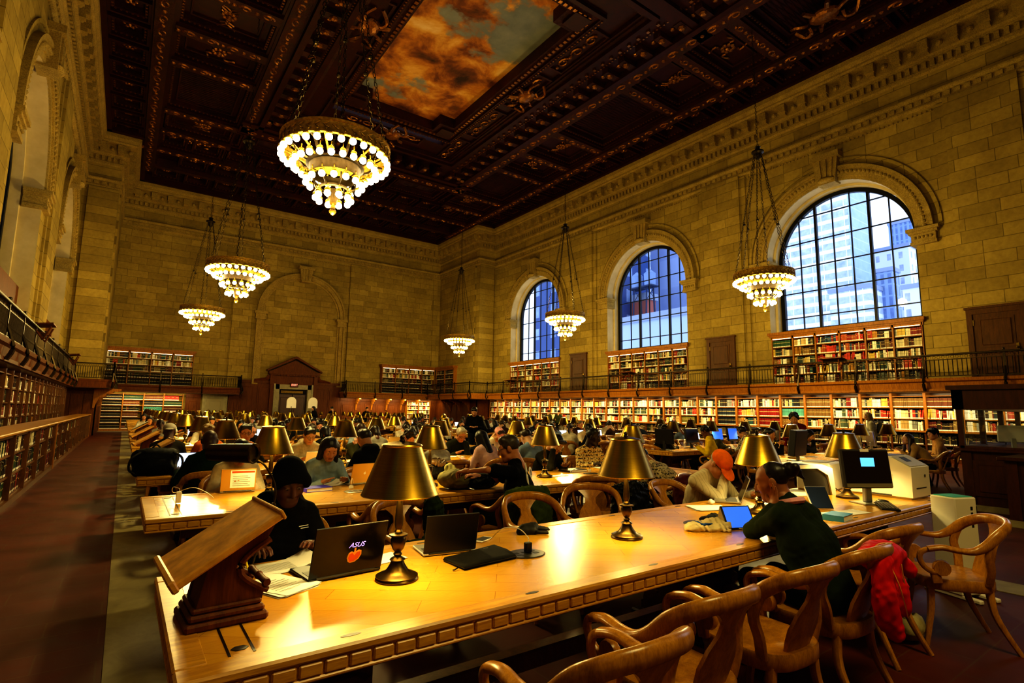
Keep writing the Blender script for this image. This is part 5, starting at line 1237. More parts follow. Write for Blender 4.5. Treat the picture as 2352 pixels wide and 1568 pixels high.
    if hood: tp += [('c', N-fw*.07-rt*.06-up*.02, N-fw*.07+rt*.06-up*.02, .06, .06, .04), ('c', N-rt*.08+fw*.03-up*.01, N-rt*.07-fw*.05, .035, .05, .03), ('c', N+rt*.08+fw*.03-up*.01, N+rt*.07-fw*.05, .035, .05, .03)]
    tm = pat or cloth_mat(top); new_obj(topname, mesh_np(topname, [(*surf(tp, h, .03, wr, hash(label) % 17), 0)], [tm]), g)
    tr = [(p[0], p[1], p[2], p[3]+.012, p[4]+.014, p[5]) for p in lg]+[('c', H+V3(-.06, 0, -.01), H+V3(.06, 0, -.01), .11*fat, .11*fat, .04)]
    new_obj('trousers', mesh_np('trousers', [(*surf(tr, max(h, .014), .03, .0015, 3), 0)], [cloth_mat(legs)]), g)
    new_obj('shoes', mesh_np('shoes', [(*surf(shoe, max(h, .012)), 0)], [cloth_mat('#0d0c0c')]), g)
    hh = .005 if q <= 1.0 else .008 if q < 1.6 else .011
    if hair: v, f = hair_geo(hair[0], hh); new_obj('hair', mesh_np('hair', [(xf(v*th, Mh), f, 0)], [hair_mat(hair[1])]), g)
    if hat: v, f = hair_geo(hat[0], hh); new_obj(hat[2] if len(hat) > 2 else hat[0], mesh_np('hat', [(xf(v*th, Mh), f, 0)], [cloth_mat(hat[1])]), g)
    if face and q < 1.6:
        M4 = Matrix(Mh.tolist())
        for s in (-1, 1):
            e = MB(); e.M = M4; e.sphere((s*.031*th, .0765*th, .001), (.0128, .0125, .0065), 10, 6); e.mi = 1; e.sphere((s*.031*th, .0855*th, -.002), (.0055, .0045, .0045), 8, 6); e.mi = 2; e.sphere((s*.031*th, .0768*th, .0042), (.0142, .0136, .0058), 10, 6); e.build('eye', [MAT['eyewhite'], MAT['iris'], sk], g, True)
            e = MB(); e.M = M4; e.tube([((s*(.014+.034*t))*th, (.083-.012*t*t)*th, .0235+.004*math.sin(t*PI)) for t in (0, .25, .5, .75, 1)], [.003, .0042, .0042, .0036, .002], 5); e.build('eyebrow', hair_mat(hair[1] if hair else '#2a1c12'), g, True)
    if glasses:
        e = MB(); e.M = Matrix(Mh.tolist())
        for s in (-1, 1):
            e.tube([(s*(.032+.023*math.cos(t*PI/8)), .099-.004*abs(math.cos(t*PI/8)), .0+.018*math.sin(t*PI/8)) for t in range(16)], .0024, 5, closed=True, up=(0, 1, 0)); e.tube([(s*.055, .094, .006), (s*.077, .06, .008), (s*.082, -.01, .004)], .0023, 4)
        e.tube([(-.009, .1, .004), (0, .103, .007), (.009, .1, .004)], .002, 4); e.build('glasses', MAT[glasses], g, True)
    g['_hc'] = [float(t) for t in hc]
    return g, dict(C=C, R2=R2, hc=hc, Rh=Rh, Wl=Wl, Wr=Wr, N=N, El=El, Er=Er)
MAT['eyewhite'] = plain('eye_white', '#d8d0c4', .3); MAT['iris'] = plain('iris', '#1a0f08', .2)

# ---------------------------------------------------------------- readers
def seatY(k, s): return ROWY[k]+s*.95
def pat_mat(name, c1, c2, c3, sc=(30, 14, 14)):
    t = NT(name); v = t.coords(); w = t.add('ShaderNodeTexWave', Scale=6.0, Distortion=6.0, Detail=2.0); w.wave_type = 'BANDS'; w.bands_direction = 'Z'; t.link(v, w.inputs['Vector']); f = t.noise(v, 40, 2)
    t.base(t.mix(t.ramp(f, [(.48, (0, 0, 0, 1)), (.52, (1, 1, 1, 1))]), t.ramp(w.outputs['Fac'], [(.4, hx(c1)), (.55, hx(c2))]), hx(c3))); t.set(Roughness=.9); return t.m
MAT['ikat'] = pat_mat('ikat_shirt', '#b98a3a', '#3a220e', '#d8c48a'); MAT['knit'] = pat_mat('patterned_knit', '#8f8262', '#2a2318', '#b8a984'); MAT['print'] = pat_mat('floral_print', '#1c1a1a', '#6f6a62', '#d0c8b8')
def stripe_shirt():
    t = NT('pinstripe_shirt'); v = t.coords(); w = t.add('ShaderNodeTexWave', Scale=12.0, Distortion=.0); w.bands_direction = 'X'; t.link(v, w.inputs['Vector'])
    t.base(t.ramp(w.outputs['Fac'], [(.03, hx('#aea486')), (.1, hx('#cbc1a2'))])); t.set(Roughness=.9); return t.m
MAT['pinstripe'] = stripe_shirt()
PEOPLE = {}
def P(key, label, *a, chair=None, **k):
    g, d = person(label, *a, **k); PEOPLE[key] = (g, d)
    if chair: place_chair(a[0], a[1], a[2], chair)
    return g, d
# --- front table
P('beanie', 'person in a black beanie and black hoodie writing beside the sticker laptop', .78, ROWY[0]+1.0, PI+.05, skin='#5a3420', hair=None, hat=('beanie', '#0b0b0c'), top='#0d0c0d', fem=True, lean=.34, pitch=.42, arms='write', hands=('relax', 'write'), topname='hoodie', hood=True, wrists=(V3(-.12, .41, .815), V3(.2, .4, .82)), poles=(V3(-.6, .0, .3), V3(.6, .0, .3)))
P('cap', 'older man in an orange cap and striped shirt reading papers', 4.86, ROWY[0]+.98, PI-.15, skin='#c08a62', hair=('thin', '#a39a88'), hat=('cap', '#e8741a'), pat=MAT['pinstripe'], topname='shirt', lean=.46, pitch=.85, arms='chin', hands=('flat', 'fist'), glasses='black_plastic', legs='#22201c', wrists=(V3(-.26, .5, .8), V3(.02, .42, 1.0)), poles=(V3(-.5, 0, .4), V3(.4, .3, .2)), side=.05)
g, d = P('bun', 'woman in dark green fleece with a hair bun, chin on her hands', 3.47, ROWY[0]-.92, -.12, skin='#a06c48', hair=('bun', '#17100b'), top='#1f2a14', fem=True, lean=.42, pitch=.3, yaw=.62, arms='face2', hands=('flat', 'flat'), topname='fleece', poles=(V3(-.3, .5, .2), V3(.3, .5, .2)), palms=((1, -.2, .2), (-1, -.2, .2)), fdir=((.1, .1, 1), (-.1, .1, 1)), fat=1.1)
# --- second table
P('blacktee', 'man in a black T-shirt and dark glasses reaching into a canvas bag', 3.3, ROWY[1]-.88, .42, skin='#b47d58', hair=('short', '#3a332a'), top='#0c0b0c', sleeve='short', topname='t_shirt', lean=.14, pitch=.3, yaw=.55, twist=.25, arms='table', glasses='black_plastic', wrists=(V3(-.42, .38, .98), V3(-.12, .46, .9)), poles=(V3(-.6, -.3, 1.1), V3(.7, .2, .6)), hands=('grip', 'relax'), fat=1.12, hipy=-.02)
P('cream', 'woman in a cream jumper behind a yellowish laptop, under the cylinder lamp', .98, ROWY[1]+.97, PI, skin='#d0a47c', hair=('bob', '#1c120c'), top='#bfb294', fem=True, lean=.36, pitch=.75, arms='laptop')
P('denim', 'woman with long dark hair and a pale blue shirt reading', 1.84, ROWY[1]+.97, PI+.1, skin='#c08c66', hair=('long', '#140d0a'), top='#8295a3', fem=True, lean=.36, pitch=.62, yaw=-.15, arms='table', topname='shirt')
P('greylean', 'person in a pale grey hoodie slumped sideways over the second table', 2.5, ROWY[1]+.95, PI+.5, skin='#b98a66', hair=('curly', '#1c150f'), top='#a8a39a', lean=.95, pitch=.9, arms='sleep', topname='hoodie', hood=True)
P('suit', 'man in a dark jacket leaning his cheek on one fist', 5.02, ROWY[1]+.97, PI+.1, skin='#b98a60', hair=('fringe', '#0e0a08'), top='#22221a', lean=.42, pitch=.55, roll=-.25, arms='chin', hands=('relax', 'fist'), topname='jacket', wrists=(V3(-.1, .42, .81), V3(.12, .4, 1.04)), poles=(V3(-.5, .1, .4), V3(.5, .5, .2)))
P('ikat', 'man in a brown and gold patterned shirt looking to the right', 5.98, ROWY[1]+1.0, PI-.2, skin='#2c1810', hair=('short', '#0c0908'), pat=MAT['ikat'], topname='shirt', lean=.2, pitch=.22, yaw=.75, arms='table', chair='oak armchair with a dark coat, under the man in the gold patterned shirt')
P('pink', 'long-haired person in a pale pink top behind the man with cheek on fist', 4.8, ROWY[2]-.9, .1, skin='#c89a74', hair=('long', '#120c0a'), top='#c9a7a4', fem=True, lean=.4, pitch=.5, q=1.6, arms='wide')
P('knit', 'person in a patterned brown knit jumper seen from behind the orange cap', 5.75, ROWY[1]-.9, .1, skin='#a87850', hair=('short', '#15100c'), pat=MAT['knit'], topname='jumper', lean=.75, pitch=.9, q=1.6, arms='sleep', fat=1.1)
# --- third table
P('green', 'bald man in a dark green jumper seen from behind, arms spread on the table', .86, ROWY[2]-.93, -.05, skin='#3a2014', hair=None, top='#0f2416', lean=.3, pitch=.4, arms='wide', topname='jumper', fat=1.15, wr=.003)
P('roundglasses', 'young man in round glasses holding up a phone', 1.5, ROWY[2]+.96, PI, skin='#b98258', hair=('short', '#0e0b0a'), top='#151518', lean=.2, pitch=.15, arms='phone', hands=('grip', 'grip'), glasses='black_plastic')
P('tanhood', 'young man in a pale open coat and black scarf using a tablet', 2.4, ROWY[2]+.95, PI, skin='#c99a6e', hair=('short', '#0c0a09'), top='#b5aa8c', lean=.32, pitch=.5, arms='table', topname='coat', hood=True, glasses='steel')
P('greyback', 'person in a light grey hoodie with drawstrings seen from behind, bent forward', 3.95, ROWY[2]-.93, .1, skin='#b98a66', hair=None, top='#aaa494', lean=.6, pitch=.8, arms='table', hat=('hood', '#aaa494'), topname='hoodie', hood=True)
P('oldman', 'grey-haired man in glasses and green jacket resting his mouth on his hand', 5.15, ROWY[2]+.95, PI-.1, skin='#c0865c', hair=('short', '#a8a294'), top='#27291a', lean=.36, pitch=.62, arms='chinl', hands=('fist', 'flat'), glasses='black_plastic', topname='jacket', palms=((0, 1, .2), None))
P('pinkcap', 'person in a pale pink cap and white T-shirt', 5.98, ROWY[2]+.98, PI, skin='#c79a74', hair=('short', '#3a2a1c'), hat=('cap', '#d9a0a0'), top='#cfc8b4', sleeve='short', topname='t_shirt', lean=.35, pitch=.8, arms='table')
P('furback', 'person in a dark coat with a fur-edged hood seen from behind', 2.85, ROWY[2]-.9, .2, skin='#b98a66', hair=('short', '#231c14'), top='#14140f', lean=.3, pitch=.5, q=1.6, arms='table', topname='coat', hood=True)
# --- further back, left column
P('greycap', 'man in a pale grey cap and patterned hood seen from behind', .6, ROWY[3]-.9, -.1, skin='#4a2a1c', hair=None, hat=('capback', '#9a9488'), top='#2a2620', lean=.3, pitch=.3, q=1.6, arms='table', topname='jacket')
P('orangeshirt', 'curly-haired person in an orange and white shirt seen from behind', 1.2, ROWY[3]-.9, .1, skin='#b98a66', hair=('curly', '#7a6440'), top='#b8622a', fem=True, lean=.35, pitch=.5, q=1.6)
P('suitglasses', 'balding man in glasses and a dark jacket looking down', 2.05, ROWY[3]+.95, PI, skin='#c08c66', hair=('thin', '#2a221a'), top='#12121c', lean=.35, pitch=.6, q=1.4, glasses='black_plastic', topname='jacket')
P('darkback', 'person with black hair in black, backing the third table', 3.1, ROWY[3]-.9, 0, skin='#b98a66', hair=('bob', '#0d0a09'), top='#0d0c0d', fem=True, lean=.4, pitch=.6, q=1.6)
P('litface', 'young woman with wavy brown hair, face lit by a screen', 4.25, ROWY[3]+.95, PI, skin='#d2a682', hair=('long', '#2c1c10'), top='#7f93a8', fem=True, lean=.35, pitch=.6, q=1.4)
P('greenboy', 'man in a dark green jumper with one hand to his face', 4.15, ROWY[4]+.95, PI, skin='#c08c66', hair=('short', '#15110d'), top='#14281a', lean=.35, pitch=.5, q=1.4, arms='brow', hands=('relax', 'relax'))
P('redcap', 'person in a bright red cap and black coat', 6.1, ROWY[5]+.95, PI, skin='#b98a66', hair=('short', '#15110d'), hat=('cap', '#b8141c'), top='#141214', lean=.4, pitch=.6, q=1.8)
P('fadedcoat', 'person in a grey-brown coat leaning over a white laptop', 6.1, ROWY[4]-.9, .1, skin='#b98a66', hair=('bob', '#241a12'), top='#4a4030', fem=True, lean=.5, pitch=.6, q=1.8)
# --- right column
P('yellow', 'person with dark curly hair in a bright yellow coat holding papers', 10.6, ROWY[2]-.95, .45, skin='#6a4028', hair=('curly', '#120c09'), top='#e6c414', fem=True, lean=.15, pitch=.35, arms='hold', q=1.3, topname='coat', wrists=(V3(-.25, .3, .86), V3(.05, .34, .86)))
P('compwoman', 'woman in black with tied hair working at the left-hand monitor', 10.2, ROWY[2]+.2, -PI/2-.2, skin='#c69a78', hair=('pony', '#120d0a'), top='#0e0d0e', fem=True, lean=.2, pitch=.2, q=1.4)
P('print', 'person with headphones and a floral print top at a blue screen', 12.2, ROWY[2]-.92, 0, skin='#b98a66', hair=('short', '#120d0a'), pat=MAT['print'], topname='shirt', lean=.3, pitch=.35, q=1.6)
P('khaki', 'person asleep with a khaki hood, head down on the table edge', 11.25, ROWY[2]-.98, .3, skin='#b98a66', hair=('short', '#120d0a'), top='#4d4a2a', lean=.7, pitch=.7, q=1.6, arms='sleep', topname='jacket', hood=True)
P('phoneman', 'person in black holding a phone behind the big grey monitor', 10.95, ROWY[1]+.95, PI, skin='#b98a66', hair=('short', '#120d0a'), top='#111012', lean=.25, pitch=.35, arms='phone', hands=('grip', 'grip'), q=1.6)
P('handface', 'person in black pressing a hand against the forehead', 12.4, ROWY[1]+.95, PI+.3, skin='#c79a74', hair=('bob', '#120d0a'), top='#0f0e0f', fem=True, lean=.35, pitch=.6, arms='brow', hands=('relax', 'relax'), q=1.3)
P('burgundy', 'standing man in a burgundy jumper and headphones leaning on the table', 12.9, ROWY[1]+1.15, PI*.62, skin='#b98a66', hair=('curly', '#0e0a08'), top='#6e1414', stand=True, lean=.5, pitch=.3, arms='table', wrists=(V3(-.2, .55, .8), V3(.2, .6, .8)), poles=(V3(-.5, .1, .9), V3(.5, .1, .9)), q=1.2)
P('tangirl', 'woman in a tan hoodie leaning forward on folded arms', 14.5, ROWY[1]-.95, .25, skin='#c79a74', hair=('long', '#2c1a0e'), top='#a5854e', fem=True, lean=.6, pitch=-.1, yaw=.6, arms='sleep', q=1.3, topname='hoodie')
P('tanman', 'man in a tan hoodie and black cap, seated by the wooden booth', 15.5, ROWY[1]-.9, .5, skin='#b98a66', hair=('short', '#15100c'), hat=('beanie', '#0d0c0c'), top='#b4905a', lean=.2, pitch=.05, yaw=.5, arms='lap', q=1.3, topname='hoodie', hood=True)
P('blond', 'standing woman with long fair hair and a grey-green backpack', 19.2, 7.2, .5, skin='#c79a74', hair=('long', '#6a5230'), top='#8f8a74', fem=True, stand=True, lean=.1, pitch=.2, arms='hang', hands=('relax', 'relax'), q=1.4, topname='coat')
P('darkguy', 'young man in a black jumper standing over the far tables', 8.2, 13.2, PI*.8, skin='#b98a66', hair=('short', '#120d0a'), top='#0e0d0e', stand=True, lean=.25, pitch=.6, arms='hold', hands=('relax', 'relax'), q=1.6)
P('whitesweater', 'person in a white jumper typing near the long bookcases', 14.9, ROWY[4]+.95, PI-.4, skin='#b98a66', hair=('short', '#15100c'), top='#c9c4b4', lean=.3, pitch=.5, q=1.6)
P('whitepony', 'woman in a white top with tied hair turned to the right', 9.3, ROWY[3]-.4, -.9, skin='#c79a74', hair=('pony', '#2a1a10'), top='#c0b8a4', fem=True, lean=.3, pitch=.3, q=1.6, arms='table')
P('navyback', 'person with long black hair in navy seen from behind, aisle end of right tables', 9.75, ROWY[3]-.93, 0, skin='#b98a66', hair=('long', '#0d0a09'), top='#10131c', fem=True, lean=.3, pitch=.4, q=1.6)
for i, (x, y, rz, top, hair, lb) in enumerate(((12.9, 34.2, PI, '#0e0d0e', 'short', 'dark standing figure in black before the panelled doors, right of the doorway'), (10.9, 34.8, .2, '#0d0d10', 'short', 'standing figure in black seen from behind near the doorway'), (9.4, 33.5, PI*.6, '#131010', 'long', 'standing figure with long dark hair beside the doorway'), (22.6, 27.3, -1.2, '#4a4a20', 'short', 'standing reader in olive at the long bookcases, left of two'), (22.7, 26.4, -1.0, '#3a4020', 'short', 'standing reader in dark olive at the long bookcases, right of two'))):
    P(f's{i}', lb, x, y, rz, hair=(hair, '#0d0a09'), top=top, stand=True, lean=.05, pitch=.3, arms='hold' if i % 2 else 'pocket', hands=('relax', 'relax'), q=2.0)
# --- the rest of the seats, filled row by row
TONES = ['#c79a74', '#b98a66', '#8a5a3a', '#d2a884', '#5a3422', '#c08c66']
TOPS = [('black', '#0e0d0e'), ('dark grey', '#26262a'), ('navy', '#141a2a'), ('white', '#c4bfae'), ('olive', '#34361c'), ('brown', '#3a2414'), ('pale grey', '#8d897e'), ('maroon', '#3c1014'), ('pale blue', '#7688a0')]
HAIRS = [('short', '#120d0a'), ('long', '#150e0a'), ('bob', '#20150d'), ('short', '#2c2014'), ('fringe', '#0d0a09'), ('curly', '#181009'), ('pony', '#2a1a10'), ('thin', '#6a6458')]
SN = ['first', 'second', 'third', 'fourth', 'fifth', 'sixth', 'seventh', 'eighth']
taken = {(0, 2): {1, 2, 3, 5, 6}, }
rr = random.Random(21); occ = {}
fixed = [(v[0].location.x, v[0].location.y) for v in PEOPLE.values()]
for k in range(2, 11):
    for c, (C_, n) in enumerate(((C1, 8), (C2, 7))):
        for s in (-1, 1):
            for i in range(n):
                x = C_[0]+.54+.82*i*(1 if c == 0 else .98); y = ROWY[k]+s*.93
                r1, r2, r3, r4, r5 = rr.random(), rr.random(), rr.random(), rr.random(), rr.random()
                if any(abs(x-a) < .6 and abs(y-b) < .5 for a, b in fixed): continue
                lbl = f'{SN[i]} seat on the {"far" if s > 0 else "near"} side, {ROWN[k]} {"left" if c == 0 else "right"} table'
                prob = .62 if k > 3 else .42
                if c == 1 and k < 4 and i > 4: prob = .2
                if r1 < prob and k < 9:
                    tn, tc = TOPS[int(r2*len(TOPS))]; hs, hc_ = HAIRS[int(r3*len(HAIRS))]; fem = hs in ('long', 'bob', 'pony')
                    hn = {'short': 'short-haired', 'long': 'long-haired', 'bob': 'bobbed', 'fringe': 'fringed', 'curly': 'curly-haired', 'pony': 'ponytailed', 'thin': 'grey-haired'}[hs]
                    person(f'{hn} reader in {tn}, {lbl}', x+.1*(r4-.5), y, (0 if s < 0 else PI)+.3*(r5-.5), skin=TONES[int(r4*6)], hair=(hs, hc_), top=tc, fem=fem, lean=.25+.35*r5, pitch=.3+.5*r4, arms=('table', 'laptop', 'chin', 'table')[int(r2*40) % 4], hands=('relax', 'relax') if r2 < .5 else ('flat', 'fist'), q=1.7 if k < 4 else 2.2, face=False, wr=.002)
                    if k < 6: place_chair(x, y-s*0+(s*.03), 0 if s < 0 else PI, f'oak armchair under a reader, {lbl}'); 
                elif k < 6: place_chair(x, y+s*.12*r4, (0 if s < 0 else PI)+.3*(r5-.5), f'empty oak armchair, {lbl}')
for key, (g, d) in PEOPLE.items():
    if key in ('beanie', 'cap', 'bun', 'blacktee', 'ikat', 'burgundy', 'blond', 'darkguy') or key.startswith('s'): 
        if key not in ('suit', 'suitglasses'): continue
    place_chair(g.location.x, g.location.y, g.rotation_euler.z, 'armchair under the '+' '.join(g['label'].split()[:13]).rstrip(','))

# ---------------------------------------------------------------- things on the tables, coats, booth, outdoors
def text_mesh(s, size, shear=0, ext=.0004):
    c = bpy.data.curves.new('lettering', 'FONT'); c.body = s; c.size = size; c.extrude = ext; c.shear = shear; c.align_x = 'CENTER'
    o = bpy.data.objects.new('lettering', c); COL.objects.link(o); dg = bpy.context.evaluated_depsgraph_get(); me = bpy.data.meshes.new_from_object(o.evaluated_get(dg)); bpy.data.objects.remove(o); return me
def on(parent, name, me_or_mb, mat, loc=(0, 0, 0), rot=(0, 0, 0)):
    if isinstance(me_or_mb, MB): o = me_or_mb.build(name, mat, parent)
    else:
        me_or_mb.materials.clear(); me_or_mb.materials.append(mat); o = new_obj(name, me_or_mb, parent)
    o.location = loc; o.rotation_euler = rot; return o
MAT['screen_blue'] = emit('lit_screen_blue', '#2f66d8', .9); MAT['screen_white'] = emit('lit_screen_white', '#cfe0ff', 1.0); MAT['screen_dark'] = plain('dark_screen', '#1a0d0a', .12)
MAT['lilac'] = emit('lilac_mark', '#b79cff', .8); MAT['gold_lid'] = plain('gold_laptop_lid', '#c9a24a', .35, .5); MAT['charcoal'] = plain('charcoal_lid', '#14100d', .4, .2, spec=.3); MAT['gloss_black'] = plain('gloss_black_lid', '#080505', .2, spec=.22)
MAT['keys'] = plain('dark_keys', '#0f0f10', .5); MAT['orange_sticker'] = plain('orange_sticker', '#c8501a', .5); MAT['yellow_edge'] = plain('yellow_edge', '#d9a24a', .5)
def laptop(label, x, y, rz, w, d, lid, base_mat, open_=1.9, screen='screen_dark', group=None, z=TZ, mark=None):
    """hinge at the origin, keyboard towards +y"""
    g = empty('laptop', (x, y, z), rz, label, 'laptop', group)
    b = MB(); b.box((-w/2, 0, .004), (w/2, d, .018), bev=.004); b.build('base', MAT[base_mat], g)
    k = MB(); k.box((-w/2+.02, .03, .018), (w/2-.02, d*.55, .0192)); k.build('keyboard', MAT['keys'], g)
    L = T((0, .003, .018), rx=-(open_-PI/2)-0.0) if False else T((0, .003, .018)) @ Matrix.Rotation(open_-PI/2, 4, 'X')
    l = MB(); l.M = L; l.box((-w/2, -.004, 0), (w/2, .004, d*.98), bev=.003); lo = l.build('lid', MAT[lid], g)
    s = MB(); s.M = L; s.box((-w/2+.008, .0042, .012), (w/2-.008, .0048, d*.95)); s.build('screen', MAT[screen], lo)
    h = MB(); h.rod((-w*.4, 0, .017), (w*.4, 0, .017), .006, 8); h.build('hinge', MAT['black_plastic'], g)
    return g, lo, L
g, lo, L = laptop('glossy black laptop with a mushroom sticker, lid turned to the camera', .94, 2.65, .09, .365, .25, 'gloss_black', 'black_plastic', 1.83)
m = text_mesh('ASUS', .034, .35); on(lo, 'brand_lettering', m, MAT['lilac']).matrix_local = L @ T((.03, -.0046, .13)) @ Matrix.Rotation(PI/2, 4, 'X')
s = MB(); s.M = L @ T((.025, -.0044, .085))
s.prism([(-.036, -.005), (-.03, .018), (-.016, .026), (-.004, .02), (0, .012), (.006, .022), (.02, .03), (.034, .024), (.036, .004), (.026, -.016), (.006, -.03), (-.018, -.032), (-.03, -.024)], -.0006, .0002, 'y'); s.prism([(-.004, .014), (-.003, .04), (.005, .042), (.006, .014)], -.0008, .0002, 'y'); o = s.build('sticker', MAT['yellow_edge'], lo)
s = MB(); s.M = L @ T((.025, -.0046, .085)); s.prism([(-.03, -.006), (-.025, .012), (-.012, .018), (.0, .004), (.012, .018), (.028, .02), (.03, .002), (.02, -.013), (.0, -.025), (-.02, -.026)], -.0008, .0, 'y'); s.build('sticker_cap', MAT['orange_sticker'], o)
laptop('slim dark grey laptop with a pale keyboard, lid to the camera', 1.56, 2.74, -.17, .31, .22, 'charcoal', 'silver', 1.8)
g, lo, L = laptop('yellowish laptop with a taped paper notice on its lid', .95, 5.76, -.12, .3, .215, 'gold_lid', 'silver', 1.75)
s = MB(); s.M = L; s.box((-.07, -.0056, .03), (.14, -.0046, .2)); o = s.build('notice', MAT['paper'], lo); s = MB(); s.M = L; s.box((-.06, -.0062, .172), (.135, -.0056, .19)); s.build('notice_heading', MAT['orange_sticker'], lo)
s = MB(); s.M = L
for i in range(6): s.box((-.05, -.006, .05+.018*i), (.1-.02*(i % 2), -.0056, .054+.018*i))
s.build('notice_lines', MAT['steel'], lo)
g, lo, L = laptop('gold laptop with a fruit-shaped mark, behind the large lamp', 2.16, 5.72, .2, .31, .22, 'gold_lid', 'silver', 1.8)
s = MB(); s.M = L; s.prism([(.012*math.cos(t*PI/8)*(1+.12*math.cos(2*t*PI/8)), .11+.014*math.sin(t*PI/8)) for t in range(16)], -.0052, -.0044, 'y'); s.prism([(0, .126), (.008, .134), (.004, .126)], -.0052, -.0044, 'y'); s.build('lid_mark', MAT['white_plastic'], lo)
laptop('open silver laptop seen edge-on between the orange cap and the second lamp', 4.74, 2.92, .62, .32, .23, 'silver', 'silver', 1.95)
laptop('laptop with a bright white screen before the bald man in green', .72, 7.85, PI-.1, .33, .23, 'charcoal', 'silver', 1.8, 'screen_white')
laptop('pale tablet in an upright case before the young man in the pale coat', 2.35, 8.25, 0, .25, .17, 'white_plastic', 'white_plastic', 1.9)
# sleeve, phone, gloves, charger on the front table
g = empty('laptop_sleeve', (1.65, 2.57, TZ), 0, 'flat black zipped laptop sleeve lying in front of the dark laptop', 'sleeve')
q = [(-.19, .06), (-.18, -.14), (-.06, -.125), (.17, -.1), (.2, .02), (.195, .15), (.05, .115), (-.1, .075)]
b = MB(); n = len(q); rings = [(1.0, .002), (1.015, .012), (.985, .024), (.8, .028), (.3, .027)]
b.add([(x*k, y*k, z) for k, z in rings for x, y in q], [tuple(range(n))[::-1], tuple(range(4*n, 5*n))]+[(j*n+i, j*n+(i+1) % n, (j+1)*n+(i+1) % n, (j+1)*n+i) for j in range(4) for i in range(n)]); b.build('pouch', fabric('neoprene', '#0b0a09', .8), g, True)
z = MB(); z.tube([(x*1.02, y*1.02, .013) for x, y in q], .002, 4, closed=True); z.tube([(-.2, -.11, .012), (-.225, -.12, .008), (-.235, -.115, .006)], .004, 4); z.build('zip', MAT['bronze'], g)
s = MB(); s.box((.08, .085, .0285), (.11, .09, .029)); s.build('label', MAT['silver'], g)
g = empty('phone', (1.9, 2.93, TZ), .45, 'white-edged phone lying face up beside the dark laptop', 'phone'); b = MB(); b.box((-.07, -.035, .001), (.07, .035, .009), bev=.003); b.build('body', MAT['white_plastic'], g); s = MB(); s.box((-.055, -.031, .009), (.055, .031, .0096)); s.build('screen', MAT['keys'], g)
def gloves(x, y, rz, label):
    pr = []
    for dx, dy, a in ((0, 0, 0), (.02, .035, .25)):
        c, s_ = math.cos(a), math.sin(a); R = lambda u, v, w: (dx+c*u-s_*v, dy+s_*u+c*v, w)
        pr += [('c', R(-.08, 0, .022+dy*.4), R(0, 0, .024+dy*.4), .03, .034, .02)]+[('c', R(.02, -.033+.022*i, .02+dy*.4), R(.105-.006*abs(i-1.3)*2, -.05+.033*i, .014+dy*.3), 0.0105, .0085, .004) for i in range(4)]+[('c', R(-.02, .03, .02), R(.04, .06, .014), .013, .011, .01)]
    o = new_obj('gloves', mesh_np('gloves', [(*surf(pr, .005, .02, .001), 0)], [fabric('leather_glove', '#1c1b19', .6)])); o.location = (x, y, TZ-.002); o.rotation_euler = (0, 0, rz); return tag(o, label, 'gloves')
gloves(2.27, 2.9, -.35, 'pair of dark gloves lying crumpled on the front table')
def charger(x, y, label, mat, path, cm='cable_white', h=.055):
    g = empty('charger', (x, y, TZ+.006), 0, label, 'charger'); b = MB(); b.box((-.02, -.016, 0), (.02, .016, h), bev=.004); b.build('plug', MAT[mat], g)
    c = MB(); c.tube(bez([(0, 0, h), (0, 0, h+.025)]+[(px_-x, py_-y, pz) for px_, py_, pz in path], 6), .0028, 5); c.build('cable', MAT[cm], g); return g
charger(1.95, 2.53, 'dark charging plug with a white cable on the front table outlet', 'black_plastic', [(1.93, 2.6, .12), (1.9, 2.72, .1), (1.88, 2.82, .02), (1.87, 2.88, .0)])
charger(.44, 5.36, 'white charging brick with looping cables at the aisle end of the second table', 'white_plastic', [(.4, 5.45, .12), (.42, 5.55, .06), (.55, 5.5, .1), (.66, 5.52, .05), (.72, 5.5, 0)], h=.09)
charger(1.94, 5.46, 'small white plug beside the gold laptop on the second table', 'white_plastic', [(1.98, 5.55, .09), (2.02, 5.62, .03)], h=.03)
charger(5.22, 5.42, 'white plug with a thin black lead on the second table', 'white_plastic', [(5.15, 5.48, .07), (5.0, 5.5, .03), (4.95, 5.5, 0)], 'cable_black', .035)
charger(4.4, 8.15, 'white plug with a curled cable before the grey-haired man', 'white_plastic', [(4.35, 8.2, .08), (4.25, 8.22, .09), (4.2, 8.15, .02), (4.3, 8.1, 0)], h=.03)
def papers(label, x, y, rz, w, d, n=3, cat='papers', lines=True, seed=0, curl=.0, mat='paper', name='paper_stack'):
    g = empty(name, (x, y, TZ), rz, label, cat); r = random.Random(seed)
    for i in range(n):
        m = MB(); vs = []; a = r.uniform(-.12, .12); K = 6
        for u in range(K+1):
            for v in (0, 1):
                X = -w/2+w*u/K; Y = -d/2+d*v; zz = .002+.0025*i+curl*max(0, (u/K-.5))**2*(i == n-1)*2+.001*math.sin(u+i)
                vs.append((X*math.cos(a)-Y*math.sin(a)+r.uniform(0, .01) * (i > 0), X*math.sin(a)+Y*math.cos(a), zz))
        m.add(vs, [(2*u, 2*u+2, 2*u+3, 2*u+1) for u in range(K)]); m.build('sheet', MAT[mat], g, True)
    if lines:
        m = MB()
        for i in range(7): m.box((-w*.36, -d*.32+d*.085*i, .0035+.0025*n), (w*(.3-.12*(i % 3 == 0)), -d*.32+d*.085*i+.003, .0038+.0025*n))
        m.build('print_lines', MAT['grey_plastic'], g)
    return g
papers('loose printed pages beside the reading stand on the front table', .64, 2.68, .5, .21, .3, 4, seed=1)
papers('white pages under the writer in the black beanie', .72, 2.98, .15, .3, .21, 3, seed=2, curl=.09)
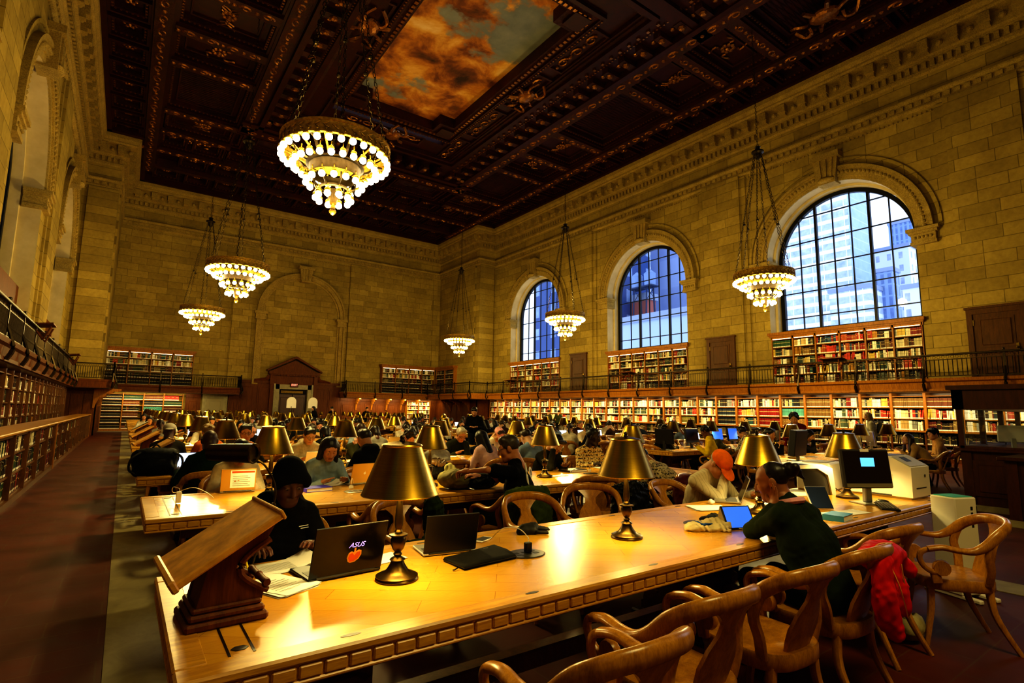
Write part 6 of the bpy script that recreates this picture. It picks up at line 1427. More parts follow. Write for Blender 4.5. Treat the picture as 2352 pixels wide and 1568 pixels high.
papers('white sheet tucked behind the sticker laptop', 1.2, 2.85, .3, .22, .16, 2, lines=False, seed=3)
papers('stack of white pages in front of the man in the orange cap', 4.16, 2.86, -.5, .32, .23, 4, lines=False, seed=4)
papers('small note card beside the second lamp from the right', 4.58, 2.72, .3, .15, .1, 1, lines=False, seed=5)
papers('open pages before the woman with long dark hair', 1.85, 5.85, .3, .3, .2, 3, lines=False, seed=6, curl=.08)
papers('thin stapled pages beside the lamp on the second table', 4.55, 5.3, .1, .3, .1, 2, lines=False, seed=7)
papers('notebook page before the man in the patterned shirt', 5.85, 5.78, .1, .3, .2, 2, lines=False, seed=8)
papers('wide sheet under the monitor and book on the front table', 4.95, 2.12, -.1, .5, .17, 2, lines=False, seed=9)
papers('pale sheets beside the black bag on the second table', 2.55, 5.3, .2, .3, .3, 2, lines=False, seed=10)
def closed_book(label, x, y, rz, w, d, h, c, z=TZ, text=None):
    g = empty('book', (x, y, z), rz, label, 'book'); b = MB(); b.box((-w/2+.004, -d/2+.004, .003), (w/2-.004, d/2-.004, h-.003)); b.build('pages', MAT['paper'], g)
    c_ = MB(); c_.box((-w/2, -d/2, 0), (w/2, d/2, .003)); c_.box((-w/2, -d/2, h-.003), (w/2, d/2, h)); c_.box((-w/2, -d/2, 0), (-w/2+.003, d/2, h)); c_.build('cover', plain('cover_'+c.strip('#'), c, .4), g); return g
closed_book('thick book with a pale blue cover at the right of the front table', 4.62, 2.02, .1, .22, .15, .045, '#2f7fb8')
closed_book('thick textbook with a violet-blue cover on the second table', 1.62, 5.55, .1, .26, .19, .035, '#2a1fb0')
closed_book('black-covered binder with silver clasps on the second table', 5.1, 5.62, .05, .34, .22, .03, '#15120f')
closed_book('red and cream bag-like parcel of books on the third table', 5.9, 7.95, .3, .2, .16, .06, '#b8321a')
# yellow pen in the writer's hand
gW = PEOPLE['beanie']; W = gW[0].matrix_basis @ Vector(gW[1]['Wr']); p = MB(); p.rod((-.012, .0, .05), (.022, -.02, -.065), .0055, 8); o = p.build('highlighter_pen', plain('yellow_plastic', '#d8c81a', .4)); o.location = (W.x-.055, W.y-.1, W.z+.02); tag(o, 'yellow highlighter held by the writer in the black beanie', 'pen')
# picture lamp over the reading stand
g = empty('stand_lamp', (.53, 2.78, TZ), 0, 'thin-stemmed bronze lamp with a horizontal cylinder shade over the reading stand', 'lamp')
b = MB(); b.lathe([(.04, 0), (.045, .006), (.03, .014), (.008, .02)], 16); b.build('base', MAT['brass_dark'], g, SM)
b = MB(); b.tube(bez([(0, 0, .01), (.03, .03, .12), (.1, .08, .3), (.11, .1, .42), (.06, .11, .52), (.0, .12, .56)], 6), .0055, 6); b.sphere((.105, .085, .33), .014, 8, 6); b.build('stem', MAT['brass_dark'], g)
b = MB(); b.M = T((-.09, .13, .585), rz=-.75) @ Matrix.Rotation(PI/2, 4, 'Y'); b.lathe([(.036, -.11), (.038, -.11), (.042, -.05), (.046, .11), (.049, .115), (.045, .122), (.036, .116), (.036, .108), (.001, .106)], 24); b.build('shade', MAT['brass_dark'], g, SM)
# canvas tote with a blue patch, tablet, glasses case
def cloth_thing(name, label, cat, pr, mat, loc, rz=0, h=.012, wr=.004, seed=1, parent=None):
    o = new_obj(name, mesh_np(name, [(*surf(pr, h, .03, wr, seed), 0)], [mat]), parent); o.location = loc; o.rotation_euler = (0, 0, rz)
    return tag(o, label, cat) if label else o
cv_ = fabric('cream_canvas', '#b8a87c')
g = empty('tote_bag', (3.42, 2.36, TZ), -.45, 'crumpled cream canvas tote bag with a blue patch on the front table', 'bag')
cloth_thing('canvas', None, None, [('e', (0, 0, .02), (.17, .1, .03), None, .03), ('e', (-.1, -.02, .02), (.1, .06, .028), rotz(.5), .03), ('e', (.1, .04, .03), (.09, .06, .04), rotz(-.4), .03), ('c', (-.18, -.04, .01), (.1, -.11, .012), .014, .014, .015), ('c', (.05, .08, .02), (.2, .02, .02), .016, .012, .02)], cv_, (0, 0, 0), h=.008, wr=.006, parent=g)
b = MB(); b.box((-.1, -.05, .046), (-.01, .03, .054), M=T(rx=.1, rz=.3)); b.build('patch', fabric('blue_patch', '#123a78'), g)
b = MB(); b.tube(bez([(.15, .0, .02), (.24, -.05, .006), (.34, -.02, .004), (.42, -.06, .004)], 5), .004, 4); b.build('strap', cv_, g)
cloth_thing('eyeglass_pouch', 'dark soft pouch lying between the tote bag and the tablet', 'pouch', [('e', (0, 0, .02), (.1, .045, .022), None, .02), ('e', (.07, .03, .025), (.07, .04, .025), rotz(.6), .02)], fabric('dark_pouch', '#171512'), (3.68, 2.52, TZ), -.2, .008, .003)
g = empty('tablet', (3.62, 2.22, TZ), -.35, 'small tablet with a blue screen propped in a beige folding case', 'tablet')
Lm = T((0, 0, .0)) @ Matrix.Rotation(.55, 4, 'X') if False else T((0, 0, 0), rx=-.5)
b = MB(); b.M = Lm; b.box((-.12, -.006, .004), (.12, .006, .17), bev=.003); b.build('body', MAT['black_plastic'], g)
b = MB(); b.M = Lm; b.box((-.108, -.0072, .014), (.108, -.006, .16)); b.build('screen', MAT['screen_blue'], g)
b = MB(); b.add([(-.12, .0, .0), (.12, 0, 0), (.12, .13, 0), (-.12, .13, 0), (-.12, .085, .15), (.12, .085, .15)], [(3, 2, 5, 4), (0, 1, 2, 3), (0, 3, 4), (1, 5, 2)]); b.build('case', MAT['white_plastic'] if False else plain('beige_case', '#a8946c', .7), g)
cloth_thing('tissue', 'crumpled white tissue beside the papers of the orange-capped man', 'tissue', [('e', (0, 0, .02), (.03, .025, .025), None, .01), ('e', (.03, .02, .015), (.03, .02, .015), None, .01)], MAT['paper'], (4.38, 2.98, TZ), 0, .005, .006)
# desktop equipment on the front table
def monitor(name, label, x, y, rz, w, h, body, screen, z=TZ, stand=.16, tilt=.12, back=.05):
    g = empty(name, (x, y, z), rz, label, 'monitor'); M_ = T((0, 0, stand), rx=-tilt)
    b = MB(); b.M = M_; b.box((-w/2, 0, 0), (w/2, back, h), bev=.012); b.build('housing', MAT[body], g)
    s = MB(); s.M = M_; s.box((-w/2+.018, -.0012, .05), (w/2-.018, .001, h-.018)); so = s.build('screen', MAT[screen], g)
    s = MB(); s.box((-.035, back*.4, .01), (.035, back*.4+.05, stand+.08), bev=.008); s.build('stand', MAT['silver'] if body != 'black_plastic' else MAT[body], g)
    s = MB(); s.box((-.13, -.08, 0), (.13, .13, .012), bev=.004); s.build('foot', MAT['silver'] if body != 'black_plastic' else MAT[body], g); return g, so, M_
g, so, Mm = monitor('monitor', 'dark-screened all-in-one computer with a small blue dialog on the front table', 5.72, 2.2, -.5, .5, .36, 'grey_plastic', 'screen_dark', stand=.14)
s = MB(); s.M = Mm; s.box((-.06, -.003, .2), (.08, -.0014, .28)); s.build('dialog', emit('dialog_blue', '#58a8f0', 1.2), so); s = MB(); s.M = Mm; s.box((-.05, -.003, .335), (.04, -.0014, .36)); s.build('paper_tab', MAT['paper'], so); s = MB(); s.M = Mm; s.box((-.232, -.003, .012), (.232, -.0014, .045)); s.build('chin', MAT['silver'], so)
g = empty('keyboard', (5.62, 2.04, TZ), .5, 'black keyboard at the right end of the front table', 'keyboard'); b = MB(); b.box((-.2, -.07, 0), (.2, .07, .018), bev=.004); b.build('body', MAT['black_plastic'], g)
k = MB()
for r_ in range(5):
    for c in range(14): k.box((-.19+.0272*c, -.058+.024*r_, .018), (-.167+.0272*c, -.038+.024*r_, .024))
k.build('keys', MAT['grey_plastic'], g)['kind'] = 'stuff'
g = empty('computer_mouse', (5.86, 2.16, TZ), .5, 'black computer mouse behind the keyboard', 'mouse'); b = MB(); b.sphere((0, 0, .014), (.033, .055, .022), 12, 8); b.build('shell', MAT['black_plastic'], g, True); b = MB(); b.box((-.004, .02, .032), (.004, .035, .037)); b.build('wheel', MAT['grey_plastic'], g)
g = empty('book_scanner', (5.75, 2.92, TZ), -.35, 'grey and white overhead book scanner arching over the front table', 'scanner')
b = MB(); b.box((-.34, -.2, 0), (.2, .2, .014), bev=.004); b.build('bed', MAT['paper'], g)
b = MB(); b.sweep(bez([(.3, 0, .0), (.27, 0, .12), (.2, 0, .24), (.1, 0, .28), (-.1, 0, .29), (-.3, 0, .29)], 5), rrect(.3, .05, .3, 2), up=(0, 0, 1) if False else (1, 0, .2), scales=[1]*26); b.build('arm', MAT['grey_plastic'], g, SM)
b = MB(); b.prism([(-.34, .3), (.2, .31), (.33, .27), (.36, .0), (.31, .0), (.27, .2), (.14, .27), (-.34, .27)], -.17, .17, 'y'); b.build('cover', MAT['white_plastic'], g)
g = empty('document_holder', (5.0, 2.3, TZ), -.6, 'leaning dark blue panel with a white edge among cables on the front table', 'holder'); b = MB(); b.M = T((0, 0, .01), rx=-.6); b.box((-.09, -.006, 0), (.09, .0, .2), bev=.002); b.build('panel', plain('navy_panel', '#14284e', .35), g); b = MB(); b.M = T((0, 0, .01), rx=-.6); b.box((-.095, 0, -.003), (.095, .012, .205), bev=.003); b.build('shell', MAT['white_plastic'], g)
def cables(name, label, x, y, z, mat, pts, r=.005, cat='cable'):
    b = MB(); b.tube(bez(pts, 6), r, 5); o = b.build(name, MAT[mat], None, True); o.location = (x, y, z); return tag(o, label, cat)
g = empty('headphones', (4.72, 2.42, TZ), .4, 'black and silver headphones lying behind the woman in green fleece', 'headphones'); b = MB(); b.tube([(.09*math.cos(t), .1*math.sin(t), .03+.02*math.sin(t)) for t in np.linspace(0, PI, 12)], .008, 6); b.build('band', MAT['silver'], g)
for s_ in (-1, 1): b = MB(); b.sphere((s_*.09, -.01, .03), (.018, .038, .034), 10, 8); b.build('ear_cup', MAT['black_plastic'], g, True)
cables('cable', 'tangle of black leads around the leaning blue panel', 4.9, 2.55, TZ+.006, 'cable_black', [(-.2, 0, 0), (-.05, .1, .02), (.1, .0, .03), (.05, -.12, .01), (.2, -.1, 0), (.35, .05, .03), (.5, .1, .0)])
cables('cable', 'black lead hanging from the scanner to the right-hand lamp', 6.0, 2.8, TZ+.006, 'cable_black', [(.0, .0, .25), (.06, -.04, .14), (.1, -.12, .06), (.05, -.25, .0), (-.1, -.3, .0)])
def printer(x, y, rz, w, d, h, label):
    g = empty('printer', (x, y, TZ), rz, label, 'printer')
    b = MB(); b.prism([(-w/2, 0), (w/2, 0), (w/2, h*.78), (w/2-.02, h*.84), (w*.28, h), (-w/2, h)], -d/2, d/2, 'x'); b.build('body', MAT['white_plastic'], g)
    return g
g = empty('printer', (6.56, 2.36, TZ), -.03, 'large white laser printer at the right end of the front table', 'printer')
b = MB(); b.prism([(-.3, .02), (.3, .02), (.3, .41), (-.12, .41), (-.3, .31)], -.22, .22, 'x'); b.box((-.2, -.28, 0), (.2, .28, .03)); b.build('body', MAT['white_plastic'], g)
b = MB(); b.M = T((0, -.21, .362), rx=.506); b.box((-.2, -.09, 0), (.2, .09, .006)); b.build('control_panel', plain('panel_grey', '#b8b4a8', .4), g); b = MB(); b.M = T((.0, -.2, .372), rx=.506); b.box((-.1, -.03, 0), (.02, .05, .005)); b.build('display', plain('panel_blue', '#22406e', .25), g)
b = MB(); b.box((-.2, -.1, .408), (.2, .26, .414)); b.build('output_tray', MAT['grey_plastic'], g)
b = MB()
for y0, y1, z0, z1 in ((.0, .11, .16, .2), (-.14, -.06, .18, .24)):
    for i in range(6): b.box((-.2235, y0, z0+(z1-z0)*i/6), (-.22, y1, z0+(z1-z0)*(i+.5)/6))
b.build('vent', plain('vent_grey', '#c9c3b2', .5), g)
b = MB(); b.box((-.222, -.12, .02), (-.2195, .14, .035)); b.box((-.12, -.3025, .1), (.12, -.3, .11)); b.lathe([(.012, 0), (.016, 0), (.016, .002), (.012, .002)], 14, M=T((.1, -.302, .22)) @ Matrix.Rotation(PI/2, 4, 'X')); b.build('tray_line', MAT['grey_plastic'], g)
g = empty('printer', (6.35, 2.95, TZ), .15, 'second white printer standing behind the overhead scanner', 'printer'); b = MB(); b.box((-.2, -.17, 0), (.24, .17, .3), bev=.015); b.build('body', MAT['white_plastic'], g); b = MB(); b.box((-.14, -.12, .3), (.18, .12, .306)); b.build('output_tray', plain('tray_grey', '#8d887c', .5), g)
# white payment post standing on the floor at the table end
g = empty('card_reader_post', (6.2, 1.72, 0), -.35, 'white floor-standing copy payment post with a dark reader and green top', 'machine')
b = MB(); b.box((-.13, -.11, .03), (.13, .11, .86), bev=.01); b.build('housing', MAT['white_plastic'], g)
for s_ in (-1, 1): b = MB(); b.box((s_*.1-.025, -.24, 0), (s_*.1+.025, .24, .035), bev=.008); b.build('foot', MAT['white_plastic'], g)
b = MB(); b.box((-.11, -.09, .86), (.11, .09, .866)); b.build('top_panel', plain('turquoise_panel', '#3fae98', .5), g)
b = MB(); b.box((.13, -.07, .62), (.2, .06, .78), bev=.01); b.build('coin_box', MAT['black_plastic'], g); b = MB(); b.sphere((.2, .0, .77), .012, 8, 6); b.build('indicator_light', emit('blue_led', '#5a3cff', 6), g)
b = MB()
for i in range(4): b.box((.05, -.112, .6+.05*i), (.075, -.11, .63+.05*i))
b.build('stickers', MAT['black_plastic'], g); b = MB(); b.box((.13, -.05, .34), (.15, .0, .42)); b.box((.13, -.04, .28), (.16, .02, .32)); b.build('socket', MAT['black_plastic'], g)
# coats and bags
red = fabric('red_nylon', '#d01c0e', .6)
g = empty('red_jacket', (3.72, 1.36, 0), 0, 'bright red jacket with pale piping draped over the armchair backs', 'jacket')
cloth_thing('shell', None, None, [('e', (0, 0, .79), (.2, .085, .065), rotx(.1), .03), ('e', (.16, .03, .78), (.17, .1, .06), roty(.2), .04), ('c', (.28, .04, .76), (.36, -.02, .66), .06, .045, .04), ('e', (-.11, -.055, .63), (.1, .045, .2), rotx(.05), .04), ('e', (.02, -.05, .64), (.12, .045, .17), None, .04), ('c', (-.12, -.07, .62), (-.08, -.09, .42), .05, .042, .03), ('c', (.05, -.06, .62), (.07, -.07, .52), .06, .05, .03)], red, (-.2, -.02, 0), h=.01, wr=.0035, parent=g)
b = MB(); b.tube(bez([(-.28, -.1, .78), (-.27, -.135, .68), (-.25, -.15, .58), (-.22, -.15, .5)], 5), .004, 4); b.tube(bez([(-.17, -.12, .76), (-.165, -.125, .68), (-.14, -.13, .58), (-.12, -.125, .52)], 5), .004, 4); b.tube(bez([(-.36, -.04, .82), (-.24, -.04, .858), (-.1, -.06, .85)], 5), .004, 4); b.build('piping', MAT['yellow_edge'], g)
grn = fabric('olive_cloth', '#3c4a1a'); dgr = fabric('bottle_green_cloth', '#26341f')
DR = lambda w: [('e', (0, 0, .82), (w, .06, .04), None, .03), ('e', (0, -.05, .6), (w, .045, .26), None, .04), ('e', (0, .05, .62), (w*.95, .04, .22), None, .04), ('c', (-w*.9, 0, .78), (-w*1.0, -.04, .45), .05, .045, .04), ('c', (w*.9, 0, .78), (w*1.0, -.04, .42), .05, .045, .04)]
cloth_thing('green_jacket', 'plain dark green jacket draped over the chair behind the man in black', 'jacket', DR(.25), grn, (3.09, 4.03, .02), .1, .014, .007, 4)
cloth_thing('green_coat', 'crumpled dark green coat over the side of the armchair behind the closed laptop', 'coat', [('c', (.2, 0, .78), (.26, .1, .6), .08, .09, .05), ('e', (.22, -.1, .5), (.12, .2, .12), None, .05), ('c', (.1, -.2, .5), (-.2, -.18, .5), .09, .07, .05)], dgr, (1.9, 3.98, .02), 0, .014, .009, 5)
cloth_thing('puffer_coat', 'dark red quilted coat hung on a chair beyond the orange cap', 'coat', DR(.24)+[('c', (-.22, -.06, .4+.09*i), (.22, -.06, .4+.09*i), .055, .055, .02) for i in range(5)], fabric('maroon_quilt', '#4a120a', .7), (5.42, 4.02, .0), .2, .014, .003, 6)
cloth_thing('dark_coat', 'black shiny coat heaped on the chair left of the orange-capped man', 'coat', DR(.22)+[('e', (-.05, 0, .45), (.22, .2, .14), None, .06)], fabric('black_nylon', '#0b0d0c', .45), (4.2, 3.78, .02), 0, .014, .01, 7)
cloth_thing('canvas_holdall', 'open olive and cream canvas bag being searched on the second table', 'bag', [('e', (0, 0, .1), (.16, .2, .1), None, .04), ('c', (-.1, -.1, .14), (.08, .14, .2), .05, .05, .05), ('c', (.1, -.16, .07), (.2, .1, .06), .06, .06, .05), ('-e', (.0, .06, .24), (.07, .13, .1), None, .02)], fabric('olive_canvas', '#5f5a3a'), (2.86, 4.96, TZ), .4, .012, .005, 8)
cloth_thing('black_bag', 'black soft bag slumped against the man in the black T-shirt', 'bag', [('e', (0, 0, .08), (.22, .12, .085), None, .04), ('e', (.12, .04, .09), (.12, .1, .07), None, .04)], fabric('black_bag_cloth', '#0b0b0a', .5), (3.12, 4.84, TZ), .2, .012, .005, 9)
def fur(n_, c, rad): r = random.Random(n_); return [('c', (c[0]+rad*math.cos(a), c[1]+rad*.6*math.sin(a), c[2]+.03*math.sin(2*a)), (c[0]+rad*1.1*math.cos(a+.3)+r.uniform(-.02, .02), c[1]+rad*.66*math.sin(a+.3), c[2]+r.uniform(-.02, .03)), .024, .02, .01) for a in np.linspace(0, 2*PI, 22)]
for i, (x, y, z, lb) in enumerate(((2.95, 5.82, TZ, 'black coat with a brown fur-trimmed hood heaped on the second table'), (5.7, 8.9, .72, 'black coat with a dark fur hood on a chair behind the pink cap'))):
    g = empty('fur_coat', (x, y, z), 0, lb, 'coat'); cloth_thing('shell', None, None, [('e', (0, 0, .09), (.28, .17, .1), None, .05), ('e', (.16, .03, .12), (.16, .14, .1), None, .05), ('e', (-.18, -.02, .07), (.14, .14, .08), None, .05)], fabric(f'black_parka_{i}', '#0e0d0c', .7), (0, 0, 0), h=.014, wr=.008, parent=g)
    cloth_thing('fur_trim', None, None, fur(i, (.05, -.04, .19), .15), hair_mat('#6a5230' if i == 0 else '#3a2e1c'), (0, 0, 0), h=.008, wr=.005, parent=g)
g = empty('backpack', (.36, 7.72, TZ), .1, 'large black backpack set on the aisle end of the third table', 'backpack')
cloth_thing('bag', None, None, [('e', (0, 0, .15), (.23, .13, .16), None, .05), ('c', (-.17, -.06, .05), (.17, -.06, .05), .06, .06, .06), ('c', (-.16, 0, .22), (.16, 0, .22), .08, .08, .06), ('e', (0, -.1, .11), (.16, .06, .09), None, .03)], fabric('black_cordura', '#0a0a0b', .6), (0, 0, 0), h=.014, wr=.003, parent=g)
for s_ in (-1, 1): b = MB(); b.tube(bez([(s_*.16, -.1, .27), (s_*.25, -.12, .2), (s_*.26, -.1, .08), (s_*.18, -.1, .02)], 5), .014, 6); b.build('strap', MAT['black_plastic'], g)
b = MB(); b.tube(bez([(-.05, 0, .3), (0, 0, .35), (.05, 0, .3)], 5), .01, 6); b.build('handle', MAT['black_plastic'], g)
g = empty('shoulder_bag', (4.68, 1.62, 0), .3, 'pale cream shoulder bag slumped on the floor under the chairs', 'bag')
cloth_thing('bag', None, None, [('e', (0, 0, .1), (.16, .1, .1), None, .04), ('e', (.14, .0, .07), (.12, .08, .06), None, .04), ('-e', (.06, 0, .2), (.12, .05, .07), None, .02)], fabric('cream_leather', '#a39a72', .6), (0, 0, 0), h=.012, wr=.004, parent=g)
b = MB(); b.tube(bez([(-.12, 0, .14), (-.05, .05, .26), (.1, .05, .24), (.2, .0, .1)], 6), .012, 6); b.build('strap', fabric('cream_strap', '#8f8660', .6), g)
# shirt print on the man in black and chest mark on the hoodie
g, d = PEOPLE['blacktee']; R2 = d['R2']; pc = d['C']*.45+d['N']*.55+R2 @ V3(.045, -.128, 0)
Mp = Matrix([[float(R2[i][j]) for j in range(3)]+[float(pc[i])] for i in range(3)]+[[0, 0, 0, 1]])
b = MB(); b.M = Mp; b.lathe([(.001, 0), (.055, 0), (.055, .004), (.001, .004)], 24, M=Matrix.Rotation(PI/2, 4, 'X')); o = b.build('shirt_print', MAT['paper'], g)
m = text_mesh('8', .08); on(o, 'print_numeral', m, MAT['black_plastic']).matrix_local = Mp @ T((0, -.0055, -.028)) @ Matrix.Rotation(PI/2, 4, 'X')
b = MB(); b.M = Mp; b.tube([(-.115-.02*math.cos(t), .004, .13*math.sin(t)-.02) for t in np.linspace(-1.3, 1.3, 9)], [.002, .007, .01, .012, .012, .011, .009, .006, .003], 5); b.build('shirt_crescent', MAT['paper'], g)
g, d = PEOPLE['bun']; N = d['N']; b = MB(); b.M = T((0, 0, 0)); b.tube([(N[0]+.075*math.cos(t), N[1]-.01+.07*math.sin(t), N[2]+.02-.02*math.sin(t)) for t in np.linspace(PI*.9, PI*2.1, 12)], .02, 6); b.build('pink_collar', fabric('pink_knit', '#dca4ae'), g)
g, d = PEOPLE['beanie']; N = d['N']; b = MB(); b.M = T((N[0]-.1, N[1]+.085, N[2]-.12), rx=.3, rz=.3)
for i in range(2): b.box((-.03, 0, -.012*i), (.03-.01*i, .003, .004-.012*i))
b.build('chest_lettering', MAT['paper'], g)
for k_ in ('burgundy', 'print', 'greycap'):
    g, d = PEOPLE[k_]; M4 = Matrix.Identity(4)
    for i in range(3):
        for j in range(3): M4[i][j] = d['Rh'][i][j]
        M4[i][3] = d['hc'][i]
    b = MB(); b.M = M4; b.tube([(.09*math.cos(t), -.01, .03+.095*math.sin(t)) for t in np.linspace(0, PI, 10)], .01, 6, up=(0, 1, 0))
    for s_ in (-1, 1): b.sphere((s_*.092, -.008, .0), (.02, .035, .038), 8, 6)
    b.build('headphones', MAT['black_plastic'] if k_ != 'greycap' else MAT['white_plastic'], g)
g, d = PEOPLE['blond']; cloth_thing('backpack', 'grey-green backpack worn by the standing fair-haired woman', 'backpack', [('e', (0, -.2, 1.2), (.14, .09, .2), None, .04), ('e', (0, -.26, 1.12), (.1, .05, .1), None, .03)], fabric('grey_backpack', '#4a4a3c'), (g.location.x, g.location.y, 0), g.rotation_euler.z, .014, .003)
# screens on the right-hand tables
for i, (x, k, dy, rz, body, scr, lb) in enumerate(((9.95, 1, -.25, .0+PI+.15, 'grey_plastic', 'screen_dark', 'big grey-backed monitor at the aisle end of the second right table'), (10.05, 2, -.1, PI/2, 'black_plastic', 'screen_dark', 'black monitor turned sideways before the woman in black'), (11.2, 2, .0, 0, 'black_plastic', 'screen_dark', 'dark upright monitor beside the person in yellow'), (12.3, 2, .05, 0, 'black_plastic', 'screen_blue', 'monitor with a pale blue screen on the third right table'), (13.0, 2, .05, .1, 'black_plastic', 'screen_blue', 'second blue-lit monitor on the third right table'), (13.9, 2, .1, PI+.2, 'black_plastic', 'screen_dark', 'monitor seen from behind on the third right table'), (13.6, 1, .1, .6, 'silver', 'screen_blue', 'silver-edged monitor left of the tan hoodies'), (14.4, 1, .12, .7, 'silver', 'screen_blue', 'silver-edged monitor in front of the woman in tan'), (15.0, 2, .1, PI, 'grey_plastic', 'screen_dark', 'grey monitor back at the far end of the third right table'))):
    monitor('monitor', lb, x, ROWY[k]+dy, rz, .5 if i else .62, .34 if i else .46, body, scr, stand=.13 if i else .1, back=.05 if i else .12)
for i, (x, k, dy, n_, lb) in enumerate(((10.9, 2, -.35, 1, 'sheet of paper held by the person in the yellow coat'), (10.8, 1, .1, 3, 'papers before the person in black with a phone'), (12.3, 1, .35, 2, 'pale pages before the person pressing the forehead'), (10.6, 2, .2, 3, 'white papers around the bottle on the third right table'))):
    papers(lb, x, ROWY[k]+dy, .3*i, .3, .22, n_, lines=False, seed=30+i)
g = empty('water_bottle', (10.75, ROWY[2]-.1, TZ), 0, 'clear plastic water bottle on the third right table', 'bottle'); b = MB(); b.lathe([(.03, 0), (.034, .01), (.034, .05), (.031, .07), (.034, .09), (.034, .15), (.014, .19), (.013, .2)], 16); t = NT('clear_plastic'); t.set(Base_Color=(.95, .97, 1, 1), Roughness=.08, Transmission_Weight=.9, IOR=1.2); b.build('bottle_body', t.m, g, True); b = MB(); b.lathe([(.015, .2), (.015, .22), (.001, .221)], 12); b.build('cap', MAT['paper'], g)
# scattered laptops and pages further back
rr = random.Random(5); nl = 0
for k in range(2, 10):
    for c, (C_, n) in enumerate(((C1, 8), (C2, 7))):
        for s_ in (-1, 1):
            for i in range(n):
                x = C_[0]+.54+.82*i*(1 if c == 0 else .98); u = rr.random(); lb = f'before the {SN[i]} {"far" if s_ > 0 else "near"} seat of the {ROWN[k]} {"left" if c == 0 else "right"} table'
                if k == 2 and (c == 1 or (s_ < 0 and i < 2) or i in (0, 2)): continue
                if u < .2: laptop(f'open {"silver" if u < .1 else "dark"} laptop {lb}', x, ROWY[k]+s_*.2, 0 if s_ > 0 else PI, .31, .22, 'silver' if u < .1 else 'charcoal', 'silver', 1.85, 'screen_white')
                elif u < .36: papers(f'white pages {lb}', x, ROWY[k]+s_*.36, rr.uniform(-.3, .3), .3, .22, 2, lines=False, seed=int(u*1e4))
                elif u < .42: closed_book(f'thick closed book {lb}', x, ROWY[k]+s_*.3, rr.uniform(-.4, .4), .24, .17, .04, rr.choice(['#5a1c12', '#1c2c44', '#c8b98a', '#2c3a22']))
o = papers('open white book resting on the farthest reading stand', .38, ROWY[5]-.07, .06, .34, .28, 3, 'book', False, 77, name='open_book'); o.location.z = TZ+.335; o.rotation_euler = (0, -.545, .06)
# two rounded white boards on posts before the doorway
for i, x in enumerate((8.45, 9.75)):
    g = empty('desk_sign', (x, 35.2, 0), 0, ('white rounded notice board on a post left of the doorway', 'white rounded notice board on a post in the doorway')[i], 'sign'); b = MB(); b.rod((0, 0, 0), (0, 0, 1.7), .03, 8); b.build('post', MAT['steel'], g); b = MB(); b.prism([(-.28, 1.6), (.28, 1.6), (.28, 2.0)]+[(.28*math.cos(t), 2.0+.28*math.sin(t)) for t in np.linspace(.2, PI-.2, 9)]+[(-.28, 2.0)], -.02, .02, 'y'); b.build('board', MAT['paper'], g)
# ---- dark wooden booth with a glazed screen at the right
g = empty('inquiry_booth', (12.0, 3.15, 0), 0, 'dark wooden inquiry booth with a glazed screen at the right edge', 'booth')
dw = MAT['dark_wood']
def pan_box(m, x0, y0, x1, y1, z0, z1): m.box((x0, y0, z0), (x1, y1, z1))
b = MB(); b.box((0, -.85, .1), (4.2, 0, 1.0)); b.box((-1.3, -3.4, .1), (4.2, -.85, .95))
for y0, y1 in ((-.8, -.15),): b.box((-.025, y0, .25), (0, y1, .85)); b.box((-.04, y0+.07, .32), (0, y1-.07, .78), bev=.01)
for x0 in (-1.25, -.75): b.box((x0+.05, -.87, .25), (x0+.45, -.85, .85)); b.box((x0+.1, -.885, .3), (x0+.4, -.85, .8), bev=.01)
for k in range(3): b.box((-1.325, -1.75-.8*k, .25), (-1.3, -1.05-.8*k, .85)); b.box((-1.34, -1.68-.8*k, .32), (-1.3, -1.12-.8*k, .78), bev=.01)
for x, y in ((-.03, -.08), (-.03, -.8), (-1.33, -.92)): b.box((x, y-.07, .1), (x+.1, y+.07, .98))
b.build('counter_front', dw, g)
b = MB(); b.box((-.1, -.85, 1.0), (4.2, .08, 1.05), bev=.01); b.box((-1.42, -3.4, .95), (4.2, -.78, 1.0), bev=.01); b.build('counter_top', MAT['panel_wood'] if False else dw, g)
b = MB(); b.box((-.03, -.85, 0), (4.2, .03, .1)); b.box((-1.33, -3.4, 0), (4.2, -.82, .1)); b.build('marble_base', MAT['marble'], g)
b = MB()
for x, y in ((0.05, -.02), (0.05, -1.1), (1.3, -.02), (2.6, -.02), (3.9, -.02)): b.box((x-.04, y-.04, 1.05), (x+.04, y+.04, 1.75))
b.box((-.02, -.1, 1.72), (4.2, .06, 2.12)); b.box((-.02, -2.2, 1.72), (.12, .06, 2.12)); b.box((-.08, -2.2, 2.06), (4.2, .12, 2.14)); b.box((0.0, -2.2, 1.05), (.1, -.0, 1.09)); b.box((0, -.06, 1.05), (4.2, .02, 1.09)); b.build('screen_frame', dw, g)
b = MB(); b.box((.05, -.03, 1.09), (3.9, -.025, 1.72)); b.box((.045, -2.2, 1.09), (.05, -.03, 1.72)); b.build('glass_pane', MAT['glass'], g)
gm, so, _ = monitor('monitor', 'pale-backed monitor tilted behind the booth glass', 12.75, 2.6, PI*.62, .42, .3, 'white_plastic', 'screen_dark', z=1.05, stand=.12, tilt=.3)
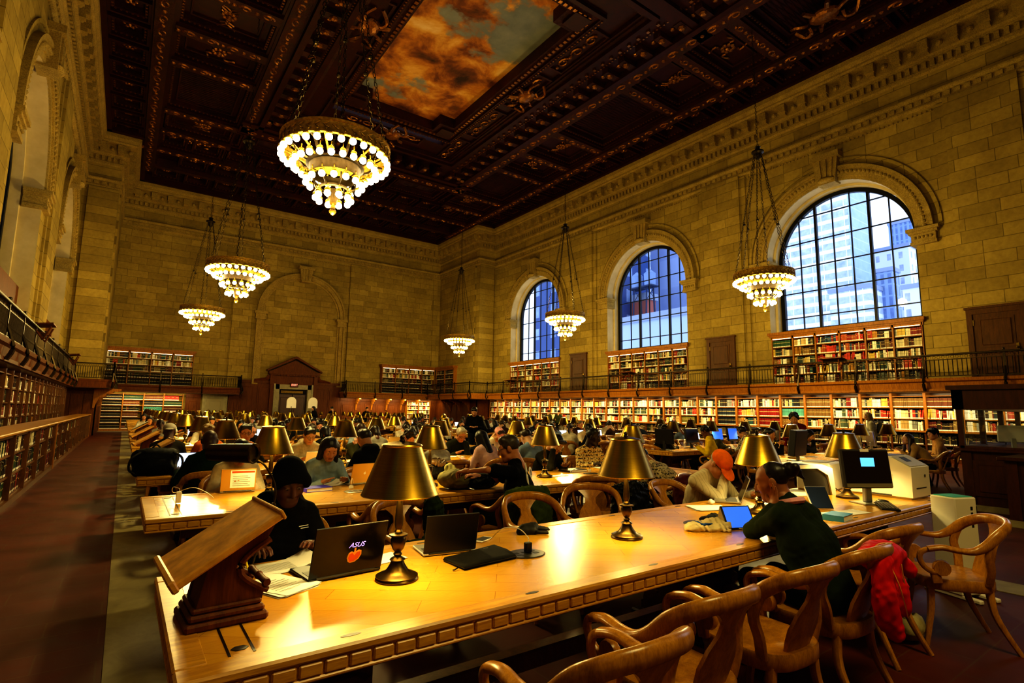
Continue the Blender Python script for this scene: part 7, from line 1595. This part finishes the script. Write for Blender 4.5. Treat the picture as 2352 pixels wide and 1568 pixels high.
# ---- the city outside the windows
def facade(name, c_wall, c_glass, sx, sz, fx, fz, axes=(1, 2)):
    t = NT(name); tc = t.add('ShaderNodeTexCoord'); sp = t.add('ShaderNodeSeparateXYZ'); t.link(tc.outputs['Object'], sp.inputs[0])
    def band(o, s, f): q = t.math('FRACT', t.math('MULTIPLY', o, 1/s)); return t.math('LESS_THAN', q, f)
    u = t.math('ADD', sp.outputs[0], sp.outputs[1])
    m = t.math('MULTIPLY', band(u, sx, fx), band(sp.outputs[2], sz, fz)); n = t.noise(tc.outputs['Object'], .35, 3)
    c = t.mix(m, hx(c_wall), t.mix(n, hx(c_glass), hx(c_wall))); t.base(c); t.set(Roughness=.35); return t.m
def building(label, x, y, w, d, h, rz, mat, roof='#5a6478', crown=None):
    g = empty('building', (x, y, -12), rz, label, 'building'); b = MB(); b.box((-w/2, -d/2, 0), (w/2, d/2, h)); b.build('facade', mat, g); b = MB(); b.box((-w/2-.3, -d/2-.3, h), (w/2+.3, d/2+.3, h+.9)); b.build('parapet', plain('parapet_'+str(int(x))+str(int(y)), roof, .8), g)
    return g
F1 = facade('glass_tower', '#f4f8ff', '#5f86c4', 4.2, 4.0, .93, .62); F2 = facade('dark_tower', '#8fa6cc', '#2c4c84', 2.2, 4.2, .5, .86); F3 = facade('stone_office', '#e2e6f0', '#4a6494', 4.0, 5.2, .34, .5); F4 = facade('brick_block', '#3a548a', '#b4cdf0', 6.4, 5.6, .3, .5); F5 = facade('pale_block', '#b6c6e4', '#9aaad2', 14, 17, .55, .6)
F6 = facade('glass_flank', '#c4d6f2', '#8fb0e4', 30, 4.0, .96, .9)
def block(label, x0, x1, y0, y1, zt, s, mat, roof='#9aa6bc', zb=-14, side=None):
    g = empty('building', (x0*s, (y0+y1)/2*s, zb), 0, label, 'building'); H_ = (zt-1.56)*s+1.56-zb; w, d = (x1-x0)*s, (y1-y0)*s
    b = MB(); b.box((0, -d/2, 0), (w, d/2, H_))
    if side: b.m = [1 if k == 2 else 0 for k in range(6)]
    b.build('facade', [mat, side] if side else mat, g)
    b = MB(); b.box((-.4, -d/2-.4, H_), (w+.4, d/2+.4, H_+1.4)); b.build('parapet', plain('parapet_'+str(len(bpy.data.materials)), roof, .8), g); return g
block('glass office tower with white floor bands behind the large window', 66, 71.5, 25.7, 75, 70, 3.3, F1, side=F6)
block('lower glass wing at the foot of the office tower, behind the large window', 63, 66, 22.9, 27.0, 15.2, 3.3, F1)
block('dark blue ribbed office tower at the right of the large window', 104, 112, 30.4, 34.4, 34.2, 3.3, F2)
block('pale stone office building with a cornice, right of the glass tower', 74, 80, 22.6, 26.3, 21.8, 3.3, F3)
block('white arcaded stone building at the lower right of the large window', 60, 62, 15.5, 19.1, 13.8, 3.3, F3)
block('small dark glass building before the pale stone office', 66, 68, 21.8, 23.4, 17.3, 3.3, F2)
block('tall pale blue blank-walled block behind the middle window', 62, 70, 38, 51.2, 34, 1.6, F5)
block('low white rooftop block beneath the water tanks behind the middle window', 50, 54, 36, 47.5, 12.6, 1.6, F5)
block('small terracotta rooftop shed beneath the water tanks', 54.2, 56, 45.5, 48.6, 16.4, 1.6, plain('terracotta_wall', '#b0685a', .8), zb=6)
for i, (y, lb) in enumerate(((46.0, 'round rooftop water tank, left of two seen through the middle window'), (43.9, 'round rooftop water tank, right of two seen through the middle window'))):
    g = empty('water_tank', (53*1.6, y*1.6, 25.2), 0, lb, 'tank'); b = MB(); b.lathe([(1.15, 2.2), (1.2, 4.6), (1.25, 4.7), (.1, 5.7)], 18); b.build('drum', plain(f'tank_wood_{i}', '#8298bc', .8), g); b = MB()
    for k in range(4): a = k*PI/2; b.rod((.9*math.cos(a), .9*math.sin(a), 2.2), (1.3*math.cos(a), 1.3*math.sin(a), -6), .1, 5); b.rod((1.0*math.cos(a), 1.0*math.sin(a), 1.8), (1.2*math.cos(a+PI/2), 1.2*math.sin(a+PI/2), -.8), .06, 4)
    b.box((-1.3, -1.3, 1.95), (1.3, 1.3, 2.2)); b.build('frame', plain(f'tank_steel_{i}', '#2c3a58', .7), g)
block('dark blue brick block with pale windows behind the far window', 52, 58, 48, 66.3, 34, 1.6, F4)
building('broad grey block outside the left-hand windows', -14, 18, 12, 70, 44, 0, F4)  # unseen mass set close to hide the sky and darken the left reveals

# ---------------------------------------------------------------- daylight
w = bpy.data.worlds.new('daylight'); scene.world = w; w.use_nodes = True
w.node_tree.nodes['Background'].inputs[0].default_value = (.60, .72, 1.0, 1); w.node_tree.nodes['Background'].inputs[1].default_value = 1.4
def lamp(name, kind, loc, energy, color, **kw):
    l = bpy.data.lights.new(name, kind); l.energy = energy; l.color = color
    for k, v in kw.items(): setattr(l, k, v)
    o = bpy.data.objects.new(name, l); COL.objects.link(o); o.location = loc; return o

for i, (x, y) in enumerate(((RX+.75, 12), (RX+.75, 25))): pass
def strip(loc, sx, sy, e, rot):
    o = lamp('shelf_light', 'AREA', loc, e, (1, .80, .42), shape='RECTANGLE', size=sx, size_y=sy); o.rotation_euler = rot; return o
strip((RX+.25, 16.5, GZ0-.06), .1, 37, 420, (0, math.radians(-35), 0))
strip((LX-.15, 16.5, GZ0-.06), .1, 37, 18, (0, math.radians(35), 0))
strip((18.3, FY+.25, GZ0-.06), 8, .1, 160, (math.radians(35), 0, 0))
strip((1.4, FY+.25, GZ0-.06), 4.5, .1, 60, (math.radians(35), 0, 0))

for x, e in ((2.95, 520), (18.6, 50)): lamp('chandelier_light', 'POINT', (x, -.7, 6.1), e, (1, .80, .30), shadow_soft_size=.9)     # the next pair of chandeliers, behind the camera

# ---------------------------------------------------------------- camera and render look
cd = bpy.data.cameras.new('camera'); cam = bpy.data.objects.new('camera', cd); COL.objects.link(cam)
R3 = [[0.81118509, 0.08790037, 0.57814555], [-0.58460705, 0.09719879, 0.80547315], [0.01460634, -0.99137577, 0.13023339]]
cam.matrix_world = Matrix([[R3[i][0], -R3[i][1], -R3[i][2], (0, 0, CAM_Z)[i]] for i in range(3)]+[[0, 0, 0, 1]])
cd.sensor_width = 36; cd.lens = 1229.1/2352*36; cd.clip_start = .05; cd.clip_end = 2000
scene.camera = cam
scene.view_settings.view_transform = 'Standard'; scene.view_settings.look = 'High Contrast'
scene.view_settings.exposure = .24; scene.view_settings.gamma = 1
cy = scene.cycles
cy.max_bounces = 5; cy.diffuse_bounces = 3; cy.glossy_bounces = 2; cy.transmission_bounces = 4; cy.transparent_max_bounces = 6
cy.caustics_reflective = False; cy.caustics_refractive = False; cy.use_denoising = True
cy.sample_clamp_indirect = 4; cy.adaptive_threshold = .025; cy.use_light_tree = True; cy.blur_glossy = .5
